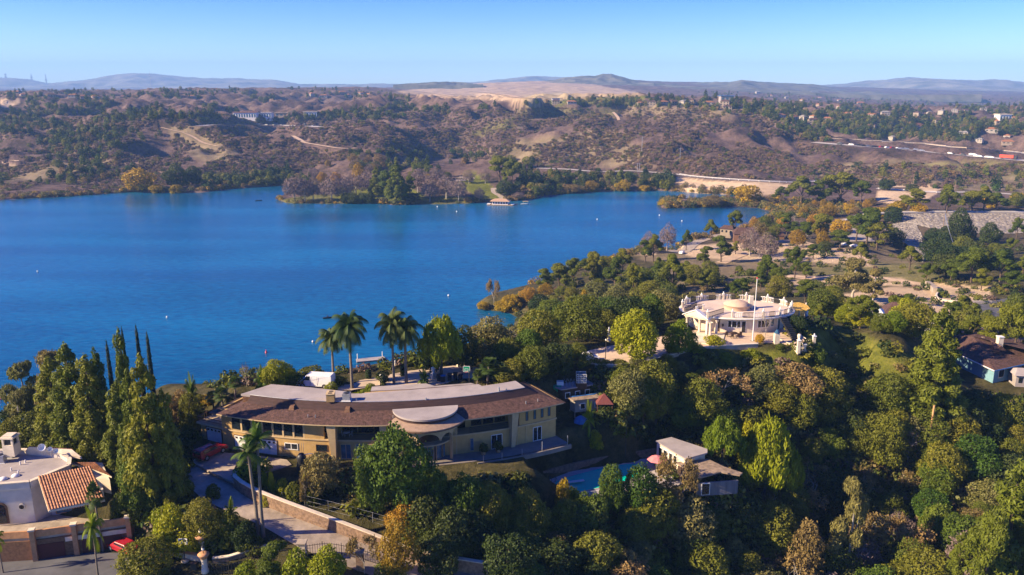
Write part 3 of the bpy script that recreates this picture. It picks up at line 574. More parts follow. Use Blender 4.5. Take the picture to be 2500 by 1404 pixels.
def fill(poly,n,mix,hr,gap=1.0,dmin=60):
    """scatter plants whose feet show inside a pixel polygon; heights hr in metres"""
    P_=np.array(poly,float); lo=P_.min(0); hi=P_.max(0); pts=[]; tries=0
    while len(pts)<n and tries<n*60:
        tries+=1; x=random.uniform(lo[0],hi[0]); y=random.uniform(lo[1],hi[1])
        if sdist(np.array([x]),np.array([y]),P_)[0]>0: continue
        q=hit(x,y,dmin)
        if q[2]<.5 or q[1]>3000: continue
        h=random.uniform(*hr)
        if any((q[0]-a)**2+(q[1]-b)**2<((h+c)*.5*gap*.8)**2 for a,b,c in pts): continue
        pts.append((q[0],q[1],h)); kk=random.choices([m[0] for m in mix],[m[1] for m in mix])[0]; ks=[k for k in PROTO if k[:-1]==kk]; key=random.choice(ks); h0=PROTO[key][2]
        hh=h*(.4 if kk in('bush','bushb') else 1)*(1.4 if kk in ('pine','euc') else 1); s=hh/h0; put(key,(q[0],q[1],q[2]-.05),s*random.uniform(.9,1.15),s,x,y,y-h*F/q[1]/2)
ORD=['first','second','third','fourth','fifth','sixth','seventh','eighth','ninth','tenth','eleventh','twelfth','thirteenth','fourteenth','fifteenth','sixteenth','seventeenth','eighteenth','nineteenth','twentieth']
def label_plants():
    G={}
    for o,k,px,py,h in PLANTS:
        if 'label' in o: continue
        best=min(LMK,key=lambda l:(l[1]-px)**2+(1.6*(l[2]-py))**2); dx=px-best[1]; dy=(py-best[2])*1.6
        if abs(dx)<45 and abs(dy)<45: rel='beside'
        elif abs(dx)>abs(dy): rel='right of' if dx>0 else 'left of'
        else: rel='in front of' if dy>0 else 'behind'
        if abs(dx)<=abs(dy)*1.6 and rel in('in front of','behind'): rel={'in front of':'below','behind':'behind'}[rel]
        far=math.hypot(dx,dy); q='close ' if far<110 else ('far ' if far>190 else ''); q='' if rel=='beside' else q
        sz={'pine':(8,14),'mpine':(7,11),'euc':(8,13),'bush':(1.2,2.2),'bushb':(1.2,2.2)}.get(k,(4.5,8)); s='small ' if h<sz[0] else ('big ' if h>sz[1] else '')
        base=f"{s}{KIND[k][1]} {q}{rel} {best[0]}"; G.setdefault(base,[]).append((px,o,k,best[0]))
    for base,l in G.items():
        l.sort(key=lambda t:t[0])
        for i,(px,o,k,lm) in enumerate(l):
            o['category']=KIND[k][0]; o['group']=f"{KIND[k][0]}s near {lm}"
            o['label']=base if len(l)==1 else (f"{base}, {'left' if i==0 else 'right'} one of the two" if len(l)==2 else f"{base}, {ORD[min(i,19)]} from the left")
T=plant
# left foreground grove
for a in [('euc',75,868,1085,120),('euc',150,835,1090,120),('euc',60,960,1100,90),('pine',150,870,1110,110),('pine',195,838,1118,115),('pine',240,865,1128,100),('pine',262,845,1118,60),('pine',330,805,1150,62),('pine',305,935,1165,85),('pine',382,868,1232,120),('pine',424,950,1232,85),('pine',345,900,1200,80),
 ('spire',292,828,1090,15),('spire',309,868,1080,11),('spire',328,795,1060,12),('spire',361,790,1050,15),('spire',385,806,1050,15),
 ('oak',90,1010,1098,120),('bright',1,1,1,1),('oak',40,1020,1110,80),('dark',20,1000,1110,60),('brown',448,945,1040,75),('oak',135,1010,1095,80),('green',350,1110,1250,110),('oak',470,960,1060,60),
 ('oak',500,1222,1325,105),('bushb',432,1235,1325,85),('bushb',400,1235,1300,60),('bush',560,1240,1330,60),('bushb',455,1295,1350,75),('bushb',410,1290,1345,60),('oak',355,1325,1440,150),('bush',300,1200,1260,60),('bush',345,1215,1280,60),('bush',385,1200,1260,60),('bush',620,1310,1345,70),('dark',600,1270,1345,60),('bush',520,1180,1215,40),
 ('mpine',670,1318,1430,95),('bushb',735,1345,1435,95),('round',800,1335,1450,100),('bushb',600,1372,1430,75),('orange',985,1222,1335,95),('orange',972,1272,1425,100),('sparse',890,1300,1400,90),('bush',950,1365,1425,80),
 ('grey',788,1092,1210,100),('green',966,1035,1260,175),('green',1060,1135,1280,110),('green',920,1080,1245,110),('green',1130,1152,1290,110),('bushb',618,1112,1175,85),('bush',590,1130,1172,40),('agave',645,1175,1205,30),('agave',668,1178,1215,30),('bushb',690,1170,1215,45),('bush',720,1175,1225,50),('agave',742,1185,1222,28),('bush',760,1180,1225,45),('bushb',650,1205,1235,30),('sparse',745,1150,1240,50),
 ('dark',1040,1190,1310,140),('oak',1200,1178,1300,110),('bush',1160,1180,1260,80),('oak',1290,1195,1330,110),('dark',1100,1250,1370,130),('yellow',1375,1160,1290,48),('bushb',1400,1190,1270,70),('green',1490,1128,1260,75),('green',1560,1135,1280,110),('sparse',1645,1105,1260,120),('brown',1625,1160,1265,60),('green',1430,1200,1330,110),('grey',1680,1222,1350,130),('oak',1380,1220,1340,90),
 ('pepper',1762,1008,1135,120),('pepper',1862,1000,1240,170),('pepper',1815,1015,1150,120),('pepper',1905,1060,1240,110),
 ('euc',2062,1150,1430,120),('brown',1960,1262,1430,105),('pine',2440,1125,1450,170),('pine',2330,1298,1460,75),('pine',2490,1140,1440,110),('mpine',2390,1240,1500,110),('sparse',2180,1235,1345,80),('oak',2160,1020,1140,100),('oak',2290,1085,1190,110),('bare',2215,1035,1130,75),('bare',2290,1040,1120,55),
 ('grey',1535,893,1000,95),('oak',1600,885,1025,120),('oak',1570,915,1030,80),('oak',1710,925,1030,110),('brown',1940,880,975,130),('oak',1900,930,1010,110),('green',1990,835,890,52),('pine',2270,752,1025,130),('oak',2440,965,1070,100),('oak',2180,1000,1090,90),('oak',2095,1020,1110,90),
 ('mpine',2360,765,855,90),('mpine',2420,770,870,80),('mpine',2470,735,890,90),('mpine',2300,770,860,70),('oak',2150,765,812,60),('round',2100,745,800,60),('round',2180,760,815,60),('round',2060,745,790,50),
 # round house garden
 ('round',1552,757,884,125),('round',1655,782,868,75),('green',1590,718,800,70),('bushb',1770,862,888,40),('bushb',1745,818,842,48),('yellow',1853,815,838,26),('bare',1868,757,826,52),('bushb',1700,838,858,40),('bush',1690,830,856,30),('bush',1640,832,862,30),('dark',1945,770,815,40),('bush',1905,838,856,24),('bush',1470,875,892,40),('bush',1560,876,890,50),('bush',1620,870,884,40),('bush',1510,878,892,50),('bushb',1835,848,880,44),
 # plateau
 ('queen0',860,768,950,None),('queen1',815,800,938,None),('queen0',962,764,938,None),('queen1',992,775,936,None),('pepper',1078,758,925,125),('dark',1130,800,905,75),('dark',1050,840,910,50),('round',676,878,950,78),('bare',603,880,945,32),('bare',640,880,945,40),('fan1',575,922,990,None),('fan0',545,950,1002,None),('fan0',522,958,1000,None),('low',640,920,958,40),('bush',720,905,945,50),('yellow',505,965,985,45),('bush',490,960,990,30),('bush',760,895,925,70),('bush',825,915,940,40),('bushb',905,935,958,35),('bushb',895,950,968,60),('bush',1030,870,892,40),('bush',1000,868,890,40),('bush',1070,868,888,50),('fan0',1190,880,948,None),('fan0',1225,890,950,None),('fan0',1165,905,950,None),('bushb',1215,930,960,50),('low',1035,912,940,30),('bushb',810,930,955,30),('bush',935,905,930,35),
 ('bushb',1300,950,985,60),('bush',1270,930,960,50),('oak',1300,845,925,90),('oak',1240,830,905,80),('dark',1360,835,915,80),('oak',1410,840,900,60),('green',1290,800,895,80),
 ('royal0',643,1042,1310,None),('young0',243,1255,1430,60),('fan1',252,1185,1345,42),('young0',8,1292,1400,44),('banana',1440,1000,1060,40),('banana',568,1235,1290,40),('banana',1035,870,905,30),('bushb',1455,1050,1090,40),('low',470,940,985,40),
 # lake point and park
 ('yellow',1250,718,760,55),('yellow',1225,735,760,45),('orange',1290,700,740,45),('sparse',1206,680,750,40),('yellow',1180,735,757,30),('brown',1380,740,790,60),('yellow',1425,705,770,24),('orange',1330,690,725,40),
 ('mpine',1400,628,700,55),('mpine',1450,612,690,55),('mpine',1330,655,715,50),('mpine',1365,640,705,50),('mpine',1500,625,705,60),('mpine',1545,640,735,50),('mpine',1520,605,665,45),('mpine',1640,618,720,65),('mpine',1600,640,715,50),('mpine',1575,585,640,40),('mpine',1595,570,640,45),('mpine',1675,560,612,28),('syc',1628,552,612,45),('syc',1580,570,620,40),('mpine',1793,512,575,40),('mpine',1735,535,585,34),('sparse',1850,540,600,60),('syc',1830,560,625,60),('syc',1870,570,640,60),('orange',1840,530,560,24),('mpine',1760,575,640,55),('mpine',1720,600,650,45),('mpine',1870,620,700,50),('mpine',1900,650,720,50),('mpine',1940,600,680,45),('mpine',1965,680,740,55),('mpine',2030,695,755,55),('euc',2080,625,735,110),('euc',2130,660,745,70),('mpine',1985,595,632,40),('mpine',2220,600,658,55),('mpine',2100,590,650,45),
 ('mpine',2115,505,600,75),('mpine',2140,540,610,70),('mpine',2090,520,590,50),('dark',2180,505,545,45),('mpine',2000,520,590,50),('mpine',1960,540,600,45),('mpine',1920,520,580,50),('yellow',2050,535,570,60),('orange',1990,520,560,45),('yellow',2150,505,530,60),('orange',2020,500,530,50),('mpine',2050,560,610,55),('dark',2010,590,615,40),
 ('dark',2340,515,600,55),('dark',2310,550,600,50),('dark',2280,560,600,45),('mpine',2370,600,690,75),('mpine',2440,610,690,70),('mpine',2320,630,690,50),('mpine',2470,660,715,60),('mpine',2395,655,710,45),('mpine',2260,640,690,40),
 ('mpine',1955,430,500,70),('mpine',2050,420,500,90),('mpine',2000,440,500,60),('mpine',1905,455,495,40),('mpine',2100,440,500,50),('yellow',1825,452,495,70),('brown',1740,475,505,60),('mpine',2230,460,520,70),('mpine',2310,450,525,50),('mpine',2370,465,520,60),('mpine',2430,470,520,60),('mpine',2400,455,518,50),('yellow',2240,495,520,40),('yellow',2190,490,525,50),('dark',2165,438,465,35),('dark',2225,450,468,30),
 # picnic ground across the lake
 ('syc',720,432,492,62),('syc',745,440,492,50),('syc',765,438,490,45),('syc',810,432,492,60),('syc',840,438,490,50),('syc',870,430,480,60),('orange',878,398,460,30),('syc',900,420,470,55),('pine',970,398,495,52),('mpine',945,415,490,45),('pine',920,410,480,40),('mpine',1000,430,485,40),('dark',862,470,498,30),('dark',885,470,498,30),('dark',905,470,497,28),('dark',845,472,497,24),('syc',1020,418,470,50),('syc',1060,425,480,55),('syc',1090,430,485,60),('syc',1120,440,492,50),('syc',1145,420,448,30),('syc',1185,418,448,30),('syc',1170,460,492,30),('syc',1050,450,492,50),('dark',1005,472,492,50),('yellow',1045,425,450,30),('mpine',1220,380,450,60),('mpine',1250,390,460,50),('dark',1235,440,478,50),('syc',1265,470,488,30),('yellow',345,412,470,70),('yellow',385,450,474,36),('yellow',430,450,474,30),('dark',430,405,460,55),('dark',470,410,455,45),('yellow',1520,440,468,35),('orange',1445,440,466,40),('yellow',1575,452,468,30),('brown',1400,450,472,40)]:
    if a[0] in('bright',): continue
    T(*a)
random.seed(21)
# dark ravine and slopes
fill([(1540,1000),(1700,990),(1980,960),(2200,1010),(2500,1010),(2500,1500),(1200,1500),(1250,1310),(1600,1280),(1720,1300),(1830,1260),(1840,1160),(1740,1100),(1660,1060),(1580,1060),(1540,1050)],84,[('oak',5),('dark',3),('grey',2.2),('brown',.8),('green',2),('syc',.8),('sparse',.7)],(3.6,7.8),.74)
fill([(950,1330),(1250,1300),(1500,1350),(1500,1500),(1100,1440)],10,[('dark',3),('oak',2)],(4,6))
fill([(1520,905),(1700,920),(1760,990),(1640,1030),(1540,1030),(1510,960)],14,[('oak',4),('grey',2),('dark',2)],(2.8,4.0),.8)
fill([(1960,745),(2040,745),(2050,785),(2000,790)],5,[('round',2),('oak',3),('mpine',2)],(3.5,5.5),.8)
fill([(700,432),(870,420),(930,420),(900,460),(740,460)],6,[('syc',5),('orange',1)],(8,11),.6,400)
fill([(1010,425),(1110,430),(1110,470),(1010,480)],7,[('syc',5),('oak',1)],(7,10),.6,400)
fill([(760,400),(920,385),(960,420),(860,430),(760,430)],9,[('syc',3),('orange',2),('brown',2)],(8,12),.6,400)
fill([(2260,1010),(2340,1020),(2500,1030),(2500,1110),(2250,1110),(2180,1040)],11,[('oak',4),('green',2),('dark',2)],(4.5,7),.8)
fill([(1990,1010),(2180,960),(2200,1050),(2000,1080)],6,[('oak',4),('bush',2)],(3,5))
# slope behind the plateau, down to the point
fill([(1180,840),(1300,770),(1480,720),(1650,740),(1640,800),(1480,830),(1420,850),(1250,870),(1160,900)],26,[('oak',4),('grey',4),('dark',1),('green',1)],(5,8.5),.85)
fill([(1200,745),(1350,700),(1480,720),(1300,775),(1250,765)],8,[('oak',3),('brown',2),('bush',2)],(3,5))
fill([(1320,700),(1500,650),(1640,620),(1700,660),(1680,740),(1450,730),(1340,715)],18,[('mpine',6),('oak',2),('bush',2)],(6,9),.9)
fill([(1640,640),(1900,600),(1980,650),(1960,740),(1700,740)],20,[('mpine',6),('oak',3),('bush',3),('bare',1.5)],(6,9),.9)
fill([(1960,700),(2100,740),(2250,780),(2300,840),(2180,830),(2000,780)],14,[('mpine',4),('oak',4),('round',1)],(5,7.5),.8)
fill([(2300,790),(2500,770),(2500,850),(2340,840)],9,[('mpine',4),('oak',3)],(6,8),.8)
fill([(1880,545),(2060,540),(2110,590),(2000,620),(1880,600),(1820,590)],14,[('mpine',4),('bare',2),('orange',1.5),('oak',2)],(6,10),.8)
fill([(2150,600),(2300,590),(2500,560),(2500,700),(2300,680),(2250,620)],22,[('mpine',5),('dark',4),('oak',1)],(7,11),.8)
fill([(1900,495),(2150,495),(2180,530),(1930,530)],14,[('brown',3),('orange',3),('yellow',1),('mpine',2)],(4,7),.8)
fill([(2180,500),(2480,485),(2500,515),(2200,518)],9,[('mpine',4),('yellow',2),('oak',2)],(6,9),.8)
fill([(1160,880),(1260,880),(1290,930),(1240,950)],5,[('oak',3),('green',2)],(3,4.5))
label_plants()

# ---------------- uncountable far growth, as stuff ----------------
def lowtree(name,h,w,n,ls,mt,seed,flat=.85,base=0.05):
    g=np.random.default_rng(seed); C,N=blob_pts(round_lobes(h,w,g,base,8,.27,flat),n,g); V,Fq=leaves(C,N,ls,g); me=mesh_np(name,V,Fq,LM[mt]); return me
FARP=bpy.data.collections.new('far_growth_models')
def farset(tagn, specs):
    c=bpy.data.collections.new(tagn); 
    for i,(h,w,n,ls,mt,fl) in enumerate(specs):
        o=bpy.data.objects.new(f'{tagn}_{i:02d}',lowtree(f'{tagn}_{i}',h,w,n,ls,mt,400+i*3,fl)); c.objects.link(o)
    return c
C_wood=farset('wood_model',[(8,7,420,.55,'dark',.95),(9,8,420,.6,'dark',.95),(7,8,420,.55,'oak',.85),(10,6,420,.55,'pine',1.2),(6,7,380,.5,'green',.85),(12,5,380,.55,'dark',1.5),(6,6,300,.5,'brown',.9),(7,7,380,.5,'grey',.9)])
C_scrub=farset('scrub_model',[(2.2,4,120,.4,'oak',.6),(1.8,3.5,110,.4,'sage',.6),(2.6,4,120,.42,'dark',.7),(2,4,110,.4,'sage',.55),(2.2,4.5,110,.42,'brown',.55),(1.6,4,110,.42,'grey',.5)])
C_reed=farset('reed_model',[(2.6,4.5,160,.35,'brown',.6),(3,4,160,.35,'brown',.7),(2.4,4,160,.35,'yellow',.6),(3.4,5,160,.38,'grey',.7),(3,5,160,.38,'dark',.7)])
def growth(name,label,pts,coll,smin,smax,seed=0,idx=None):
    V=np.array(pts); me=bpy.data.meshes.new(name); me.from_pydata([tuple(v) for v in V],[],[]); g=np.random.default_rng(seed)
    a=me.attributes.new('sc','FLOAT','POINT'); a.data.foreach_set('value',g.uniform(smin,smax,len(V)).astype(np.float32))
    a=me.attributes.new('ix','INT','POINT'); k=len(coll.objects); ii=g.choice(k,len(V),p=(np.array(idx)/sum(idx)) if idx else None); a.data.foreach_set('value',ii.astype(np.int32))
    a=me.attributes.new('rt','FLOAT_VECTOR','POINT'); r=np.zeros((len(V),3),np.float32); r[:,2]=g.uniform(0,6.28,len(V)); a.data.foreach_set('vector',r.ravel())
    o=bpy.data.objects.new(name,me); COL.objects.link(o); o['kind']='stuff'; o['label']=label
    ng=bpy.data.node_groups.new(name,'GeometryNodeTree'); ng.interface.new_socket('Geometry',in_out='INPUT',socket_type='NodeSocketGeometry'); ng.interface.new_socket('Geometry',in_out='OUTPUT',socket_type='NodeSocketGeometry')
    N=ng.nodes.new; gi=N('NodeGroupInput'); go=N('NodeGroupOutput'); ip=N('GeometryNodeInstanceOnPoints'); ci=N('GeometryNodeCollectionInfo'); ci.inputs[0].default_value=coll; ci.inputs[1].default_value=True; ci.inputs[2].default_value=True
    def na(nm,t): q=N('GeometryNodeInputNamedAttribute'); q.data_type=t; q.inputs[0].default_value=nm; return q.outputs[0]
    L=ng.links.new; L(gi.outputs[0],ip.inputs['Points']); L(ci.outputs[0],ip.inputs['Instance']); ip.inputs['Pick Instance'].default_value=True
    L(na('ix','INT'),ip.inputs['Instance Index']); L(na('rt','FLOAT_VECTOR'),ip.inputs['Rotation']); L(na('sc','FLOAT'),ip.inputs['Scale']); L(ip.outputs[0],go.inputs[0])
    md=o.modifiers.new('growth','NODES'); md.node_group=ng; return o
def scatter(poly,n,keep=None,seed=0,dmin=200,dmax=5000,zmin=.6):
    g=np.random.default_rng(seed); P_=np.array(poly,float); lo=P_.min(0); hi=P_.max(0); x=g.uniform(lo[0],hi[0],n*3); y=g.uniform(lo[1],hi[1],n*3); ok=sdist(x,y,P_)<0; x=x[ok][:n]; y=y[ok][:n]; out=[]
    for a,b in zip(x,y):
        q=hit(a,b,dmin)
        if q[2]<zmin or q[1]>dmax: continue
        if keep is not None and not keep(q,a,b): continue
        out.append((q[0],q[1],q[2]-.15))
    return out
def clump(s,th,seed): return lambda q,a,b: fbm(np.array([q[0]]),np.array([q[1]]),s,3,seed)[0]>th
TANP=[np.array(l,float) for l in [[(1650,430),(1900,442),(1935,452),(1890,480),(1700,478),(1660,468)],[(2145,460),(2290,466),(2270,490),(2180,502),(2140,490)],[(955,226),(1120,203),(1400,196),(1600,234),(1440,238),(1300,252),(1100,238)],[(1112,440),(1180,432),(1215,470),(1240,488),(1180,489),(1125,458)]]]
RD=[np.array([(p.x,p.y) for p in r[1]]) for r in RB]; RDW=[r[2] for r in RB]
def clear(q,a,b):
    for l in TANP:
        if sdist(np.array([float(a)]),np.array([float(b)]),l)[0]<0: return False
    for l,wd in zip(RD,RDW):
        if (((l-np.array(q[:2]))**2).sum(1).min())<(wd*.5+3+q[1]*.003)**2: return False
    return True
def both(f,g_): return lambda q,a,b: f(q,a,b) and g_(q,a,b)
W=[]
W+=scatter([(0,222),(900,215),(1000,240),(1000,290),(760,300),(540,300),(400,290),(300,300),(0,330)],1500,both(clear,clump(110,.52,3)),1)
W+=scatter([(0,400),(150,300),(400,330),(300,400),(480,440),(430,470),(0,480)],260,both(clear,clump(60,.55,5)),2)
W+=scatter([(130,310),(280,310),(300,400),(180,430),(120,400)],130,clear,12)
W+=scatter([(490,440),(700,420),(760,445),(560,462),(500,466)],150,clear,4)
W+=scatter([(850,375),(1100,365),(1300,400),(1330,470),(1250,470),(1200,430),(1000,432),(880,420)],280,both(clear,clump(30,.42,7)),5)
W+=scatter([(1300,425),(1650,432),(1640,466),(1480,466),(1330,480),(1290,480)],200,clear,6)
W+=scatter([(1250,232),(1600,228),(1900,260),(1880,285),(1600,262),(1400,262),(1290,262)],330,both(clear,clump(60,.45,4)),7)
W+=scatter([(1700,225),(2850,250),(2850,350),(2250,345),(1990,335),(1880,290)],3100,both(clear,clump(90,.40,8)),8)
W+=scatter([(1900,300),(2050,340),(1990,350),(1900,320)],60,clear,9)
W+=scatter([(2100,415),(2500,400),(2500,470),(2150,455)],40,clear,10)
W+=scatter([(600,300),(1000,290),(1250,262),(1100,262),(950,260),(700,285)],260,both(clear,clump(70,.5,2)),11)
growth('woodland','distant woodland and garden trees across the far hillsides',W,C_wood,.5,1.0,1)
S=[]
S+=scatter([(0,290),(900,270),(1500,262),(1900,270),(2000,330),(2100,400),(2500,395),(2500,470),(1900,440),(1650,425),(1300,410),(1200,390),(880,380),(560,462),(0,485)],21000,both(clear,clump(45,.36,6)),20)
growth('hillside_scrub','low brown and olive scrub over the far hillsides',S,C_scrub,.4,1.1,2,[.9,6,.7,6,2.2,1])
S+=scatter([(0,238),(500,232),(1000,240),(1000,290),(0,300)],4200,clear,26)
S2=[]
S2+=scatter([(1180,790),(1320,690),(1560,610),(1900,590),(2250,600),(3000,560),(3000,800),(2200,790),(1900,740),(1650,745),(1400,830),(1200,870)],1400,clump(25,.48,3),21,100)
S2+=scatter([(1450,900),(1700,930),(2000,960),(3000,980),(3000,1600),(1150,1600),(1300,1280),(1700,1240),(1560,1080),(1420,1010)],2900,None,22,35)
S2+=scatter([(-50,1000),(200,1010),(480,1000),(470,1060),(430,1200),(600,1340),(430,1340),(330,1260),(250,1060),(0,1090)],420,None,23,60)
S2+=scatter([(600,1175),(760,1160),(1000,1170),(1200,1160),(1300,1180),(1300,1420),(1180,1370),(900,1260),(640,1200)],200,clump(6,.45,3),24,60)
S2+=scatter([(1960,790),(2060,790),(2200,850),(2290,930),(2240,1010),(2100,980),(1940,910),(1700,930),(1700,870),(1900,850)],60,None,27,60)
S2+=scatter([(480,940),(720,900),(1100,850),(1300,800),(1200,880),(900,905),(700,925),(520,960)],120,None,25,60)
growth('ground_scrub','low scrub and ground cover between the trees of the near hillsides',S2,C_scrub,.35,.85,3,[4,.6,3,.3,1,2])
def along(pts,n,spread,seed):
    g=np.random.default_rng(seed); L_=np.array([atz(*p,0)[:2] for p in pts]); out=[]; k=len(L_)-1
    seg=np.linalg.norm(np.diff(L_,axis=0),axis=1); cum=np.r_[0,np.cumsum(seg)]
    for s in g.uniform(0,cum[-1],n):
        i=min(np.searchsorted(cum,s)-1 if s>0 else 0,k-1); i=max(i,0); p=L_[i]+(L_[i+1]-L_[i])*((s-cum[i])/seg[i])+g.normal(0,spread,2); z=ztmp(p[0],p[1])
        if z>.05: out.append((p[0],p[1],z-.1))
    return out
E=along(LAKE[2:14],420,7,30)+along(LAKE[24:34],420,4,31)+along(LAKE[34:40],200,5,32)+along(LAKE[40:52],380,4,33)+along(LAKE[16:24],130,2.0,34)
E+=scatter([(1615,492),(1900,482),(2100,500),(2100,520),(1900,540),(1850,508),(1700,508)],420,clear,35)
growth('shore_growth','brown and yellow reeds and willows along the lake edge',E,C_reed,.6,1.25,4)
# ---------------- building materials ----------------
M['stucco']=mat('ochre_stucco',(.46,.30,.115),.9,var=.07,scale=1.2,bump=.15)
M['trim']=mat('cream_trim',(.50,.37,.20),.85,var=.06,scale=1.5)
M['shingle']=mat('brown_shingle_roof',(.10,.054,.042),.9,var=.32,scale=2.4,bump=.9,bscale=5)
M['mansard']=mat('shade_darkened_mansard_tiles',(.065,.036,.032),.85,var=.2,scale=2,bump=.8,bscale=4,stretch=(.3,.3,5))  # shade of the steep face is put into this darker brown
M['membrane']=mat('pale_grey_roof_membrane',(.34,.30,.28),.9,var=.08,scale=.35,col2=(.25,.22,.21))
M['glass']=mat('dark_window_glass',(.012,.018,.025),.12,var=.1,spec=.6)
M['blueglass']=mat('blue_window_glass',(.05,.12,.18),.15,var=.3,scale=.8,spec=.6)
M['white']=mat('white_paint',(.72,.70,.66),.6,var=.05,scale=1)
M['cream']=mat('cream_stone',(.66,.56,.42),.85,var=.10,scale=1.0,bump=.1)
M['stucwhite']=mat('white_stucco',(.55,.49,.43),.9,var=.06,scale=1)
M['dkbrown']=mat('dark_brown_wood',(.06,.035,.025),.8,var=.2)
M['brownwood']=mat('brown_wood',(.17,.09,.05),.8,var=.2,scale=3)
M['iron']=mat('black_iron',(.02,.02,.022),.5,var=.1,spec=.5)
M['metal']=mat('galvanised_metal',(.42,.43,.45),.45,metal=.6,var=.12)
M['brick']=mat('brown_block_wall',(.26,.17,.11),.95,var=.25,scale=2.5,bump=.6)
M['tile']=mat('terracotta_roof_tiles',(.46,.22,.11),.85,var=.30,scale=2.2,bump=.3)
M['darktile']=mat('brown_roof_tiles',(.30,.13,.06),.9,var=.25,scale=2)
M['red']=mat('red_car_paint',(.34,.012,.02),.25,var=.05,spec=.6); M['truckred']=mat('orange_red_trailer',(.55,.07,.03),.5,var=.05)
M['tyre']=mat('black_rubber',(.015,.015,.015),.8,var=.1); M['wood']=mat('weathered_wood',(.30,.21,.13),.9,var=.2,scale=3,stretch=(4,4,.5))
M['rusty']=mat('rusty_corrugated_roof',(.27,.20,.14),.85,var=.25,scale=1.5); M['bluet']=mat('blue_tarpaulin',(.04,.16,.38),.6,var=.15); M['greent']=mat('green_tarpaulin',(.0,.30,.14),.6,var=.15)
M['pool']=mat('teal_pool_water',(.0,.55,.38),.5,var=.08,spec=.05); M['gold']=mat('yellow_roof_tiles',(.62,.38,.06),.7,var=.25,scale=3)
M['pink']=mat('faded_pink_canvas',(.62,.20,.20),.8,var=.1); M['maroon']=mat('maroon_canvas',(.15,.045,.04),.8,var=.1); M['terra']=mat('terracotta',(.50,.26,.12),.8,var=.12)
M['buoyred']=mat('red_plastic',(.6,.03,.05),.4,var=.05); M['redoor']=mat('dark_red_door',(.09,.02,.02),.6,var=.1); M['lampglass']=mat('lamp_glass',(.8,.75,.6),.2,var=.05,spec=.6)
M['farwhite']=mat('far_house_wall',(.36,.32,.27),.9,var=.1,scale=.3); M['tan']=mat('tan_wall_far',(.30,.24,.18),.9,var=.1,scale=.3); M['greyroof']=mat('grey_roof',(.24,.22,.20),.9,var=.15,scale=.5); M['riprap']=None; M['patio']=mat('shade_toned_patio_paving',(.22,.19,.16),.9,var=.12,scale=.6)  # patio colour darkened, with the shade of the house painted in

def slab(mb,pts,z,th_=.3): return mb.prism([atz(px,py,z)[:2] for px,py in pts],z-th_,z)
o=slab(MB(),[(468,1128),(498,1098),(560,1106),(640,1114),(700,1122),(712,1134),(600,1168),(572,1178),(510,1150)],34.36,.3).build('garage_apron',M['concrete']); o['kind']='structure'
# ---------------- the long curved house ----------------
E_=[(-41.8,106.3),(-16.9,102.5),(7.5,110.5)]
def circ(a,b,c):
    ax,ay=a;bx,by=b;cx,cy=c; d=2*(ax*(by-cy)+bx*(cy-ay)+cx*(ay-by)); A=ax*ax+ay*ay;B=bx*bx+by*by;C=cx*cx+cy*cy
    x=(A*(by-cy)+B*(cy-ay)+C*(ay-by))/d; y=(A*(cx-bx)+B*(ax-cx)+C*(bx-ax))/d; return x,y,math.hypot(ax-x,ay-y)
HX,HY,RE=circ(*E_)
def hp(t,r,z): return (HX+r*math.sin(t),HY-r*math.cos(t),z)
def th(px,r=None,z=37.0):
    r=r or RE-1.6; lo,hi=-1.2,1.2
    for _ in range(40):
        m=(lo+hi)/2
        if proj(*hp(m,r,z))[0]<px: lo=m
        else: hi=m
    return lo
RW=RE-1.6; G0=34.2; F1=37.05; ZE=39.95
def arc(mb,t0,t1,r0,r1,z0,z1,step=.02,za=None):
    n=max(1,int(abs(t1-t0)/step)); 
    for i in range(n):
        a=t0+(t1-t0)*i/n; b=t0+(t1-t0)*(i+1)/n
        mb.hexa([hp(a,r0,z0),hp(b,r0,z0),hp(b,r1,z0),hp(a,r1,z0),hp(a,r0,z1),hp(b,r0,z1),hp(b,r1,z1),hp(a,r1,z1)])
    return mb
hs=thing('curved_house','long curved two-storey ochre house with brown roof and arched porch','house')
def apart(name,t0,t1,r0,r1,z0,z1,m,par=hs,lab=None): return arc(MB(),t0,t1,r0,r1,z0,z1).build(name,M[m],par,lab)
tL=th(543,RW,37); tR=th(1357,RW,38)
mb=MB(); arc(mb,tL,tR,RW,RW-.3,G0-1,F1); arc(mb,tL,th(567),RW+.02,RW-.3,F1+.22,ZE+.3); arc(mb,th(745),th(792),RW+.02,RW-.3,F1+.22,ZE+.3); arc(mb,th(1268),tR,RW+.02,RW-.3,F1+.22,ZE+.3)
for a,b in ((792,1036),(1145,1268)): arc(mb,th(a),th(b),RW-2.2,RW-2.4,F1+.2,ZE+.4)
for t in (tL,tR):                                   # end walls
    s=.006 if t==tL else -.006; arc(mb,min(t,t+s),max(t,t+s),RW-.3,RW-9.5,G0-1,ZE+.3)
arc(mb,tL,tR,RW-9.5,RW-9.8,G0-1,ZE+.3); mb.build('wall',M['stucco'],hs)
apart('floor_band',tL-.002,tR+.002,RW+.14,RW-2.2,F1,F1+.2,'trim')
apart('soffit',tL-.02,tR+.015,RE-.2,RE-9,ZE-.12,ZE-.02,'dkbrown')
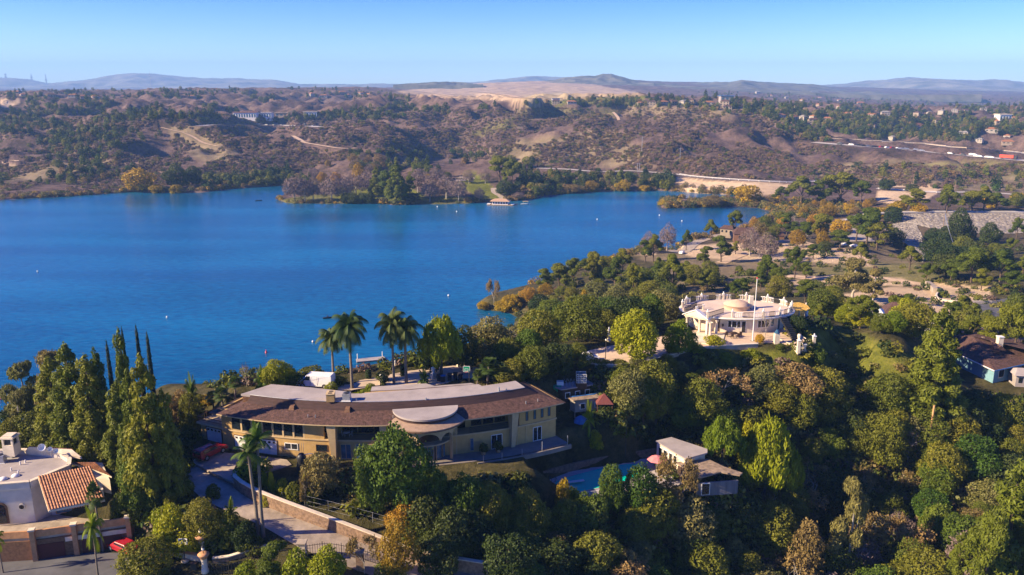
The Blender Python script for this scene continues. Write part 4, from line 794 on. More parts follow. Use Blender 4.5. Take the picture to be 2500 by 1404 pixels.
# roof rings
def ring(tl,tr,rf,rb,z,n=60): return [hp(tl+(tr-tl)*i/n,rf,z) for i in range(n+1)]+[hp(tr-(tr-tl)*i/n,rb,z) for i in range(n+1)]
tl0,tr0=th(528,RE,40),th(1376,RE,40); r0=ring(tl0,tr0,RE,RE-10.5,ZE); r0b=ring(tl0,tr0,RE,RE-10.5,ZE+.16); r1=ring(th(600,RE-3,41),th(1316,RE-3,41),RE-3.2,RE-8.6,ZE+1.0); r2=ring(th(612,RE-3.9,42),th(1282,RE-3.9,42),RE-3.9,RE-7.0,ZE+2.05)
def loft(a,b,sm=False):
    n=len(a); return a+b,[(i,(i+1)%n,n+(i+1)%n,n+i) for i in range(n)]
MB().add(*loft(r0,r0b)).build('eave_fascia',M['trim'],hs); MB().add(*loft(r0b,r1)).build('roof',M['shingle'],hs); o=MB().add(*loft(r1,r2)).build('mansard',M['mansard'],hs)
n_=61; fr=r2[:61]; bk=r2[61:][::-1]; MB().add([(p[0],p[1],p[2]+.03) for p in fr+bk],[(i,i+1,n_+i+1,n_+i) for i in range(60)]).build('flat_roof',M['membrane'],hs)
e=[(p[0],p[1],p[2]) for p in fr]; MB().path(e,.05,4).build('roof_edging',M['metal'],hs)
def slab(mb,pts,z,th_=.3): return mb.prism([atz(px,py,z)[:2] for px,py in pts],z-th_,z)
mb=slab(MB(),[(588,962),(662,938),(760,946),(848,956),(866,974),(800,974),(700,969),(640,968)],ZE+2.0,.3); mb.build('rear_roof',M['membrane'],hs)
slab(MB(),[(592,964),(662,940),(848,958),(856,972)],ZE+1.65,2.2).build('rear_wall',M['brownwood'],hs)
slab(MB(),[(872,976),(884,960),(1000,952),(1168,938),(1196,952),(1120,962),(1000,968)],ZE+1.9,.7).build('rear_roof',M['membrane'],hs)
slab(MB(),[(905,954),(908,944),(1040,936),(1060,942),(1150,935),(1160,938),(1000,950)],ZE+1.3,.6).build('rear_roof',M['membrane'],hs)
slab(MB(),[(886,974),(890,958),(1160,938),(1190,954)],ZE+1.15,3.2).build('rear_wall',M['stucco'],hs)
# upper window band
def pane(t0,t1,z0,z1,r,m='glass',fm='trim',f=.08,par=hs,split=0,name='window'):
    mb=MB(); dt=f/r; arc(mb,t0,t0+dt,r+.05,r-.05,z0,z1); arc(mb,t1-dt,t1,r+.05,r-.05,z0,z1); arc(mb,t0,t1,r+.05,r-.05,z1-f,z1); arc(mb,t0,t1,r+.05,r-.05,z0,z0+f)
    for i in range(split): c=t0+(t1-t0)*(i+1)/(split+1); arc(mb,c-dt/2,c+dt/2,r+.04,r-.05,z0+f,z1-f)
    w_=mb.build(name,M[fm],par); arc(MB(),t0+dt,t1-dt,r+.01,r-.02,z0+f,z1-f).build('pane',M[m],w_); return w_
arc(MB(),th(567),th(745),RW-.35,RW-.5,F1+.2,ZE+.2).build('wall',M['dkbrown'],hs)
for i in range(7):
    a=th(567+i*25.4); b=th(567+(i+1)*25.4-3.5); pane(a,b,F1+.28,ZE-.1,RW-.05,f=.04)
    arc(MB(),b,th(567+(i+1)*25.4),RW+.03,RW-.15,F1+.2,ZE).build('mullion',M['trim'],hs)
# recessed balconies: glazing, railing, furniture
for a,b,k in ((836,1030,5),(1150,1236,3)):
    for i in range(k): pane(th(a+(b-a)*i/k,RW-2.1,38),th(a+(b-a)*(i+1)/k-3,RW-2.1,38),F1+.35,ZE-.35,RW-2.12,'glass','dkbrown',.1)
for a,b in ((831,1034),(1147,1240)):
    mb=MB(); t0,t1=th(a),th(b); arc(mb,t0,t1,RW+.06,RW,F1+1.05,F1+1.13); arc(mb,t0,t1,RW+.06,RW,F1+.28,F1+.33); n=int((b-a)/2.2)
    for i in range(n): t=t0+(t1-t0)*i/(n-1); mb.tube(hp(t,RW+.03,F1+.3),hp(t,RW+.03,F1+1.1),.022,n=4)
    mb.build('railing',M['iron'],hs)
# tapering fins that carry the eave
def fin(px,wt,wb,rt=RE-.25,z0=G0):
    t=th(px); at_=wt/2/RW; ab=wb/2/RW; mb=MB()
    mb.hexa([hp(t-ab,RW+.5,z0),hp(t+ab,RW+.5,z0),hp(t+ab,RW-.5,z0),hp(t-ab,RW-.5,z0),hp(t-at_,rt,ZE-.1),hp(t+at_,rt,ZE-.1),hp(t+at_,RW-.5,ZE-.1),hp(t-at_,RW-.5,ZE-.1)]); mb.build('pillar',M['trim'],hs)
for q in ((816,1.25,.55),(1250,1.0,.6),(938,.9,.45)): fin(*q)
for px in (797,): pane(th(px-5),th(px+5),F1+.4,ZE-.2,RW-2.1)
arc(MB(),th(1258),th(1268),RW-.1,RW-.15,F1+.3,ZE).build('wall',M['brownwood'],hs)
# tall narrow windows of the right wing
for px in (1286,1305,1323,1340): pane(th(px-3,z=38),th(px+3.2,z=38),F1+.75,ZE-.25,RW+.03,'blueglass','dkbrown',.07)
arc(MB(),th(1270),tR+.001,RW+.10,RW,ZE-.14,ZE).build('trim_board',M['trim'],hs)
# ground floor: garages, windows, sliding doors
def garage(a,b,r,z0,z1,par=hs):
    mb=MB(); t0,t1=th(a,r,35.5),th(b,r,35.5); n=5
    for i in range(n): arc(mb,t0,t1,r+.06,r-.02,z0+(z1-z0)*i/n+.02,z0+(z1-z0)*(i+1)/n-.02)
    arc(mb,t0,t1,r+.03,r-.02,z0,z1); g_=mb.build('garage_door',M['white'],par)
    for i in range(4): c=t0+(t1-t0)*(i+.5)/4; arc(MB(),c-.2/r,c+.2/r,r+.08,r+.03,z1-.42,z1-.14).build('window',M['glass'],g_)
    mb=MB(); arc(mb,t0-.1/r,t1+.1/r,r+.07,r-.02,z1+.02,z1+.14); arc(mb,t0-.14/r,t0-.01/r,r+.07,r-.02,z0,z1+.02); arc(mb,t1+.01/r,t1+.14/r,r+.07,r-.02,z0,z1+.02); mb.build('door_frame',M['brownwood'],g_)
garage(574,616,RW,G0+.1,G0+2.25); garage(631,676,RW,G0+.1,G0+2.25)
pane(th(695,z=35.8),th(728,z=35.8),G0+1.15,G0+2.15,RW+.03,'glass','white',.1,split=1)
pane(th(772,z=35.8),th(800,z=35.8),G0+1.2,G0+2.2,RW+.03,'glass','dkbrown',.06)
for a,b in ((832,858),(868,892),(896,920),(960,985)): pane(th(a,z=35.5),th(b,z=35.5),G0+.15,G0+2.4,RW+.03,'blueglass','trim',.08,split=1,name='sliding_door')
for a,b,z0 in ((1147,1157,.3),(1199,1226,.1),(1301,1322,.1)): pane(th(a,z=35.5),th(b,z=35.5),G0+z0,G0+2.3,RW+.03,'blueglass' if b==1157 else 'glass','white' if b!=1157 else 'trim',.07,split=0 if b==1157 else 1,name='sliding_door' if b>1157 else 'window')
mb=MB()
for px in (1263,1284): arc(mb,th(px,z=36)-.0007,th(px,z=36)+.0007,RW+.06,RW,G0,F1)
mb.build('downpipe',M['trim'],hs)
# domed arched porch in the middle
tc=th(1040,RE-2.2,40); pcx,pcy,_=hp(tc,RE-3.0,0); fa=math.atan2(-math.cos(tc),math.sin(tc))      # facing direction
def pc(a,r,z): return (pcx+r*math.cos(fa+a),pcy+r*math.sin(fa+a),z)
PR=5.35
def parc(mb,a0,a1,r0,r1,z0,z1,n=40):
    for i in range(n):
        a=a0+(a1-a0)*i/n; b=a0+(a1-a0)*(i+1)/n; mb.hexa([pc(a,r0,z0),pc(b,r0,z0),pc(b,r1,z0),pc(a,r1,z0),pc(a,r0,z1),pc(b,r0,z1),pc(b,r1,z1),pc(a,r1,z1)])
    return mb
V=[pc(-math.pi/2+math.pi*i/40,PR-.75,ZE+1.05) for i in range(41)]+[pc(-math.pi/2+math.pi*i/40,PR-.75,ZE+1.3) for i in range(41)]
mb=MB().add(V,[tuple(range(40,-1,-1)),tuple(range(41,82))]+[(i,i+1,42+i,41+i) for i in range(40)]+[(40,0,41,81)]); mb.build('porch_roof',M['membrane'],hs)
parc(MB(),-math.pi/2,math.pi/2,PR-.95,PR-2,ZE+.5,ZE+1.05).build('porch_frieze',M['mansard'],hs)
V=[];Fc=[]
for i in range(41):
    a=-math.pi/2+math.pi*i/40; V+= [pc(a,PR+.55,ZE+.05),pc(a,PR+.55,ZE+.2),pc(a,PR-1.0,ZE+.62)]
for i in range(40): k=i*3; Fc+= [(k,k+3,k+4,k+1),(k+1,k+4,k+5,k+2)]
MB().add(V,Fc).build('porch_canopy',mat('canopy_stone',(.30,.21,.15),.9,var=.12),hs); parc(MB(),-math.pi/2,math.pi/2,PR+.5,PR-2.2,ZE-.12,ZE+.03).build('porch_soffit',M['brownwood'],hs)
mb=MB(); RPW=PR-.9; n=150
def aopen(a):
    for c,hw,sz in ((-.72,.30,2.9),(.02,.40,3.2),(.66,.24,3.5),(1.10,.17,3.7)):
        if abs(a-c)<hw: rr=hw*RPW; return G0+sz+rr*.9*math.sqrt(max(0,1-((a-c)/hw)**2))
    return None
for i in range(n):
    a=-math.pi/2+math.pi*i/n; b=a+math.pi/n; z=aopen((a+b)/2); z=G0-.5 if z is None else z
    mb.hexa([pc(a,RPW,z),pc(b,RPW,z),pc(b,RPW-.45,z),pc(a,RPW-.45,z),pc(a,RPW,ZE-.02),pc(b,RPW,ZE-.02),pc(b,RPW-.45,ZE-.02),pc(a,RPW-.45,ZE-.02)])
mb.build('arcade',M['trim'],hs)
parc(MB(),-1.3,1.35,RPW-1.7,RPW-1.9,G0,ZE,30).build('wall',M['dkbrown'],hs)
for k,a in enumerate((-.72,-.2,.15,.6,1.05)):
    f_=parc(MB(),a-.17,a+.17,RPW-1.62,RPW-1.7,G0+.1,G0+2.6,4).build('window',M['trim'],hs); parc(MB(),a-.14,a+.14,RPW-1.58,RPW-1.61,G0+.2,G0+2.5,4).build('pane',M['blueglass'],f_)
parc(MB(),-1.25,1.3,RPW-.5,RPW-1.7,F1-.1,F1+.1,30).build('porch_balcony',M['trim'],hs)
# left wing: low garage with roof deck
mb=MB(); arc(mb,th(492,RW-1,36),tL,RW-.9,RW-1.2,G0-.6,F1-.15); arc(mb,th(492,RW-1,36),th(494,RW-1,36),RW-1,RW-8,G0-.6,F1-.15); mb.build('wall',M['stucco'],hs)
arc(MB(),th(478,RW,37),tL,RW-.1,RW-8,F1-.15,F1+.12).build('deck',M['trim'],hs); garage(506,541,RW-.9,G0+.0,G0+2.1)
mb=MB(); a,b=th(480,RW,38),tL; arc(mb,a,b,RW-.2,RW-.3,F1+1.0,F1+1.08); arc(mb,a,b,RW-.2,RW-.3,F1+.55,F1+.6)
for i in range(22): t=a+(b-a)*i/21; mb.tube(hp(t,RW-.25,F1+.1),hp(t,RW-.25,F1+1.02),.03,n=4)
for i in range(18): r=RW-.25-i*.4; mb.tube(hp(a,r,F1+.1),hp(a,r,F1+1.05),.03,n=4)
mb.tube(hp(a,RW-.25,F1+1.05),hp(a,RW-7.5,F1+1.05),.05,n=4); mb.build('railing',M['brownwood'],hs)
# roof furniture
def onroof(px,py,z=ZE+2.08): return atz(px,py,z)
c=onroof(808,977); mb=MB().box((c[0],c[1],c[2]+.55),(1.1,1.5,1.1),rz=.1); ch=mb.build('chimney',M['stucco'],hs); MB().box((c[0],c[1],c[2]+1.13),(1.2,1.6,.1),rz=.1).build('chimney_cap',M['trim'],ch)
for k in (-.35,.35): MB().box((c[0],c[1]+k,c[2]+1.2),(.5,.35,.06),rz=.1).build('flue',M['iron'],ch)
c=onroof(847,977); mb=MB().box((c[0],c[1],c[2]+.6),(1.05,1.05,.95)); ac=mb.build('air_conditioner',M['metal'],hs); MB().lathe((c[0],c[1],c[2]+1.08),[(.0,.04),(.42,.04),(.45,0),(.45,-.02)],16).build('fan',M['iron'],ac); MB().box((c[0],c[1],c[2]+.06),(1.3,1.3,.12)).build('base',M['white'],ac)
for px,py,h in ((870,978,.35),(1218,955,.6),(1236,953,.25),(1040,975,.2)): c=onroof(px,py); MB().tube((c[0],c[1],c[2]-.1),(c[0],c[1],c[2]+h),.13,n=10).build('vent_pipe',M['metal'],hs)
for px in (716,850): t=th(px,RE-3.4,41); MB().hexa([hp(t-.008,RE-2.7,ZE+.9),hp(t+.008,RE-2.7,ZE+.9),hp(t+.008,RE-4,ZE+1.2),hp(t-.008,RE-4,ZE+1.2),hp(t-.006,RE-2.9,ZE+1.4),hp(t+.006,RE-2.9,ZE+1.4),hp(t+.006,RE-4,ZE+1.6),hp(t-.006,RE-4,ZE+1.6)]).build('roof_vent',M['brownwood'],hs)
for px in (752,770,1284,1313,960): t=th(px,RE-1.5,40.5); MB().tube(hp(t,RE-1.5,ZE+.5),hp(t,RE-1.5,ZE+.95),.07,n=6).build('vent_pipe',M['metal'],hs)
MB().add(*loft([hp(th(612,RE-3.7,41.5)+i*.004,RE-3.78,ZE+1.82) for i in range(2)],[hp(th(612,RE-3.7,41.5)+i*.004,RE-3.82,ZE+1.86) for i in range(2)])).build('flashing',M['metal'],hs)
# patio on the garden side and its edge walls
mb=MB(); arc(mb,th(990),th(1378,RW+2,35),RW+2.9,RW-.2,G0-.6,G0+.06); o=mb.build('patio',M['patio']); o['kind']='structure'
mb=MB(); arc(mb,th(1150),th(1398,RW+4,35),RW+3.75,RW+3.5,G0-.5,G0+.15); props(mb.build('retaining_wall',M['patio']),'low pale retaining wall edging the patio right of the arched porch','wall')
for i,px in enumerate((1184,1230,1280,1330,1393)):
    t=th(px,RW+4.3,35); o=MB().tube(hp(t,RW+3.55,G0),hp(t,RW+3.55,G0+(1.6 if px>1300 else 1.1)),.05,n=6).build('fence_post',M['metal']); props(o,f"thin metal post on the patio edge wall, {ORD[i]} from the left",'post','posts on the patio edge')
for px,z in ((1180,1),(1216,1.2)):
    t=th(px,RW+1.2,35); c=hp(t,RW+1.2,G0+.06); o=thing('potted_plant',('leafy plant in a round pot by the patio wall window' if px==1180 else 'bushy potted palm before the glass patio door'),'potted plant',c,0,'potted plants on the patio'); MB().lathe((0,0,0),[(0,0),(.28,0),(.38,.5),(.34,.5),(0,.42)],12).build('pot',M['terra'],o)
    g=np.random.default_rng(int(px)); C,N=blob_pts([(0,0,1.1,.6,.6,.6),(.2,0,.8,.5,.5,.4)],260,g); V,Fq=leaves(C,N,.16,g); m_=mesh_np('foliage',V,Fq,LM['dark']); q=bpy.data.objects.new('foliage',m_); COL.objects.link(q); q.parent=o
tb=thing('patio_table','round table with chairs inside the upper balcony','table',hp(th(846,RW-1,38),RW-1.0,F1+.22)); MB().lathe((0,0,.7),[(0,0),(.55,0),(.55,.05),(0,.05)],14).build('table_top',M['white'],tb); MB().tube((0,0,0),(0,0,.7),.05).build('leg',M['iron'],tb)
for i,(px,dx) in enumerate(((838,-1),(856,1))):
    t=th(px,RW-1,38); o=thing('balcony_chair',('white chair left' if dx<0 else 'white chair right')+' of the round table on the upper balcony','chair',hp(t,RW-1,F1+.22),0,'chairs on the upper balcony')
    MB().box((0,0,.42),(.45,.45,.05)).build('seat',M['white'],o); MB().box((.2*dx,0,.68),(.05,.45,.5)).build('backrest',M['white'],o)
    for u in (-.18,.18):
        for v in (-.18,.18): MB().box((u,v,.2),(.05,.05,.4)).build('leg',M['white'],o)
# ---------------- tile-roofed villa, lower left ----------------
vl=thing('white_villa','white stucco villa with terracotta tile roofs and flat roof terrace','house')
def VP(px,py,z): return atz(px,py,z)
def wallq(mb,p0,p1,z0,z1,t=.3):
    """upright wall between two plan points"""
    a=Vector(p0[:2]).to_3d(); b=Vector(p1[:2]).to_3d(); d=(b-a).normalized(); n=Vector((d.y,-d.x,0))*t/2
    q=[a-n,b-n,b+n,a+n]; mb.hexa([(v.x,v.y,z0) for v in q]+[(v.x,v.y,z1) for v in q]); return mb
ZP=37.2; pl=[(-220,1200),(72,1176),(168,1136),(170,1120),(150,1108),(60,1098),(-220,1104)]
P0=[VP(x,y,ZP) for x,y in pl]
MB().prism([p[:2] for p in P0],27.5,ZP-.9).build('wall',M['stucwhite'],vl)
MB().prism([p[:2] for p in P0],ZP-.9,ZP-.6).build('flat_roof',M['membrane'],vl)
mb=MB()
for i in range(len(P0)): wallq(mb,P0[i],P0[(i+1)%len(P0)],ZP-.85,ZP,.35)
mb.build('parapet',M['stucwhite'],vl); mb=MB()
for i in range(len(P0)): wallq(mb,P0[i],P0[(i+1)%len(P0)],ZP+.003,ZP+.12,.5)
mb.build('coping',M['cream'],vl)
def tiles(name,TL,TR,BR,BL,nw,nc,m='tile',amp=.11,par=vl,under=True):
    TL,TR,BR,BL=[Vector(v) for v in (TL,TR,BR,BL)]; N=(TR-TL).cross(BL-TL).normalized(); N=N if N.z>0 else -N; V=[]; a=nw*8; b=nc*3
    for j in range(b+1):
        t=j/b; fr=(j%3)/3
        for i in range(a+1):
            s=i/a; p=TL.lerp(TR,s).lerp(BL.lerp(BR,s),t); w_=abs(math.sin(math.pi*i/8)); V.append(tuple(p+N*(amp*w_+.05*fr)))
    Fc=[(j*(a+1)+i,j*(a+1)+i+1,(j+1)*(a+1)+i+1,(j+1)*(a+1)+i) for j in range(b) for i in range(a)]
    me=mesh_np(name,V,Fc,M[m],False); o=bpy.data.objects.new(name,me); COL.objects.link(o); o.parent=par
    if under:
        q=[TL,TR,BR,BL]; MB().hexa([tuple(v-Vector((0,0,.3))) for v in q]+[tuple(v-Vector((0,0,.06))) for v in q]).build('roof_underside',M['cream'],par)
    return o
tiles('tile_roof',VP(92,1163,37.6),VP(221,1138,37.6),VP(256,1219,35.1),VP(118,1246,35.1),19,13)
tiles('tile_roof',VP(168,1128,37.0),VP(232,1128,37.0),VP(272,1162,35.6),VP(215,1140,36.3),10,7,'darktile')
tiles('tile_roof',VP(70,1090,38.0),VP(175,1096,38.0),VP(200,1116,37.0),VP(60,1104,37.0),18,4,'tile')
MB().prism([VP(*q)[:2] for q in [(120,1210,34.4),(252,1195,34.4),(240,1150,34.4),(110,1160,34.4)]],28,34.4).build('wall',M['stucwhite'],vl)
MB().prism([VP(*q)[:2] for q in [(215,1165,35.4),(268,1172,35.4),(250,1130,35.4),(190,1125,35.4)]],28,35.4).build('wall',M['cream'],vl)
# chimney tower
c=VP(30,1104,37.6); mb=MB().box((c[0],c[1],c[2]+.5),(1.5,1.5,1.6)); ch=mb.build('chimney',M['cream'],vl)
for a in (-1,1):
    for b in (-1,1): MB().box((c[0]+a*.6,c[1]+b*.6,c[2]+1.75),(.25,.25,.9)).build('chimney_post',M['cream'],ch)
MB().box((c[0],c[1],c[2]+1.75),(1.0,1.0,.9)).build('flue',M['iron'],ch); MB().box((c[0],c[1],c[2]+2.3),(1.75,1.75,.2)).build('chimney_cap',M['cream'],ch); MB().box((c[0],c[1],c[2]+2.5),(1.3,1.3,.2)).build('chimney_cap',M['cream'],ch)
# roof plant
for i,(px,py) in enumerate(((3,1128),(22,1115))):
    c=VP(px,py,ZP-.6); o=thing('air_conditioner',('left' if i==0 else 'right')+' grey air conditioner on the villa flat roof','air conditioner',c,.2,'air conditioners on the villa roof'); MB().box((0,0,.55),(1.1,1.1,1.0)).build('casing',M['metal'],o); MB().lathe((0,0,1.07),[(0,.03),(.4,.03),(.42,0)],14).build('fan',M['iron'],o); MB().box((0,0,.02),(1.3,1.3,.06)).build('base',M['white'],o)
def dish(px,py,z,lab,r=.5):
    c=VP(px,py,z); o=thing('satellite_dish',lab,'satellite dish',c,0,'dishes on the villa parapet'); MB().tube((0,0,-.1),(0,0,.8),.04).build('mast',M['metal'],o); d=MB().lathe((0,0,0),[(0,0),(r*.5,.05),(r*.85,.16),(r,.26),(r*.84,.18),(r*.5,.07),(0,.02)],16).build('reflector',M['white'],o); d.location=(0,0,.9); d.rotation_euler=(R(60),0,R(20)); MB().tube((0,0,.75),(.15,-.55,1.15),.025).build('arm',M['metal'],o)
dish(105,1108,ZP+.1,'large white satellite dish on the villa parapet'); dish(125,1112,ZP+.1,'small satellite dish second from the chimney on the parapet',.32); dish(140,1116,ZP+.1,'small satellite dish at the right end of the parapet',.32)
for px,py,h in ((50,1135,.5),(62,1130,.4),(28,1150,.5),(45,1155,.35)): c=VP(px,py,ZP-.6); MB().tube(c,(c[0],c[1],c[2]+h),.09).build('vent_pipe',M['white'],vl)
for px,py in ((38,1162),(8,1170)): c=VP(px,py,ZP-.58); MB().lathe(c,[(.5,0),(.48,.12),(.3,.25),(0,.3)],14).build('skylight',M['white'],vl)
# arched window, round window
def dq(py,z): return (H-z)/(-ray(0,py)[1])
fa_,fb_=P0[0],P0[1]; fd=(Vector(fb_[:2])-Vector(fa_[:2])).normalized(); fn=Vector((fd.y,-fd.x)); frz=math.atan2(fd.y,fd.x)
def onface(px,z,off=.2):
    lo,hi=0.0,1.0
    for _ in range(30):
        m=(lo+hi)/2; q=Vector(fa_[:2]).lerp(Vector(fb_[:2]),m)
        if proj(q.x,q.y,z)[0]<px: lo=m
        else: hi=m
    q=Vector(fa_[:2]).lerp(Vector(fb_[:2]),lo)+fn*off; return (q.x,q.y,z)
def archpanel(mb,w_,h,t,c,rz,n=12):
    pts=[(-w_/2,0),(w_/2,0)]+[(w_/2*math.cos(math.pi*i/n),h-w_/2+w_/2*math.sin(math.pi*i/n)) for i in range(n+1)]; M3=Matrix.Rotation(rz,3,'Z'); k=len(pts)
    V=[Vector(c)+M3@Vector((x,-t,z)) for x,z in pts]+[Vector(c)+M3@Vector((x,0,z)) for x,z in pts]; return mb.add(V,[tuple(range(k)),tuple(range(2*k-1,k-1,-1))]+[(i,(i+1)%k,k+(i+1)%k,k+i) for i in range(k)])
q=onface(8,31.9); f_=archpanel(MB(),1.7,2.9,.1,q,frz).build('arched_window',M['brownwood'],vl); archpanel(MB(),1.2,2.5,.16,(q[0],q[1],q[2]+.15),frz).build('pane',M['glass'],f_)
q=onface(55,34.0); o=MB().tube(q,(q[0]+fn.x*.12,q[1]+fn.y*.12,q[2]),.42,n=20).build('round_window',M['cream'],vl); MB().tube(q,(q[0]+fn.x*.16,q[1]+fn.y*.16,q[2]),.28,n=20).build('pane',M['glass'],o)
# lower storey: terrace, garage, pillars
TF=[VP(-220,1330,31.6),VP(80,1312,31.6),VP(322,1278,31.6),VP(300,1225,31.6),VP(90,1240,31.6),VP(-220,1265,31.6)]
MB().prism([p[:2] for p in TF],31.25,31.6).build('terrace',M['concrete'],vl)
mb=MB()
for i in range(2): wallq(mb,TF[i],TF[i+1],28,31.24,.4)
wallq(mb,TF[2],TF[3],28,31.24,.4); mb.build('lower_wall',M['brownwood'],vl)
mb=MB(); 
for i in range(2): wallq(mb,TF[i],TF[i+1],31.62,32.5,.25)
wallq(mb,TF[2],TF[3],31.62,32.5,.25); mb.build('balustrade',M['terra'],vl)
a=Vector(TF[1][:2]); b=Vector(TF[2][:2]); dd=(b-a).normalized(); nn=Vector((dd.y,-dd.x)); rz=math.atan2(dd.y,dd.x)
def onf(px,z,off=.22):
    lo,hi=0.,1.
    for _ in range(30):
        m=(lo+hi)/2; q=a.lerp(b,m)
        if proj(q.x,q.y,z)[0]<px: lo=m
        else: hi=m
    q=a.lerp(b,lo)+nn*off; return Vector((q.x,q.y,z))
q0,q1=onf(160,30.9),onf(318,30.9); wallq(MB(),q0,q1,30.55,31.1,.12).build('cream_band',M['cream'],vl)
q0,q1=onf(202,29.5),onf(300,29.5); g_=wallq(MB(),q0,q1,28.5,30.45,.1).build('garage_door',M['redoor'],vl)
q0,q1=onf(95,29.5),onf(160,29.5); wallq(MB(),q0,q1,28.5,30.6,.1).build('garage_door',M['redoor'],vl)
for px in (86,187,318): q=onf(px,30,.3); pb=MB().box((q.x,q.y,30.6),(.55,.55,4.2),rz=rz).build('pillar',M['terra'],vl); MB().box((q.x,q.y,32.8),(.75,.75,.2),rz=rz).build('capital',M['cream'],pb)
# pergola beam, curtained windows
BA,BB=VP(162,1236,34.3),VP(248,1222,34.3); wallq(MB(),BA,BB,34.05,34.35,.3).build('pergola_beam',M['terra'],vl); mb=MB()
for i in range(15): q=Vector(BA).lerp(Vector(BB),i/14); mb.box((q.x,q.y-.3,34.45),(.14,1.6,.16),rz=rz)
mb.build('pergola_rafters',M['terra'],vl)
wa,wb=Vector(VP(120,1210,34.4)),Vector(VP(252,1195,34.4))
for s0,s1,z0,z1,m in ((.08,.42,31.8,33.6,'blueglass'),(.62,.82,32.6,33.8,'glass')):
    p,q=wa.lerp(wb,s0),wa.lerp(wb,s1); d3=(q-p).normalized(); n3=Vector((d3.y,-d3.x,0))*.12; f_=wallq(MB(),p+n3,q+n3,z0,z1,.1).build('window',M['terra'],vl); n3*=1.6; p+=d3*.15; q-=d3*.15; wallq(MB(),p+n3,q+n3,z0+.15,z1-.15,.08).build('pane',M[m],f_)
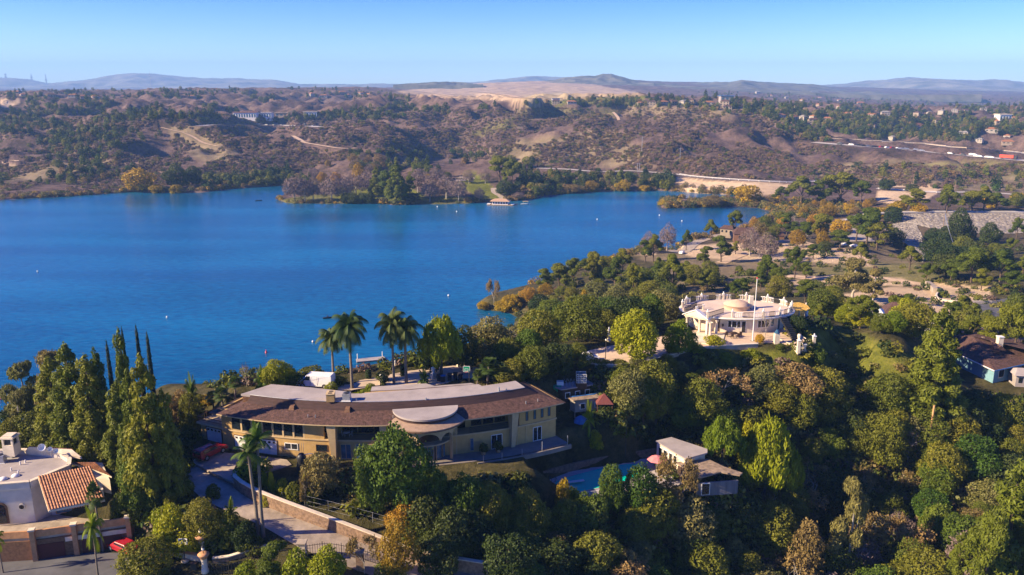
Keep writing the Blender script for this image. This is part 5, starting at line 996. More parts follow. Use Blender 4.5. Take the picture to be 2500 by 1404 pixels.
# ---------------- vehicles ----------------
def wheels(o,xs,y,r,w_=.22):
    for x in xs:
        for s in (-1,1):
            t=MB().tube((x,s*y,r),(x,s*(y-w_),r),r,n=18).build('wheel',M['tyre'],o); MB().tube((x,s*(y+.01),r),(x,s*(y-.02),r),r*.55,n=14).build('rim',M['metal'],t)
def body(prof,w_,mb,inset=.0):
    """side outline (x,z) extruded across, the upper points pulled in"""
    zt=max(z for _,z in prof); zb=min(z for _,z in prof); V=[]
    for s in (-1,1):
        for x,z in prof: k=(z-zb)/(zt-zb); V.append((x,s*(w_/2-inset*max(0,k-.45)/.55),z))
    n=len(prof); return mb.add(V,[tuple(range(n)),tuple(range(2*n-1,n-1,-1))]+[(i,(i+1)%n,n+(i+1)%n,n+i) for i in range(n)])
def car(name,label,cat,loc,rz,paint,L=4.6,w_=1.8,kind='car',group=None,detail=True):
    o=thing(name,label,cat,loc,rz,group); h=L/2
    if kind=='van': P_=[(-h,.35),(h-.05,.35),(h,.7),(h-.1,1.0),(h-.95,1.22),(h-1.65,2.05),(h-2.0,2.15),(-h+.1,2.15),(-h,1.95)]
    elif kind=='pickup': P_=[(-h,.4),(h,.4),(h,.85),(h-.15,1.0),(h-1.3,1.08),(h-2.0,1.68),(h-3.1,1.72),(-h+.15,1.68),(-h,1.1)]
    else: P_=[(-h,.3),(h,.3),(h,.65),(h-.9,.85),(h-1.6,1.38),(-h+1.2,1.42),(-h+.35,.95),(-h,.85)]
    bmesh_=body(P_,w_,MB(),.22 if kind!='van' else .14).build('body',M[paint] if paint in M else paint,o)
    b_=bmesh_.modifiers.new('b','BEVEL'); b_.width=.07; b_.segments=2
    r=.36 if kind=='car' else .4; wheels(o,(h*.62,-h*.60),w_/2+.01,r)
    if not detail: return o
    if kind=='van':
        MB().add([(h-.97,-w_/2+.12,1.27),(h-.97,w_/2-.12,1.27),(h-1.62,w_/2-.2,2.0),(h-1.62,-w_/2+.2,2.0)],[(0,1,2,3)]).build('windscreen',M['glass'],o).location=(.03,0,.03)
        for s in (-1,1):
            MB().add([(h-1.25,s*(w_/2+.012),1.32),(h-2.25,s*(w_/2+.012),1.32),(h-2.25,s*(w_/2-.08),1.95),(h-1.72,s*(w_/2-.08),1.95)],[(0,1,2,3)]).build('side_window',M['glass'],o)
            MB().box((h-2.32,s*(w_/2+.005),1.2),(.02,.02,1.5)).build('door_seam',M['tyre'],o); MB().box((-.6,s*(w_/2+.005),1.25),(.02,.02,1.4)).build('door_seam',M['tyre'],o)
            MB().box((h-1.3,s*(w_/2+.16),1.35),(.1,.2,.3)).build('mirror',M['tyre'],o); MB().box((h-.02,s*.7,.82),(.08,.35,.2)).build('headlight',M['lampglass'],o)
        MB().box((h+.02,0,.5),(.12,w_*.95,.22)).build('bumper',M['tyre'],o); MB().box((h+.0,0,.82),(.06,.9,.25)).build('grille',M['tyre'],o)
    else:
        z1=1.66 if kind=='pickup' else 1.36
        for s in (-1,1):
            x0,x1=(h-1.75,-h+.5) if kind=='pickup' else (h-1.3,-h+.75)
            MB().add([(x0,s*(w_/2-.05),z1-.52),(x1,s*(w_/2-.05),z1-.52),(x1+.1,s*(w_/2-.17),z1-.08),(x0-.35,s*(w_/2-.17),z1-.08)],[(0,1,2,3)]).build('side_window',M['glass'],o).location=(0,s*.02,0)
            MB().box((h-.02,s*.6,.72),(.08,.35,.16)).build('headlight',M['lampglass'],o); MB().box((-h+.02,s*.68,.95),(.08,.25,.3)).build('tail_light',M['buoyred'],o)
        if kind=='pickup':
            MB().box((-h-.0,0,1.35),(.05,w_-.6,.45),ry=-.12).build('rear_window',M['glass'],o); MB().box((-h-.06,0,.5),(.14,w_,.2)).build('bumper',M['tyre'],o); MB().add([(h-1.32,-.78,1.13),(h-1.32,.78,1.13),(h-1.98,.66,1.66),(h-1.98,-.66,1.66)],[(0,1,2,3)]).build('windscreen',M['glass'],o).location=(.04,0,.04)
            MB().box((-.3,-.5,1.76),(1.9,.05,.06)).build('roof_rail',M['tyre'],o); MB().box((-.3,.5,1.76),(1.9,.05,.06)).build('roof_rail',M['tyre'],o)
        else:
            MB().add([(h-.93,-.72,.9),(h-.93,.72,.9),(h-1.58,.6,1.36),(h-1.58,-.6,1.36)],[(0,1,2,3)]).build('windscreen',M['glass'],o).location=(.03,0,.03)
    return o
def gp(px,py,lift=.08): q=hit(px,py); return (q[0],q[1],q[2]+lift)
vq=atz(772,945,40.0); slabv=MB(); o=slab(MB(),[(600,962),(700,948),(860,938),(880,928),(1000,905),(1130,890),(1175,900),(1150,925),(1060,940),(900,945),(860,952),(700,958)],40.1,.1).build('upper_driveway',mat('upper_driveway_paving',(.50,.39,.27),.9,var=.08,scale=.4)); o['kind']='structure'
car('white_van','white cargo van parked on the upper driveway beside the tall palms','van',(vq[0],vq[1],40.1),R(172),'white',5.7,2.0,'van')
q=gp(500,1128,.12); car('red_suv','red boxy car with black rear window parked by the garages','car',(q[0]+.4,q[1]+1.3,G0+.17),R(62),'red',4.7,1.85,'pickup')
q=gp(303,1345); car('red_car','red car half hidden behind the bright bush by the villa','car',(q[0],q[1],q[2]),R(150),'red')
# ---------------- driveway walls, gate, fences ----------------
def wall_line(name,label,cat,pxs,h,t,m,cap=None,zoff=-1.0,grp=None,pts=None):
    pts=pts or resample([hit(*q) for q in pxs],1.5); o=thing(name,label,cat,tuple(pts[0]),0,grp); mb=MB(); o0=pts[0]
    for i in range(len(pts)-1):
        a_,b_=pts[i]-o0,pts[i+1]-o0; d=Vector((b_.x-a_.x,b_.y-a_.y,0)).normalized(); n=Vector((d.y,-d.x,0))*t/2; mb.hexa([a_-n+Vector((0,0,zoff)),b_-n+Vector((0,0,zoff)),b_+n+Vector((0,0,zoff)),a_+n+Vector((0,0,zoff)),a_-n+Vector((0,0,h)),b_-n+Vector((0,0,h)),b_+n+Vector((0,0,h)),a_+n+Vector((0,0,h))])
    mb.build('wall',M[m],o)
    if cap:
        mb=MB()
        for i in range(len(pts)-1):
            a_,b_=pts[i]-o0,pts[i+1]-o0; d=Vector((b_.x-a_.x,b_.y-a_.y,0)).normalized(); n=Vector((d.y,-d.x,0))*(t/2+.06); mb.hexa([a_-n+Vector((0,0,h+.003)),b_-n+Vector((0,0,h+.003)),b_+n+Vector((0,0,h+.003)),a_+n+Vector((0,0,h+.003)),a_-n+Vector((0,0,h+.12)),b_-n+Vector((0,0,h+.12)),b_+n+Vector((0,0,h+.12)),a_+n+Vector((0,0,h+.12))])
        mb.build('coping',M[cap],o)
    return o
wall_line('retaining_wall','long curved brown block wall along the upper side of the driveway','wall',[(582,1172),(576,1192),(620,1222),(700,1255),(800,1292),(900,1330),(1000,1368),(1080,1388),(1200,1408)],1.7,.4,'brick','cream')
wall_line('garden_wall','low pale wall behind the street sign left of the gate pillars','wall',[(405,1350),(450,1362),(498,1370)],.7,.35,'cream','terra')
wall_line('garden_wall','low curving stone kerb wall between hedge and iron fence','wall',[(520,1372),(560,1368),(610,1352),(660,1340)],.5,.35,'brick','cream')
def ironfence(label,pxs,h=1.5,grp='iron fences by the gate'):
    pts=resample([hit(*q) for q in pxs],.28); o=thing('iron_fence',label,'fence',tuple(pts[0]),0,grp); z=pts[0]; mb=MB()
    for i,p in enumerate(pts): q=p-z; mb.tube(q,q+Vector((0,0,h*(1.12 if i%8==0 else 1))),.025 if i%8 else .05,n=4)
    mb.build('pickets',M['iron'],o); mb=MB()
    for k in (.15,.9): MB().path([p-z+Vector((0,0,h*k)) for p in pts[::4]+[pts[-1]]],.03,4).build('rail',M['iron'],o)
ironfence('black iron driveway gate right of the gate pillars',[(512,1400),(560,1402),(600,1398)]); ironfence('black iron fence curving up behind the small pine',[(585,1392),(610,1370),(650,1355),(700,1345)]); ironfence('black iron fence between the driveway and the orange tree',[(740,1360),(800,1352),(860,1362),(940,1385)])
def gatepillar(px,py,lab):
    q=gp(px,py); o=thing('gate_pillar',lab,'pillar',q,0,'round gate pillars with lamps'); o.scale=(.68,.68,.85); MB().lathe((0,0,0),[(0,-.4),(.62,-.4),(.62,.3),(.5,.35),(.5,1.9),(.56,2.0)],20).build('shaft',M['cream'],o)
    MB().lathe((0,0,0),[(.56,2.0),(.62,2.1),(.85,2.45),(.95,2.55),(.95,2.66),(.3,2.75),(0,2.75)],20).build('capital',M['terra'],o)
    MB().tube((0,0,2.74),(0,0,3.15),.07).build('lamp_stem',M['iron'],o); l=MB().lathe((0,0,3.15),[(0,0),(.16,.02),(.26,.25),(.2,.45),(0,.45)],12).build('lantern',M['lampglass'],o); MB().lathe((0,0,3.6),[(.28,0),(.1,.2),(.03,.42),(0,.45)],12).build('lantern_cap',M['iron'],l)
gatepillar(494,1352,'rear round terracotta-topped gate pillar with a lantern'); gatepillar(501,1396,'front round terracotta-topped gate pillar with a lantern')
q=gp(452,1370); o=thing('street_sign','two-panel white street sign on a thin black post by the gate','sign',q); MB().tube((0,0,-.2),(0,0,3.0),.045).build('post',M['iron'],o)
for k,s in enumerate((-.32,.32)): p_=MB().box((s*.9,0,2.5),(.5,.05,.75),rz=.25*(-1)**k).build('panel',M['white'],o); MB().box((s*.9,-.04,2.62),(.2,.03,.3),rz=.25*(-1)**k).build('dark_mark',M['iron'],p_)
MB().lathe((0,0,0),[(0,-.1),(.5,-.1),(.5,.1),(.1,.16),(0,.16)],14).build('foot',M['concrete'],o)
q=gp(475,1390); o=thing('mailbox','dark box on the pavement beside the front gate pillar','box',q); MB().box((0,0,.35),(.7,.5,.8)).build('body',M['iron'],o); MB().box((0,-.03,.8),(.76,.56,.08)).build('lid',M['dkbrown'],o)
q=gp(739,1360); o=thing('stone_pier','square pale stone pier by the driveway behind the bright bushes','pillar',q); MB().box((0,0,.7),(.9,.9,2.2)).build('shaft',M['cream'],o); MB().box((0,0,1.88),(1.1,1.1,.18)).build('cap',M['concrete'],o)
q=gp(880,1390); o=thing('stone_pier','dark stone pier in the fence by the orange tree','pillar',q); MB().box((0,0,.9),(.8,.8,2.6)).build('shaft',M['brick'],o); MB().box((0,0,2.26),(1.0,1.0,.16)).build('cap',M['concrete'],o)
o=slab(MB(),[(400,1348),(500,1368),(520,1420),(430,1440),(380,1440)],28.75,.3).build('pavement',mat('pavement_slabs',(.48,.40,.31),.9,var=.08,scale=.5)); o['kind']='structure'; o.location.z=0.0
q=gp(388,1262) 
o=slab(MB(),[(-200,1345),(100,1345),(300,1350),(402,1352),(400,1450),(-200,1460)],28.62,.3).build('street',M['asphalt']); o['kind']='structure'
# chain-link style fence over the wall
def postfence(label,pxs,h=1.4,step=3.0,m='metal',grp='wire fences in the garden',mesh_=True):
    pts=resample([hit(*q) for q in pxs],step); o=thing('wire_fence',label,'fence',tuple(pts[0]),0,grp); z=pts[0]
    mb=MB()
    for p in pts: q=p-z; mb.tube(q,q+Vector((0,0,h)),.04,n=5)
    mb.build('posts',M[m],o); mb=MB()
    for k in (1.0,.5,.05): MB().path([p-z+Vector((0,0,h*k)) for p in pts],.018,3).build('wire',M[m],o)
postfence('thin wire fence in the garden above the brown driveway wall',[(690,1225),(750,1235),(860,1262),(960,1290)]); postfence('low wire fence at the foot of the dark slope right of the orange tree',[(1040,1320),(1120,1345),(1200,1370),(1290,1390)])
# small dark covered heap beside the garage
q=gp(738,1150); o=thing('covered_machine','tall dark tarpaulin-covered machine with poles before the curved house','machine',q); MB().lathe((0,0,0),[(0,-.3),(.7,-.3),(.75,.6),(.55,1.6),(.7,2.0),(.35,2.5),(0,2.6)],9).build('cover',M['iron'],o); MB().path([(0,0,2.3),(1.2,0,2.5),(2.2,.2,2.3)],.06).build('boom',M['metal'],o)
for i in range(3): MB().tube((-.5+i*.25,0,0),(-.2+i*.3,.2,4.0),.03,n=4).build('pole',M['metal'],o)
# ---------------- the round house on the hill ----------------
RX,RY,RAX,RAY=xat(1798,151,43),151.0,10.9,6.9
def ep(a,k,z,dx=0): return (RX+RAX*k*math.cos(a),RY+RAY*k*math.sin(a),z)      # a=-90deg faces the camera
def ering(mb,k0,k1,z0,z1,a0=0,a1=2*math.pi,n=64):
    for i in range(n):
        a=a0+(a1-a0)*i/n;b=a0+(a1-a0)*(i+1)/n; mb.hexa([ep(a,k0,z0),ep(b,k0,z0),ep(b,k1,z0),ep(a,k1,z0),ep(a,k0,z1),ep(b,k0,z1),ep(b,k1,z1),ep(a,k1,z1)])
    return mb
rh=thing('round_house','round cream house with a balustraded roof terrace and small dome on the hilltop','house')
ering(MB(),.84,.80,39.0,43.0).build('wall',M['cream'],rh)
mb=MB(); V=[ep(2*math.pi*i/64,1,43.0) for i in range(64)]+[ep(2*math.pi*i/64,1,43.35) for i in range(64)]; mb.add(V,[tuple(range(63,-1,-1)),tuple(range(64,128))]+[(i,(i+1)%64,64+(i+1)%64,64+i) for i in range(64)]); mb.build('terrace_slab',M['cream'],rh)
ering(MB(),1.02,.985,43.05,43.25).build('cornice',M['white'],rh)
mb=MB(); V=[ep(2*math.pi*i/64,.985,43.37) for i in range(64)]; mb.add(V,[tuple(range(64))]); mb.build('terrace_floor',mat('terrace_floor',(.58,.46,.36),.9,var=.07,scale=.5),rh)
def bal(p,q,z,par,m='white',h=.95,sp=.28):
    """balustrade between two plan points"""
    p=Vector(p);q=Vector(q); L_=(q-p).length; n=max(2,int(L_/sp)); mb=MB()
    for i in range(n+1): c=p.lerp(q,i/n); mb.tube((c.x,c.y,z),(c.x,c.y,z+h),.045,n=5)
    mb.tube((p.x,p.y,z+h),(q.x,q.y,z+h),.07,n=6); mb.tube((p.x,p.y,z+.1),(q.x,q.y,z+.1),.06,n=6); mb.build('railing',M[m],par)
def post(c,z,par,h=1.15,s=.34,ball=True,m='cream'):
    a=MB().box((c[0],c[1],z+h/2),(s,s,h)).build('pillar',M[m],par); MB().box((c[0],c[1],z+h+.06),(s*1.3,s*1.3,.12)).build('cap',M['white'],a)
    if ball: MB().lathe((c[0],c[1],z+h+.12),[(.05,0),(.06,.06),(.14,.2),(.12,.32),(.04,.4),(0,.46)],10).build('finial',M['white'],a)
angs=[R(a) for a in (175,150,122,95,70,45,20,-5,-28,-50,-72,-104)]
for i,a in enumerate(angs):
    post(ep(a,.965,0),43.36,rh); b=angs[i+1] if i<len(angs)-1 else None
    if b is not None:
        n=3; sm_=a
        for k in range(n):
            t0,t1=a+(b-a)*k/n,a+(b-a)*(k+1)/n; bal(ep(t0,.965,0),ep(t1,.965,0),43.36,rh,'iron' if k==1 else 'white',.95,.22 if k==1 else .3)
    if 0<a<3:
        for s in (-.07,.07): post(ep(a+s,.965,0),43.36,rh,.95,.2,False)
# dome, chimney
dx,dy,_=atz(1799,752,43.4); MB().lathe((dx,dy,43.38),[(2.45,-.1),(2.45,.78),(2.6,.8),(2.6,.9),(1.5,1.35),(.25,1.72),(0,1.75)],40).build('dome',mat('dome_stucco',(.54,.38,.26),.9,var=.06,scale=.8),rh)
c=atz(1832,752,43.4); MB().box((c[0],c[1],44.6),(.75,.75,2.4)).build('chimney',M['cream'],rh)
# facade openings
def epanel(name,a0,a1,k,z0,z1,m,par,n=4): return ering(MB(),k+.006,k-.004,z0,z1,a0,a1,n).build(name,M[m],par)
def ang(px,k=.84):
    lo,hi=-math.pi,0
    for _ in range(40):
        m=(lo+hi)/2
        if proj(*ep(m,k,41.5))[0]<px: lo=m
        else: hi=m
    return lo
for a,b,z0,z1,m in ((1777,1808,41.1,42.5,'glass'),(1810,1821,40.1,42.5,'glass'),(1849,1877,41.0,42.5,'glass'),(1881,1889,41.0,42.5,'blueglass'),(1748,1758,40.1,42.7,'dkbrown'),(1897,1904,40.1,42.4,'blueglass'),(1918,1926,40.9,42.3,'glass')):
    f_=epanel('door' if z0<40.5 else 'window',ang(a),ang(b),.84,z0,z1,'white' if m!='dkbrown' else 'trim',rh); epanel('pane',ang(a+1.2),ang(b-1.2),.845,z0+.12,z1-.1,m,f_)
    if b-a>15:
        for t in (.3,.7): epanel('mullion',ang(a+(b-a)*t)-.006,ang(a+(b-a)*t)+.006,.85,z0+.1,z1-.1,'white',f_,1)
a_=ang(1766); MB().lathe(ep(a_,.87,41.5),[(0,-.35),(.16,-.1),(.2,.1),(.1,.3),(0,.35)],8).build('wall_lantern',M['iron'],rh)
# entrance portico with pediment on the left front
pa,pb,pcn,pd=[Vector(atz(x,y,43.0)) for x,y in ((1672,768),(1722,779),(1765,772),(1700,757))]
PT=[atz(1670,768,43),atz(1727,780,43),atz(1766,768,43),atz(1700,752,43)]
MB().prism([p[:2] for p in PT],42.75,43.2).build('portico_roof',M['cream'],rh); MB().prism([p[:2] for p in PT],43.203,43.3).build('portico_floor',M['white'],rh)
A_,B_=Vector(PT[0]),Vector(PT[1]); mid_=(A_+B_)/2; d=(B_-A_).normalized(); n3=Vector((d.y,-d.x,0)); L_=(B_-A_).length
MB().add([A_+n3*.15,B_+n3*.15,mid_+n3*.15+Vector((0,0,1.35)),A_-n3*.6,B_-n3*.6,mid_-n3*.6+Vector((0,0,1.35))],[(0,1,2),(5,4,3),(0,3,4,1),(1,4,5,2),(2,5,3,0)]).build('pediment',M['cream'],rh)
mb=MB()
for s in (-1,1): mb.hexa([mid_+d*s*L_*.55+n3*.3+Vector((0,0,-.02)),mid_+n3*.3+Vector((0,0,1.36)),mid_-n3*.7+Vector((0,0,1.36)),mid_+d*s*L_*.55-n3*.7+Vector((0,0,-.02)),mid_+d*s*L_*.55+n3*.3+Vector((0,0,.14)),mid_+n3*.3+Vector((0,0,1.52)),mid_-n3*.7+Vector((0,0,1.52)),mid_+d*s*L_*.55-n3*.7+Vector((0,0,.14))])
mb.build('raking_cornice',M['white'],rh)
def column(px,py,lab=None):
    c=atz(px,py,40.0); MB().lathe((c[0],c[1],40),[(.38,-.2),(.38,.15),(.26,.2),(.23,2.4),(.3,2.5),(.4,2.7),(.4,2.8)],14).build('column',M['cream'],rh)
for q in ((1707,812),(1733,822),(1748,816),(1676,806)): column(*q)
c=atz(1733,820,40); MB().box((c[0]-.3,c[1]+.3,41.4),(.9,.5,2.8),rz=.4).build('carved_pier',M['stucwhite'],rh)
bal(PT[1],PT[2],43.3,rh,'iron'); post(PT[1],43.3,rh); bal(PT[3],PT[0],43.3,rh,'iron'); post(atz(1717,757,43.3),43.3,rh,1.0,.3,False); post(atz(1700,765,43.3),43.3,rh,1.2,.3,False); bal(atz(1672,762,43),atz(1717,757,43),43.3,rh,'iron')
slab(MB(),[(1680,832),(1730,840),(1765,836),(1770,815),(1690,810)],40.25,.4).build('entrance_step',M['cream'],rh)
# stairs and side terrace at the right
mb=MB(); p0=Vector(atz(1945,835,40)); p1=Vector(atz(1912,775,43.3))
for i in range(14): c=p0.lerp(p1,i/13); c.z=40+3.2*i/13; mb.box(c,(1.3,.7,.22),rz=.3)
mb.build('outside_stair',M['iron'],rh)
mb=MB(); fan=[(RX+RAX*.9*math.cos(a),RY+RAY*.9*math.sin(a)) for a in np.linspace(.45,1.15,7)]; o_=(xat(1955,158,42.5),158); V=[(RX+7,RY+4.5,42.9)]+[atz(x,y,42.6) for x,y in ((1950,738),(1962,741),(1972,746),(1978,753),(1970,757),(1940,757))]; mb.add(V+[(v[0],v[1],v[2]-.15) for v in V],[(0,1,2,3,4,5,6),(13,12,11,10,9,8,7)]+[(i,(i+1)%7,7+(i+1)%7,7+i) for i in range(7)]); mb.build('pergola_roof',M['gold'],rh)
for x,y in ((1950,775),(1966,768)): c=atz(x,y,40); MB().tube((c[0],c[1],39.8),(c[0],c[1],42.5),.16,n=8).build('column',M['cream'],rh)
# flagpole, table, chairs, lantern pavilion, terrace
q=atz(1837,834,40); o=thing('flagpole','tall white flagpole in front of the round house','flagpole',q); MB().tube((0,0,-.3),(0,0,11.8),.11,.06,10).build('pole',M['white'],o); MB().lathe((0,0,11.8),[(.06,0),(.14,.1),(.1,.25),(0,.3)],8).build('finial',M['buoyred'],o); MB().box((0,0,0),(.9,.9,.3)).build('base',M['concrete'],o)
o=slab(MB(),[(1650,845),(1700,850),(1770,846),(1850,836),(1900,836),(1935,842),(1965,835),(1950,800),(1850,805),(1700,805),(1650,815),(1570,830),(1500,842),(1440,855),(1412,866),(1420,886),(1500,890),(1560,880),(1640,862)],40.12,.15).build('courtyard',mat('courtyard_paving',(.56,.42,.29),.9,var=.07,scale=.4)); o['kind']='structure'
q=atz(1790,822,40.12); tb=thing('garden_table','dark oval garden table on the round house terrace','table',q); MB().lathe((0,0,.7),[(0,0),(.8,0),(.8,.06),(0,.06)],18).build('table_top',M['dkbrown'],tb); MB().tube((0,0,0),(0,0,.7),.1).build('leg',M['iron'],tb)
for i,(dx_,dy_) in enumerate(((-1.3,0),(1.3,.1),(-.5,-1.0),(.6,-1.0))):
    o=thing('garden_chair',f"dark garden chair at the round house table, {ORD[i]} from the left",'chair',(q[0]+sorted([-1.3,1.3,-.5,.6])[i],q[1]+(-1.0 if i in(1,2) else 0),q[2]),0,'chairs at the round house table'); MB().box((0,0,.42),(.5,.5,.06)).build('seat',M['dkbrown'],o); MB().box((0,-.24,.75),(.5,.06,.65)).build('backrest',M['dkbrown'],o)
    for u in (-.2,.2):
        for v in (-.2,.2): MB().box((u,v,.2),(.05,.05,.4)).build('leg',M['dkbrown'],o)
vw=thing('viewing_platform','stepped stone viewing platform with pillars below the round house','platform')
P5=[atz(x,y,40) for x,y in ((1905,826),(1945,832),(1985,800),(1950,792))]; Pq=[(xat(1903,141,40),141),(xat(1948,136,39),136),(xat(1985,138.5,39),138.5),(xat(1950,144,40),144)]
MB().prism(Pq,35.5,39.0).build('base_wall',mat('dark_stone_wall',(.13,.10,.09),.95,var=.25,scale=2),vw); MB().prism(Pq,39.003,39.25).build('deck',M['cream'],vw)
for i in (1,2): post(Pq[i],39.25,vw,2.3,.5)
post(((Pq[1][0]+Pq[2][0])/2-.3,(Pq[1][1]+Pq[2][1])/2,0),39.25,vw,1.2,.5,False); MB().lathe((Pq[1][0]+.3,Pq[1][1]+.9,39.25),[(.55,0),(.3,.4),(.2,2.2),(.35,2.9),(.3,3.2),(0,3.25)],8).build('lantern_tower',M['cream'],vw)
for i in (0,1,2): bal(Pq[i],Pq[(i+1)%4],39.25,vw,'cream',1.0,.3)
o=thing('small_pavilion','small pale turquoise-topped pier at the edge of the round house terrace','pillar',atz(1895,838,40)); MB().box((0,0,.9),(.9,.9,2.0)).build('shaft',M['cream'],o); MB().lathe((0,0,1.9),[(.6,0),(.2,.6),(0,.7)],4).build('cap',M['blueglass'],o)
wall_line('terrace_wall','long low wall holding the terrace below the round house','wall',None,.5,.35,'concrete','cream',-1.5,None,[Vector((*atz(x,y,40)[:2],39.7)) for x,y in ((1452,892),(1500,894),(1560,888),(1640,868),(1700,852),(1780,846),(1850,842))])
o=thing('ramp_wall','sloping grey concrete wall under the courtyard edge','wall'); p,q=Vector((*atz(1588,888,39.5)[:2],0)),Vector((*atz(1655,872,39.5)[:2],0)); wallq(MB(),p,q,36.5,40.2,.35).build('wall',M['concrete'],o)
for x,y,l in ((1487,884,'rail'),): pass
q=atz(1478,878,40.1); o=thing('lamp_post','thin lamp post standing on the round house courtyard','lamp post',q); MB().tube((0,0,0),(0,0,3.4),.06,n=8).build('pole',M['iron'],o); MB().lathe((0,0,3.4),[(.1,0),(.16,.2),(0,.3)],8).build('lamp',M['lampglass'],o)
q=atz(1436,880,40.1); car('parked_trailer','small white vehicle at the left end of the courtyard','car',(q[0],q[1],40.12),R(10),'white',3.6,1.6)
q=atz(1484,838,40.1)
for i,(x,y,lab) in enumerate(((1486,832,'pale stone statue left of the round bright tree'),(1968,785,'pale stone statue on a pedestal right of the round house'))):
    c=hit(x,y); o=thing('garden_statue',lab,'statue',c,0,'garden statues'); MB().lathe((0,0,0),[(.4,-.2),(.4,.3),(.25,.4),(.25,.9),(.4,1.0)],8).build('pedestal',M['cream'],o); MB().lathe((0,0,1.0),[(.2,0),(.3,.3),(.17,.7),(.3,1.05),(.1,1.3),(.16,1.5),(0,1.68)],10).build('figure',M['white'],o)
# ---------------- swimming pool, pool house ----------------
ZQ=28.5; wp=[(1338,1196),(1350,1176),(1400,1160),(1470,1142),(1530,1132),(1570,1132),(1592,1146),(1560,1166),(1490,1188),(1400,1206)]
dk=[(1310,1208),(1318,1180),(1390,1152),(1530,1124),(1610,1116),(1690,1130),(1700,1168),(1640,1190),(1480,1212),(1340,1222)]
def ringslab(mb,outer,inner,z0,z1): return mb
o=slab(MB(),dk,ZQ+.02,.3).build('pool_deck',mat('pool_deck_paving',(.42,.37,.36),.9,var=.1,scale=.6)); o['kind']='structure'
pl_=thing('swimming_pool','teal swimming pool with pale rim on the lower terrace','pool'); slab(MB(),wp,ZQ+.06,.2).build('coping',M['membrane'],pl_)
cxy=np.mean([atz(x,y,ZQ)[:2] for x,y in wp],0); inn=[tuple(cxy+(np.array(atz(x,y,ZQ)[:2])-cxy)*.93) for x,y in wp]; MB().prism(inn,ZQ-.2,ZQ+.075).build('water',M['pool'],pl_)
o=thing('diving_board','white diving board beside the teal pool','diving board',atz(1402,1183,ZQ)); MB().box((0,0,.5),(3.0,.45,.08),rz=.25).build('board',M['white'],o); MB().box((-1.0,-.2,.22),(.5,.5,.5),rz=.25).build('stand',M['metal'],o)
o=thing('pool_ladder','pale metal steps at the left end of the pool','ladder',atz(1342,1178,ZQ)); mb=MB()
for s in (0,.8): mb.path([(s,0,0),(s,0,1.0),(s+.2,-.8,1.0),(s+.3,-1.2,0)],.04,5)
mb.build('rails',M['blueglass'],o)
o=thing('parasol','faded pink parasol on the pool terrace beside the pool house','parasol',atz(1602,1148,ZQ)); MB().tube((0,0,0),(0,0,2.3),.04).build('pole',M['metal'],o); MB().lathe((0,0,1.8),[(1.5,0),(.8,.38),(.1,.62),(0,.64)],8,sm=False).build('canopy',M['pink'],o)
wall_line('pool_wall','brown wall along the back of the swimming pool','wall',None,1.2,.3,'brick',None,-1,None,[Vector((*atz(x,y,ZQ)[:2],ZQ)) for x,y in ((1325,1168),(1400,1148),(1500,1126),(1545,1120),(1600,1112))])
def pfence(label,pts):
    o=thing('pool_fence',label,'fence',pts[0],0,'fences round the pool'); z=Vector(pts[0]); mb=MB()
    for a,b in zip(pts,pts[1:]):
        a=Vector(a);b=Vector(b); n=int((b-a).length/.22)
        for i in range(n): c=a.lerp(b,i/n)-z; mb.tube(c,c+Vector((0,0,1.2)),.025,n=4)
        mb.tube(a-z+Vector((0,0,1.2)),b-z+Vector((0,0,1.2)),.035,n=4)
    mb.build('pickets',M['white'],o)
pfence('white picket fence on the near side of the pool',[atz(x,y,ZQ) for x,y in ((1330,1226),(1400,1222),(1470,1216))])
ph=thing('pool_house','pale flat-roofed pool house on two levels above a dark grey screen wall','house')
Zu=31.9; U=[(1601,1076),(1639,1067),(1727,1096),(1727,1105),(1674,1120)]; Us=[(1604,1079),(1640,1071),(1722,1099),(1673,1117)]
MB().prism([atz(*p,Zu)[:2] for p in U],Zu-.22,Zu).build('roof',M['membrane'],ph); MB().prism([atz(*p,Zu)[:2] for p in Us],28,Zu-.22).build('wall',M['cream'],ph)
W0,W1=[Vector(atz(*p,Zu)) for p in ((1604,1079),(1673,1117))]; d=(W1-W0).normalized(); n3=Vector((d.y,-d.x,0)).normalized()
for s0,s1 in ((.08,.22),(.25,.40),(.45,.58),(.61,.74)):
    p,q=W0.lerp(W1,s0)+n3*.03,W0.lerp(W1,s1)+n3*.03; f_=wallq(MB(),p,q,Zu-2.0,Zu-.5,.1).build('window',M['white'],ph); dd_=(q-p)*.1; wallq(MB(),p+dd_+n3*.04,q-dd_+n3*.04,Zu-1.9,Zu-.6,.08).build('pane',M['glass'],f_)
Zl=30.9; Lr=[(1650,1128),(1728,1120),(1770,1140),(1813,1154),(1806,1160),(1760,1152),(1702,1168)]
MB().prism([atz(*p,Zl)[:2] for p in Lr],Zl-.2,Zl).build('lower_roof',M['rusty'],ph); Ls=[(1656,1130),(1726,1124),(1800,1155),(1760,1151),(1703,1165)]
p,q=Vector(atz(1703,1165,Zl)),Vector(atz(1803,1158,Zl)); wallq(MB(),p,q,27.9,Zl-.9,.2).build('screen_wall',mat('grey_board_screen',(.16,.15,.16),.8,var=.2,scale=.8,stretch=(3,3,.3)),ph); p2=Vector(atz(1656,1133,Zl)); wallq(MB(),p,p2,27.9,Zl-.25,.2).build('wall',M['dkbrown'],ph)
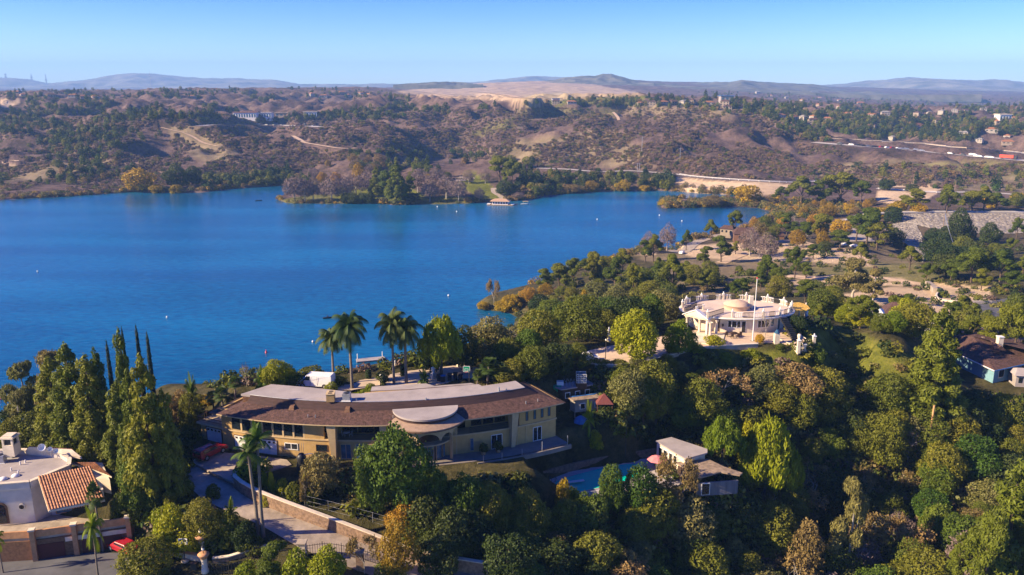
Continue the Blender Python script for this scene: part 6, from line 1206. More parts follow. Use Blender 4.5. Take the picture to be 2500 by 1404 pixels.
d=(q-p).normalized(); n3=Vector((d.y,-d.x,0)).normalized()*.15; a_,b_=p+d*.6+n3,p+d*1.9+n3; f_=wallq(MB(),a_,b_,28.1,Zl-.95,.08).build('door',M['white'],ph); wallq(MB(),a_+d*.12+n3*.5,b_-d*.12+n3*.5,28.2,Zl-1.05,.08).build('pane',M['glass'],f_); MB().box(p+Vector((0,0,-1.6)),(.2,.2,3.0)).build('post',M['wood'],ph)
# ---------------- hillside shacks ----------------
def shed(name,label,px,z,drop,wallm,roofm,cat='shed',wins=0,th_=.18,grp='hillside shacks',legs=False,pts=None):
    """flat-roofed shed given by the pixel outline of its roof at height z"""
    o=thing(name,label,cat,(0,0,0),0,grp); Q=[Vector(atz(*p,z)) for p in px]; c=sum(Q,Vector())/len(Q)
    MB().prism([q[:2] for q in Q],z-th_,z).build('roof',M[roofm],o); inn=[(c+(q-c)*.88) for q in Q]; MB().prism([q[:2] for q in inn],z-drop,z-th_).build('wall',M[wallm],o)
    a,b=inn[0],inn[1]; d=(b-a).normalized(); n=Vector((d.y,-d.x,0)).normalized()*.06
    for i in range(wins):
        s=(i+.5)/wins; L_=(b-a).length; p,q=a+d*(s*L_-.45)+n,a+d*(s*L_+.45)+n; f_=wallq(MB(),p,q,z-drop*.35-.9,z-drop*.35+.1,.06).build('window',M['white'],o); wallq(MB(),p+d*.1+n*.6,q-d*.1+n*.6,z-drop*.35-.8,z-drop*.35,.06).build('pane',M['glass'],f_)
    if legs:
        for q in inn: MB().box((q.x,q.y,z-drop-1.9),(.2,.2,3.8)).build('stilt',M['wood'],o)
    return o
s1=shed('shack','dark shack with small windows and flat pale roof above the curved house end',[(1370,951),(1452,938),(1432,926),(1345,941)],38.6,2.3,'dkbrown','membrane',wins=3)
shed('shack','grey stilted shack with blue tarpaulin strip on its roof',[(1400,978),(1482,969),(1470,956),(1386,970)],37.4,2.1,'greyroof','rusty',wins=2,legs=True)
shed('shack','small rusty-roofed hut left of the green tarpaulin',[(1305,944),(1352,936),(1345,928),(1296,936)],38.4,1.7,'brownwood','rusty')
shed('shack','rusty gabled canopy beneath the oaks, left of the water tank',[(1312,912),(1332,904),(1306,900),(1285,905)],39.5,1.6,'dkbrown','rusty'); shed('shack','tiny lean-to roof between canopy and dark trees',[(1343,918),(1358,912),(1344,908),(1329,912)],39.6,1.6,'dkbrown','rusty'); shed('shack','lowest small rusty shelter on the far left of the shacks',[(1280,920),(1294,914),(1284,911),(1270,916)],39.0,1.4,'brownwood','rusty')
q=[atz(x,y,37.45) for x,y in ((1391,970),(1450,963),(1458,960),(1398,967))]; o=MB().prism([p[:2] for p in q],37.41,37.47).build('tarpaulin',M['bluet']); props(o,'blue tarpaulin strip spread on the stilted shack roof','tarpaulin')
a=Vector(atz(1352,943,38.65)); mb=MB(); V=[];n=9
for i in range(n):
    s=i/(n-1); V+= [(a.x+s*1.3,a.y+.9,38.68),(a.x+s*1.3-.1,a.y-.15-.1*math.sin(i*2),38.66),(a.x+s*1.1,a.y-.3-.12*math.sin(i*2.3),36.6-.5*math.sin(i*1.7))]
mb.add(V,[(i*3+j,i*3+3+j,i*3+4+j,i*3+1+j) for i in range(n-1) for j in (0,1)]); props(mb.build('green_tarpaulin',M['greent']),'green tarpaulin hanging over the edge of the dark shack roof','tarpaulin')
o=thing('water_tank','white caged water tank standing above the shacks','water tank',atz(1419,932,39.2)); MB().box((0,0,.75),(1.5,1.3,1.4)).build('tank',M['blueglass'],o); mb=MB()
for i in range(7):
    for yy in (-.7,.7): mb.tube((-.78+i*.26,yy,0),(-.78+i*.26,yy,1.5),.035,n=4)
for i in range(5):
    for yy in (-.7,.7): mb.tube((-.78,yy,.05+i*.36),(.78,yy,.05+i*.36),.035,n=4)
mb.build('cage',M['white'],o); MB().box((0,0,-.5),(1.7,1.5,1.0)).build('stand',M['dkbrown'],o)
o=thing('gazebo','maroon pyramid-roofed gazebo beside the stilted shack','gazebo',(xat(1474,119,35),119,33.5)); MB().lathe((0,0,3.4),[(1.9,0),(.05,1.35),(0,1.36)],4,R(45),R(405),False).build('canopy',M['maroon'],o)
for u in (-1.15,1.15):
    for v in (-1.15,1.15): MB().box((u,v,1.2),(.12,.12,4.6)).build('post',M['brownwood'],o)
MB().box((0,0,.9),(2.4,2.4,.12)).build('deck',M['brownwood'],o)
o=thing('white_bin','white crate next to the gazebo','crate',(xat(1492,118,35.5),118,34.9)); MB().box((0,0,.3),(1.0,.8,.6)).build('body',M['white'],o); MB().box((0,0,.64),(1.06,.86,.06)).build('lid',M['membrane'],o)
q=atz(1378,939,38.62); o=thing('roof_clutter','pile of pale boxes and metal frames on the dark shack roof','junk pile',q); MB().box((-.7,0,.3),(1.1,.9,.6)).build('box',M['white'],o)
for i in range(7): MB().tube((.3+i*.25,-.3,0),(.0+i*.3+.4*(-1)**i,.3,.9),.03,n=4).build('tube',M['metal'],o)
# basketball hoop, bins
q=atz(1146,950,40.1); o=thing('basketball_hoop','basketball hoop with clear backboard on a pole behind the house','basketball hoop',q); MB().tube((0,0,-.4),(0,0,3.0),.07).build('pole',M['iron'],o); mb=MB()
for a,b in (((-.9,2.8),(.1,2.8)),((.1,2.8),(.1,3.7)),((.1,3.7),(-.9,3.7)),((-.9,3.7),(-.9,2.8)),((-.65,2.95),(-.15,2.95)),((-.15,2.95),(-.15,3.3)),((-.15,3.3),(-.65,3.3)),((-.65,3.3),(-.65,2.95))): mb.tube((a[0],0,a[1]),(b[0],0,b[1]),.035,n=4)
mb.build('backboard_frame',M['white'],o); MB().box((-.4,0,3.25),(.98,.02,.88)).build('backboard',M['greent'],o); MB().lathe((-.4,-.3,2.9),[(.23,0),(.23,.03)],12).build('hoop',M['buoyred'],o)
for i,(px,py) in enumerate(((1072,930),(1082,932),(1098,928),(1112,926),(1124,930))):
    q=atz(px,py,40.1); o=thing('wheelie_bin',f"dark wheelie bin by the terrace edge, {ORD[i]} from the left",'bin',q,0,'bins behind the curved house'); MB().box((0,0,.5),(.6,.6,1.0),taper=1.15).build('body',M['iron'],o); MB().box((0,0,1.05),(.74,.74,.08)).build('lid',M['bluet'] if i==1 else M['dkbrown'],o)
for i,(px,py,s) in enumerate(((932,938,.9),(1058,922,1.0),(1046,890,.5),(1118,895,.5),(965,893,.5))):
    q=atz(px,py,40.1); o=thing('stone_urn',f"pale stone urn on a plinth on the upper terrace, {ORD[sorted([932,1058,1046,1118,965]).index(px)]} from the left",'urn',q,0,'stone urns on the upper terrace'); MB().lathe((0,0,0),[(.45*s,0),(.45*s,.7*s),(.3*s,.8*s)],4,sm=False).build('plinth',M['cream'],o); MB().lathe((0,0,.8*s),[(.2*s,0),(.12*s,.15*s),(.34*s,.5*s),(.28*s,.8*s),(.36*s,.85*s),(.1*s,1.0*s),(0,1.1*s)],12).build('urn',M['white'],o)
for i,(px,py,h,w_) in enumerate(((935,942,1.9,.9),(984,918,1.7,.8),(900,925,1.5,.8),(1010,880,1.5,.8),(478,985,1.4,.9))):
    q=hit(px,py); g=np.random.default_rng(i+900); C,N=blob_pts([(0,0,h*.25,w_*.55,w_*.55,h*.3),(0,0,h*.5,w_*.55,w_*.55,h*.3),(0,0,h*.75,w_*.5,w_*.5,h*.3)],1100,g,.8); V,Fq=leaves(C,N,.09,g,jit=.3); m_=mesh_np('foliage',V,Fq,LM['dark']); o=bpy.data.objects.new('clipped_hedge',m_); COL.objects.link(o); o.location=q; props(o,f"dark clipped cylindrical hedge on the upper terrace, {ORD[sorted([935,984,900,1010,478]).index(px)]} from the left",'hedge','clipped hedges on the upper terrace')
# ---------------- brown-roofed house on the right ----------------
bh=thing('brown_roof_house','low blue-walled house with big brown hip roof at the right edge','house'); zr=33.6; zeav=31.2
rd=[Vector(atz(2378,822,zr)),Vector(atz(2560,868,zr))]; ev=[Vector(atz(x,y,zeav)) for x,y in ((2310,815),(2335,862),(2428,905),(2600,868),(2560,830),(2400,800))]
c0,c1=rd; MB().add([ev[0],ev[1],ev[2],ev[3],ev[4],ev[5],c0,c1],[(0,1,6),(1,2,6),(2,3,7,6),(3,4,7),(4,5,6,7),(5,0,6)]).build('roof',M['shingle'],bh); 
for i in range(6):
    a,b=ev[i],ev[(i+1)%6]; wallq(MB(),a,b,zeav-.16,zeav+.02,.12).build('fascia',M['bluet'] if i==2 else M['white'],bh)
cc=sum(ev,Vector())/6; inn=[cc+(e-cc)*.9 for e in ev]; MB().prism([e[:2] for e in inn],27,zeav-.2).build('wall',mat('blue_grey_wall',(.16,.30,.36),.85,var=.08),bh)
a,b=inn[2],inn[3]; d=(b-a).normalized(); n=Vector((d.y,-d.x,0)).normalized()*.08
for s in (1.2,5.0,8.0,11.0): p=a+d*s+n; f_=wallq(MB(),p,p+d*1.7,28.9,30.6,.08).build('window',M['white'],bh); wallq(MB(),p+d*.12+n*.6,p+d*1.58+n*.6,29.0,30.5,.08).build('pane',M['glass'],f_)
c=Vector(atz(2440,838,zr)); ch=MB().box((c.x,c.y,zr+.1),(1.0,1.0,2.6)).build('chimney',M['cream'],bh); MB().box((c.x,c.y,zr+1.45),(1.2,1.2,.14)).build('chimney_cap',M['white'],ch)
for x,y in ((2400,826),(2350,812),(2424,840)): c=Vector(atz(x,y,zr-.3)); MB().box((c.x,c.y,zr-.2),(.5,.5,.4)).build('roof_vent',M['rusty'],bh)
mb=MB(); c=Vector(atz(2436,852,zr-.6)); mb.add([c+Vector((-1.2,-1,0)),c+Vector((1.2,-1,0)),c+Vector((0,-1,1)),c+Vector((0,3,1))],[(0,1,2),(1,3,2),(0,2,3)]); mb.build('dormer',M['shingle'],bh)
def hut(name,label,px,py,d_,L_,w_,h,rz,wallm,roofm,grp=None):
    x=xat(px,d_,zg(xat(px,d_,20),d_)); z=zg(x,d_); z=max(z,H+ray(px,py)[1]*d_); o=thing(name,label,'house',(x,d_,z),rz,grp)
    MB().box((0,0,h/2-1),(L_,w_,h+2)).build('wall',M[wallm],o); r=w_*.28; MB().add([(-L_/2-.5,-w_/2-.5,h),(L_/2+.5,-w_/2-.5,h),(L_/2+.5,w_/2+.5,h),(-L_/2-.5,w_/2+.5,h),(-L_/2+w_*.2,0,h+r),(L_/2-w_*.2,0,h+r)],[(0,1,5,4),(1,2,5),(2,3,4,5),(3,0,4),(3,2,1,0)]).build('roof',M[roofm],o)
    for i in range(3): MB().box((-L_/2+L_*(i+.5)/3,-w_/2-.02,h*.55),(L_*.14,.06,h*.4)).build('window',M['glass'],o)
    return o
hut('small_house','small house with dark brown roof and white front behind the grassy slope',2215,812,188,11,9,3,R(-25),'white','shingle')
hut('small_house','white gabled shed half hidden behind the crest of the grassy slope',2112,786,182,7,5,2.2,R(-20),'white','white')
hut('park_building','brown lakeside park building among the bare trees by the cove',1850,588,430,26,10,4,R(-12),'brownwood','shingle')
hut('park_building','small pale hut with brown roof beside the round pine at the cove',1776,570,445,7,6,3,R(-30),'tan','shingle')
q=gp(2495,950); hut('white_shed','pale shed at the right edge below the blue house',2502,962,150,5,3.5,2.4,R(-10),'membrane','membrane')
# ---------------- far houses ----------------
FH=[]
def farhouse(seed,L_,w_,h,wm,rm,two=False):
    o=thing('house','x','house'); MB().box((0,0,h/2-1.5),(L_,w_,h+3)).build('wall',M[wm],o); r=w_*.25
    MB().add([(-L_/2-.6,-w_/2-.6,h),(L_/2+.6,-w_/2-.6,h),(L_/2+.6,w_/2+.6,h),(-L_/2-.6,w_/2+.6,h),(-L_/2+w_*.35,0,h+r),(L_/2-w_*.35,0,h+r)],[(0,1,5,4),(1,2,5),(2,3,4,5),(3,0,4),(3,2,1,0)]).build('roof',M[rm],o)
    for i in range(3):
        for k in range(2 if two else 1): MB().box((-L_/2+L_*(i+.5)/3,-w_/2-.03,1.5+k*2.9),(L_*.16,.08,1.4)).build('window',M['glass'],o)
    return o
fh=[farhouse(1,18,12,3.6,'tan','darktile'),farhouse(2,16,11,5,'farwhite','greyroof',True),farhouse(3,18,11,3.6,'farwhite','darktile'),farhouse(4,15,11,6,'tan','shingle',True)]
HL=[]
random.seed(33)
for z_,pts,grp,desc in (
 (0,[(12,222),(40,228),(60,234),(95,232),(125,238),(150,230),(180,236),(205,238),(235,240),(60,216),(110,217),(300,238),(470,238)],'houses on the left ridge','house on the left ridge'),
 (0,[(760,232),(790,236),(850,234),(880,230),(900,232),(835,228)],'houses on the tree-covered middle ridge','house on the middle ridge'),
 (0,[(1357,253),(1395,252),(1565,254),(1590,256),(1620,252),(1645,256),(1670,254),(1690,250),(1730,254),(1770,256)],'houses along the ridge in front of the mesa','house right of the golf lawns'),
 (0,[(1775,268),(1905,285),(1935,290),(1965,292),(1990,288),(2020,292),(2070,280),(2090,276),(2130,284),(2160,280),(2205,290),(2240,282),(2270,278),(2300,276),(2330,272),(2360,274),(2400,268),(2130,312),(2240,312),(2290,300),(2350,330),(2460,335),(2440,300),(2480,290),(2390,345),(2420,320),(1950,262),(2000,258),(2050,262),(2100,255),(1985,300),(2180,340),(2460,350),(2240,308)],'houses scattered on the right-hand hillsides','house on the right-hand hillside'),
 (0,[(1880,235),(1920,240),(1960,246),(2000,240),(2050,246),(1850,228),(1930,225),(1980,228)],'faint houses high on the far right hill','house on the far hazy hill')):
    for i,(px,py) in enumerate(sorted(pts)):
        q=hit(px,py,500)
        src=random.choice(fh); wd=['tan','cream','white','tan'][fh.index(src)]; c=dup(src,(q[0],q[1],q[2]-.3),random.uniform(-.9,.9),random.uniform(.6,.95)*(1 if q[1]<1800 else 1.25)); c['category']='house'; c['group']=grp; nm=ORD[i] if i<20 else f"{ORD[min(i-20,19)]} beyond the twentieth"; rf={0:'brown-roofed tan',1:'two-storey cream grey-roofed',2:'white terracotta-roofed',3:'two-storey tan brown-roofed'}[fh.index(src)]
        c['label']=f"{rf} {desc}, {nm} from the left"
for o in fh:
    for c in list(o.children): bpy.data.objects.remove(c)
    bpy.data.objects.remove(o)
def bigb(label,px0,px1,py,h,dep,wm,rm,nw):
    q=hit((px0+px1)/2,py,400); sc=q[1]/F; L_=(px1-px0)*sc; o=thing('village_building',label,'building',(q[0],q[1],q[2]),0,'pale buildings on the plateau'); MB().box((0,dep/2,h/2-2),(L_,dep,h+4)).build('wall',M[wm],o); MB().box((0,dep/2,h+.4),(L_+2,dep+2,.8)).build('roof',M[rm],o)
    for i in range(nw): MB().box((-L_/2+L_*(i+.5)/nw,-.05,h*.5),(L_/nw*.55,.12,h*.55)).build('window',M['blueglass'],o)
bigb('long white building with dark red roof on the plateau, left of three',570,625,290,9,16,'white','darktile',9); bigb('white flat building with many windows in the middle of the plateau',626,662,289,8,14,'white','membrane',6); bigb('smaller white building at the right end of the plateau',742,773,287,8,12,'white','membrane',5); bigb('low tan building behind the middle plateau trees',672,712,284,5,12,'tan','tan',4)
bigb('pale hangar-like building far off on the right hill',1760,1790,250,9,14,'membrane','bluet',3); bigb('white villa cluster on a knoll near the right edge',2440,2468,296,9,14,'white','cream',4); bigb('pale house by the golf lawns in front of the mesa',1348,1366,252,7,12,'white','membrane',3)
CP1=[]; CP2=[]
for i in range(14):
    px=random.uniform(600,780); q=hit(px,random.uniform(303,309),400); o=thing('parked_car',f"tiny car on the plateau car park, {'number'} {i}",'car',(q[0],q[1],q[2]+.1),random.uniform(0,3),'cars on the plateau car park'); MB().box((0,0,.9),(4.6,2,.9)).build('body',M[random.choice(['white','metal','dkbrown','membrane'])],o); MB().box((-.2,0,1.55),(2.4,1.7,.6),taper=.85).build('cabin',M['glass'],o); CP1.append((px,o))
# ---------------- masts and poles ----------------
def mast(label,px,top,base,lattice=True,w_=1.0,d_=None,plat=3):
    q=hit(px,base,300) if d_ is None else (xat(px,d_,zg(xat(px,d_,60),d_)),d_,zg(xat(px,d_,60),d_)); h=(H+ray(px,top)[1]*q[1])-q[2]; s=q[1]/1500; o=thing('radio_mast',label,'mast',q,0,'masts on the skyline'); mb=MB(); r=.28*s
    if lattice:
        for k in range(3): a=k*2.09; mb.tube((w_*1.6*s*math.cos(a),w_*1.6*s*math.sin(a),0),(w_*.5*s*math.cos(a),w_*.5*s*math.sin(a),h*.93),r,n=4)
        n=int(h/(3*s))
        for i in range(n):
            z=h*.93*i/n; z2=h*.93*(i+1)/n; k=(1.6-1.1*i/n)*w_*s
            for j in range(3): a=j*2.09;b=a+2.09; mb.tube((k*math.cos(a),k*math.sin(a),z),(k*math.cos(b),k*math.sin(b),z2),r*.6,n=3)
        mb.tube((0,0,h*.9),(0,0,h),r*.7,n=4)
    else: mb.tube((0,0,0),(0,0,h),r*1.2,r*.6,5)
    mb.build('mast_frame' if lattice else 'pole',M['metal'],o)
    if plat:
        mb=MB()
        for k in range(plat):
            for j in range(6): a=j*1.05; mb.box((1.6*s*math.cos(a),1.6*s*math.sin(a),h*(.55+.16*k)),(.4*s,.4*s,2.2*s))
        mb.build('antennas',M['greyroof'],o)
mast('lattice radio mast crowded with antennas, nearest the left edge',18,177,215); mast('lattice radio mast with two antenna rings, second from left',80,179,213,plat=2); mast('slender mast, third from the left edge',115,180,215,plat=1,w_=.7)
for px,tp,bs,l in ((207,203,220,'thin pole on the skyline right of the three masts'),(370,172,222,'thin double mast on the highest left mountain'),(1830,184,206,'tall thin mast on the right-hand hill')): 
    mast(l,px,tp,bs,False,d_=None if px!=370 else 3000,plat=0)
def upole(label,px,top,base,arm=True,dmin=300,grp='utility poles on the hills',m='metal',r=None):
    q=hit(px,base,dmin); h=(H+ray(px,top)[1]*q[1])-q[2]; rr=r or max(.16,q[1]/3200); o=thing('utility_pole',label,'pole',q,0,grp); MB().tube((0,0,-.5),(0,0,h),rr,rr*.75,6).build('pole',M[m],o)
    if arm: MB().box((0,0,h*.92),(rr*14,rr*.8,rr*.8)).build('crossarm',M[m],o)
    return Vector(q)+Vector((0,0,h))
upole('thin pale pole on the brown hill above the shore road',1567,333,368); upole('pair-left pole standing by the shore road',1556,398,420,grp='poles by the shore road'); upole('pair-right pole standing by the shore road',1561,398,420,grp='poles by the shore road'); upole('pale pole on the slope left of the dam road',1660,360,390)
upole('wooden pole right of the tan dam face',2228,425,462,m='wood'); upole('wooden pole by the trees left of the flat pines',2330,440,472,m='wood'); p1=upole('tall wooden power pole above the stone dam',2298,520,590,m='wood',grp='power poles by the dam'); 
q=hit(2262,1115); o=thing('wooden_pole','weathered wooden pole leaning slightly among dark trees on the right','pole',q); h=(H+ray(2262,990)[1]*q[1])-q[2]; MB().tube((0,0,-1),(.15,0,h),.24,.17,8).build('pole',mat('sunlit_pole_wood',(.46,.27,.12),.9,var=.2,scale=2,stretch=(4,4,.3)),o)  # pole wood in a paler, more orange brown than the other poles
for k,dz in enumerate((0,.5,1.0,1.5)):
    a=Vector((p1.x,p1.y,p1.z-dz)); b=Vector(atd(2372+k*3,655,300)); mb=MB(); pts=[a.lerp(b,i/12)-Vector((0,0,5*math.sin(math.pi*i/12))) for i in range(13)]; mb.path(pts,.09,3); props(mb.build('power_line',M['metal']),f"sagging power line from the dam pole, {['topmost','second','third','lowest'][k]} of four",'cable','power lines crossing the ravine')
for i,(px,tp,bs) in enumerate(((1527,1035,1110),(1589,1040,1080),(1960,1140,1260),(2200,590,640))): upole(('thin dark post standing on the black slope behind the pool','second thin post right of it behind the pool house','thin bare pole among ravine trees right of the pepper trees','thin pale lamp pole by the dam road')[i],px,tp,bs,False,60,'thin posts in the ravine',m='iron',r=.07)
# ---------------- freeway traffic ----------------
cols=['white','metal','dkbrown','membrane','iron','white','red']
base=[]
for i,cn in enumerate(('white','iron','metal','red')):
    o=thing('freeway_car','x','car',(0,0,-500)); b=body([(-2.3,.3),(2.3,.3),(2.3,.8),(1.3,.95),(.6,1.45),(-1.3,1.5),(-2.1,1.0),(-2.3,.9)],1.9,MB(),.2).build('body',M[cn],o); MB().box((-.2,0,1.2),(1.9,1.8,.3)).build('side_window',M['glass'],o)
    for x in (-1.4,1.4):
        for s in (-.9,.9): MB().tube((x,s,.35),(x,s*.8,.35),.35,n=8).build('wheel',M['tyre'],o)
    base.append((o,['white','dark','grey','red'][i]))
L0=resample(FW[0],3.5); ds=[]; random.seed(5); slots=sorted(random.sample(range(8,len(L0)-6),26))
for i,k in enumerate(slots):
    p=L0[k]; d=(L0[k+1]-L0[k-1]); d.z=0; d.normalize(); lane=random.choice([-6,-2.2,2.2,6]); s=Vector((d.y,-d.x,0)); o,cn=random.choice(base); c=dup(o,tuple(p+s*lane+Vector((0,0,.6))),math.atan2(d.y,d.x),1.25); c['label']=f"small {cn} car on the freeway, {ORD[i] if i<20 else ORD[i-20]+' after the twentieth'} from the left"; c['category']='car'; c['group']='cars on the freeway'
for o,_ in base:
    for c in list(o.children): bpy.data.objects.remove(c)
    bpy.data.objects.remove(o)
def nearest(px): return min(range(2,len(L0)-2),key=lambda i:abs(proj(*L0[i])[0]-px))
k=nearest(2458); p=L0[k]; d=(L0[k+1]-L0[k-1]); o=thing('truck','long truck with orange-red trailer on the freeway at right','truck',(p.x,p.y-4,p.z+.6),math.atan2(d.y,d.x)); MB().box((-2.5,0,2.6),(14,2.6,3.0)).build('trailer',M['truckred'],o); MB().box((6.3,0,1.9),(2.6,2.5,2.8)).build('cab',M['iron'],o)
for x in (-8,-6.8,3,5,6.8):
    for s in (-1.1,1.1): MB().tube((x,s,.5),(x,s*.7,.5),.5,n=10).build('wheel',M['tyre'],o)
# freeway barrier
mb=MB()
for a,b in zip(FW[1][::2],FW[1][2::2]): mb.box(((a.x+b.x)/2,(a.y+b.y)/2-8,(a.z+b.z)/2+.6),((b-a).length,.4,1.0),rz=math.atan2(b.y-a.y,b.x-a.x))
props(mb.build('freeway_barrier',M['concrete']),'long pale concrete barrier between the freeway carriageways','barrier')
# ---------------- the stone dam ----------------
vm=bpy.data.materials.new('riprap'); vm.use_nodes=True; n=vm.node_tree; b=n.nodes['Principled BSDF']; b.inputs['Roughness'].default_value=.95; tc=n.nodes.new('ShaderNodeTexCoord'); vo=n.nodes.new('ShaderNodeTexVoronoi'); vo.inputs['Scale'].default_value=.55; n.links.new(tc.outputs['Object'],vo.inputs[0]); cr=n.nodes.new('ShaderNodeValToRGB'); cr.color_ramp.elements[0].color=(.15,.125,.10,1); cr.color_ramp.elements[1].color=(.33,.29,.235,1); n.links.new(vo.outputs['Color'],cr.inputs[0]); n.links.new(cr.outputs[0],b.inputs['Base Color']); bn=n.nodes.new('ShaderNodeBump'); bn.invert=True; bn.inputs['Distance'].default_value=.7; bn.inputs['Strength'].default_value=1; n.links.new(vo.outputs['Distance'],bn.inputs['Height']); n.links.new(bn.outputs[0],b.inputs['Normal']); M['riprap']=vm
def strip(name,tops,bots,m,lift=.4,n=60,rows=14,bump_=.5):
    T_=resample([Vector(t)+Vector((0,0,lift)) for t in tops],3); B_=resample([Vector(t)+Vector((0,0,lift)) for t in bots],3); V=[]
    for i in range(n+1):
        a=T_[int(i/n*(len(T_)-1))]; c=B_[int(i/n*(len(B_)-1))]
        for j in range(rows+1): q=a.lerp(c,j/rows); q.z=max(q.z,zg(q.x,q.y)+.15); V.append((q.x,q.y,q.z+random.random()*bump_))
    Fc=[(i*(rows+1)+j,i*(rows+1)+j+1,(i+1)*(rows+1)+j+1,(i+1)*(rows+1)+j) for i in range(n) for j in range(rows)]; me=mesh_np(name,V,Fc,m,False); o=bpy.data.objects.new(name,me); COL.objects.link(o); return o
CR=11.2
o=strip('stone_dam',[atz(x,y,CR) for x,y in ((2185,524),(2300,522),(2420,522),(2540,523))],[atz(x,y,4.5) for x,y in ((2200,562),(2300,575),(2420,585),(2560,580))],vm,.3,200,34,.35); props(o,'broad dam slope faced with pale loose stones at the right','dam')
o=strip('stone_chute',[atz(x,y,6.5) for x,y in ((2150,558),(2180,575),(2230,610),(2275,640))],[atz(x,y,4.5) for x,y in ((2215,548),(2235,566),(2265,596),(2300,636))],vm,.3,110,22,.35); props(o,'narrow spill of pale stones running down from the dam','dam'); 
mb=MB(); pts=resample([Vector(atz(x,y,CR+.4)) for x,y in ((2120,526),(2185,521),(2300,519),(2420,519),(2540,520))],8); 
for a,b in zip(pts,pts[1:]): mb.box((a+b)/2+Vector((0,3,0)),((b-a).length+.1,5,.7),rz=math.atan2(b.y-a.y,b.x-a.x))
o=mb.build('dam_crest',M['farroad']); props(o,kind='structure')
rp=grade([hit(x,y) for x,y in ((2100,535),(2072,545),(2060,560),(2085,580),(2110,592))],14,6,4); ribbon('dam_road',rp,15,M['concrete'],.15)
wall_line('road_wall','pale curved wall beside the dam access road','wall',[(2038,556),(2060,545),(2085,532),(2100,528)],1.6,.6,'white')
for a,b,l in (((2165,582),(2178,570),'left'),((2250,640),(2265,626),'right')): 
    q,r=Vector(hit(*a)),Vector(hit(*b)); o=thing('concrete_sluice',f"short dark concrete sluice wall in the stone chute, {l} one",'wall',tuple(q),0,'sluice walls'); wallq(MB(),(0,0),tuple((r-q)[:2]),-1,2.6,1.2).build('wall',M['greyroof'],o)
wall_line('dirt_lot_wall','low curved pale wall around the dirt lot','wall',[(2262,706),(2290,712),(2285,728),(2300,738),(2350,742),(2420,742)],1.0,.5,'cream')
wall_line('dirt_lot_abutment','slanting pale concrete wall at the head of the dirt lot','wall',[(2263,700),(2272,706),(2282,718)],2.0,1.5,'concrete')
# shore road railing on the tan dam
def rail(label,pts,h,m='white'):
    o=thing('guard_rail',label,'railing',tuple(pts[0]),0,'guard rails'); z=pts[0]; mb=MB()
    for p in pts: q=p-z; mb.tube(q,q+Vector((0,0,h)),.25,n=4)
    mb.path([p-z+Vector((0,0,h)) for p in pts],.2,4); mb.build('rail',M[m],o)
sr=[r for r in RB if r[0]=='shore_road']; rail('long white guard rail along the road above the tan dam face',[p+Vector((0,-4,0)) for p in sr[0][1][len(sr[0][1])//2:]],1.2); rail('white guard rail above the small tan slope',[p+Vector((0,-4,0)) for p in sr[1][1][:len(sr[1][1])//2]],1.2)
# ---------------- on the lake ----------------
def buoy(px,py,kind,lab):
    q=atz(px,py,0); s=max(.8,q[1]/620); o=thing('buoy',lab,'buoy',(q[0],q[1],0),0,'buoys on the lake')
    if kind=='can': MB().lathe((0,0,0),[(0,-.3),(.45*s,-.3),(.5*s,.1),(.45*s,.5*s),(.15*s,1.0*s),(.12*s,1.5*s),(0,1.6*s)],12).build('body',M['buoyred'],o); MB().lathe((0,0,.45*s),[(.47*s,0),(.47*s,.12*s)],12).build('band',M['white'],o)
    else: MB().lathe((0,0,0),[(0,-.3),(.4*s,-.25),(.5*s,.2*s),(.4*s,.55*s),(0,.75*s)],12).build('body',M['white'],o); MB().tube((0,0,.7*s),(0,0,1.0*s),.06*s).build('ring',M['metal'],o)
buoy(650,862,'can','red and white cone buoy on the near water, larger one'); buoy(2,975,'can','red buoy at the very left edge behind the eucalyptus')
for i,(px,py) in enumerate(((22,954),(92,663),(408,775),(1095,722),(1458,536),(1610,526),(1665,540),(764,835),(1068,505),(1115,517))): buoy(px,py,'ball',f"small white round buoy, {ORD[sorted([22,92,408,1095,1458,1610,1665,764,1068,1115]).index(px)]} from the left")
def boat(px,py,L_,lab,canopy=False,rz=0,person=True):
    q=atz(px,py,0); o=thing('boat',lab,'boat',(q[0],q[1],0),rz,'boats on the lake'); h=L_/2; V=[]
    for x,wd,z0 in ((-h,.32,0),(-h*.4,.38,-.1),(h*.4,.33,-.1),(h,.03,.1)):
        V+= [(x,-wd*L_*.35,.5),(x,0,z0-.1),(x,wd*L_*.35,.5)]
    MB().add(V,[(i*3+j,i*3+j+1,i*3+4+j,i*3+3+j) for i in range(3) for j in (0,1)]+[(0,1,2),(9,10,11)]+[(i*3,i*3+2,i*3+5,i*3+3) for i in range(3)]).build('hull',M['white' if canopy else 'iron'],o)
    if canopy: MB().box((0,0,2.3),(L_*.6,L_*.3,.12)).build('canopy',M['gold'],o); [MB().tube((x,y,.5),(x,y,2.3),.06,n=5).build('post',M['metal'],o) for x in (-L_*.25,L_*.25) for y in (-L_*.13,L_*.13)]
    return q
q=boat(800,777,3.6,'small dark rowing boat with a seated figure in the middle of the lake',rz=.4)
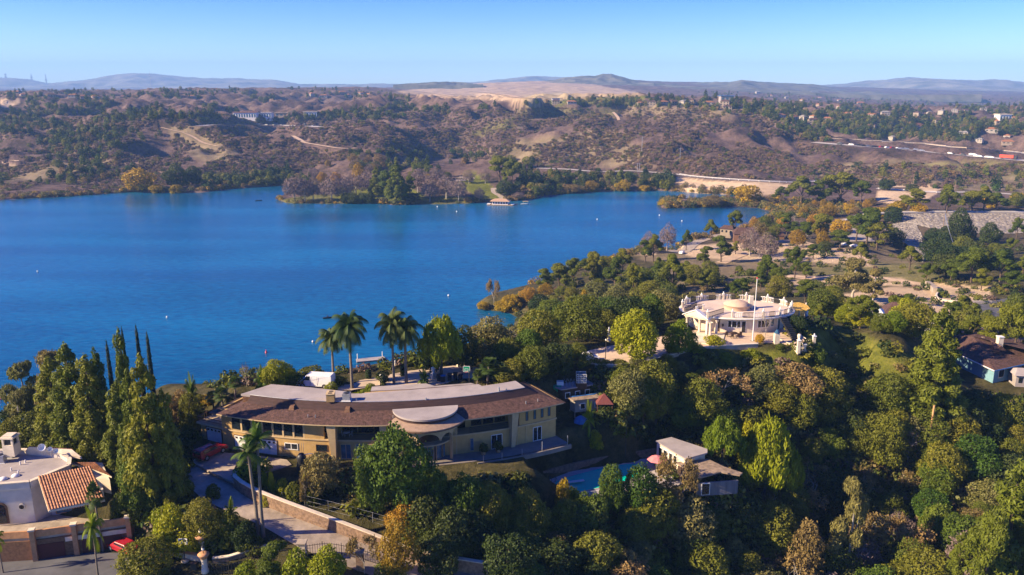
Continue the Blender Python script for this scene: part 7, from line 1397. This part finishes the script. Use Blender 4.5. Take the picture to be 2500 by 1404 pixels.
# rower: one continuous skinned figure
def figure(loc,h,label,top,sit=True):
    me=bpy.data.meshes.new('person'); s=h/1.75; J=[(0,0,.45),(0,0,.75),(0,.03,1.0),(0,.03,1.22),(0,.05,1.36),(.19,.03,.98),(.33,.2,.78),(.3,.42,.72),(-.19,.03,.98),(-.33,.2,.78),(-.3,.42,.72),(.1,.0,.42),(.13,.42,.44),(.13,.5,.1),(-.1,0,.42),(-.13,.42,.44),(-.13,.5,.1)]
    if not sit: J=[(x,y,z+.45) for x,y,z in J[:11]]+[(.1,0,.85),(.12,.03,.47),(.12,0,.05),(-.1,0,.85),(-.12,.03,.47),(-.12,0,.05)]
    E=[(0,1),(1,2),(2,3),(3,4),(2,5),(5,6),(6,7),(2,8),(8,9),(9,10),(0,11),(11,12),(12,13),(0,14),(14,15),(15,16)]; me.from_pydata([(x*s,y*s,z*s) for x,y,z in J],E,[])
    o=bpy.data.objects.new('person',me); COL.objects.link(o); o.location=loc; me.materials.append(M[top]); sk=o.modifiers.new('skin','SKIN'); rad=[.15,.14,.17,.09,.11,.08,.06,.045,.08,.06,.045,.11,.09,.06,.11,.09,.06]
    for i,v in enumerate(me.skin_vertices[0].data): v.radius=(rad[i]*s,rad[i]*s); v.use_root=(i==0)
    sb=o.modifiers.new('s','SUBSURF'); sb.levels=1; sb.render_levels=1; props(o,label,'person'); return o
figure((q[0],q[1],-.05),1.75,'person in dark clothes sitting in the small rowing boat','iron')
boat(1283,499,7,'yellow-canopied pontoon boat right of the boathouse',True,.1); boat(632,490,5,'tiny pale boat near the far left shore',False,.2); boat(988,0 or 372+125,4,'tiny boat moored off the picnic ground',False,.6)
q=atz(1222,500,0); bo=thing('boathouse','floating boathouse with tan hip roof and white walls','boathouse',(q[0],q[1],0),R(-8)); bo.scale=(.8,.8,.8); MB().box((0,0,.15),(24,11,.7)).build('pontoon',M['wood'],bo); MB().box((0,.5,2.0),(15,7,3.2)).build('wall',M['white'],bo)
MB().add([(-9.5,-4.8,3.6),(9.5,-4.8,3.6),(9.5,5.4,3.6),(-9.5,5.4,3.6),(-5,0.3,5.8),(5,0.3,5.8)],[(0,1,5,4),(1,2,5),(2,3,4,5),(3,0,4),(3,2,1,0)]).build('roof',mat('tan_boathouse_roof',(.42,.27,.17),.9,var=.1),bo)
for i in range(6): MB().box((-6.2+i*2.5,-3.05,2.1),(1.3,.1,1.5)).build('window',M['glass'],bo)
for x in (-11,11.5): MB().box((x,-1,.9),(3.2,6,.3)).build('side_deck',M['white'],bo)
for i in range(12): MB().tube((-11.5+i*2.1,-5.3,.3),(-11.5+i*2.1,-5.3,1.4),.08,n=4).build('rail_post',M['white'],bo)
dk_=thing('fishing_dock','row of dark dock piles and walkway left of the boathouse','dock',(*atz(1170,493,0)[:2],0)); MB().box((0,0,.8),(17,2.2,.3)).build('walkway',M['wood'],dk_)
for i in range(9): MB().tube((-8+i*2,-1,-1),(-8+i*2,-1,3.0),.16,n=5).build('pile',M['dkbrown'],dk_)
# lakeside jetties behind the plateau
for (x,y,l) in ((905,880,'pale floating jetty beyond the tall palms'),(1180,820,'pale lakeside shed and jetty beyond the drooping tree')):
    q=atz(x,y,0); o=thing('jetty',l,'jetty',(q[0],q[1],0),.3,'jetties below the terrace'); MB().box((0,0,.3),(9,3,.4)).build('deck',M['membrane'],o)
    for s in (-4,4): MB().tube((s,1.3,-1),(s,1.3,2.2),.14,n=6).build('pile',M['white'],o)
for i,(px,py) in enumerate(((700,485),(735,486),(765,485),(1165,485))): pass
q=hit(1105,440,500); 
for i in range(9):
    px=1035+i*14+random.uniform(-3,3); q=hit(px,441+random.uniform(-4,4),500); o=thing('parked_car','tiny parked car by the trees of the park lawn','car',(q[0],q[1],q[2]+.1),random.uniform(-.3,.3),0 and '' or 'cars in the lakeside park'); MB().box((0,0,.7),(4.5,1.9,.8)).build('body',M[random.choice(['white','metal','iron','red'])],o); MB().box((-.2,0,1.3),(2.3,1.6,.5),taper=.85).build('cabin',M['glass'],o); CP2.append((px,o))
for l,tx in ((CP1,'tiny car in the plateau car park, %s from the left'),(CP2,'tiny car by the park lawn trees, %s from the left')):
    for i,(px,o) in enumerate(sorted(l,key=lambda t:t[0])): o['label']=tx%ORD[i]
for i,(px,py) in enumerate(((2087,604),(2062,600),(1665,620))): q=hit(px,py,200); car('parked_car',('white car at the end of the park path','second small white car left of it on the park path','white car parked on the lake point')[i],'car',(q[0],q[1],q[2]+.15),.5*i,'white',4.6,1.9,'car','cars in the hillside park',False)
q=hit(2018,912); o=thing('blue_slide','blue plastic tarp strip lying on the dark grass slope','tarpaulin',(q[0],q[1],q[2]+.1)); MB().box((0,0,.06),(.9,5.5,.14),rz=.35,rx=.25).build('sheet',M['bluet'],o); MB().box((.2,.4,.2),(.4,4.6,.14),rz=.35,rx=.25).build('fold',M['blueglass'],o)
q=hit(1418,1030); o=thing('blue_cover','blue covered heap on the slope below the stilted shack','tarpaulin',(q[0],q[1],q[2])); MB().lathe((0,0,0),[(1.2,0),(.9,.6),(.3,1.0),(0,1.05)],7,sm=False).build('cover',M['bluet'],o); MB().box((.8,-.3,.3),(1.0,.7,.5)).build('crate',M['blueglass'],o)
HAZE=1.2e-4
# ---------------- haze ----------------
hz=MB(); hz.box((0,4950,185),(21000,11300,410)); hm=bpy.data.materials.new('haze'); hm.use_nodes=True; hn=hm.node_tree
for q in list(hn.nodes): hn.nodes.remove(q)
ho=hn.nodes.new('ShaderNodeOutputMaterial'); hv=hn.nodes.new('ShaderNodeVolumePrincipled'); hv.inputs['Color'].default_value=(.28,.54,1.0,1); hv.inputs['Density'].default_value=HAZE; hv.inputs['Anisotropy'].default_value=.0
hn.links.new(hv.outputs[0],ho.inputs['Volume'])
o=hz.build('haze',hm); o['kind']='stuff'; o['label']='thin blue haze over the valley and the distant hills'; o.display_type='WIRE'
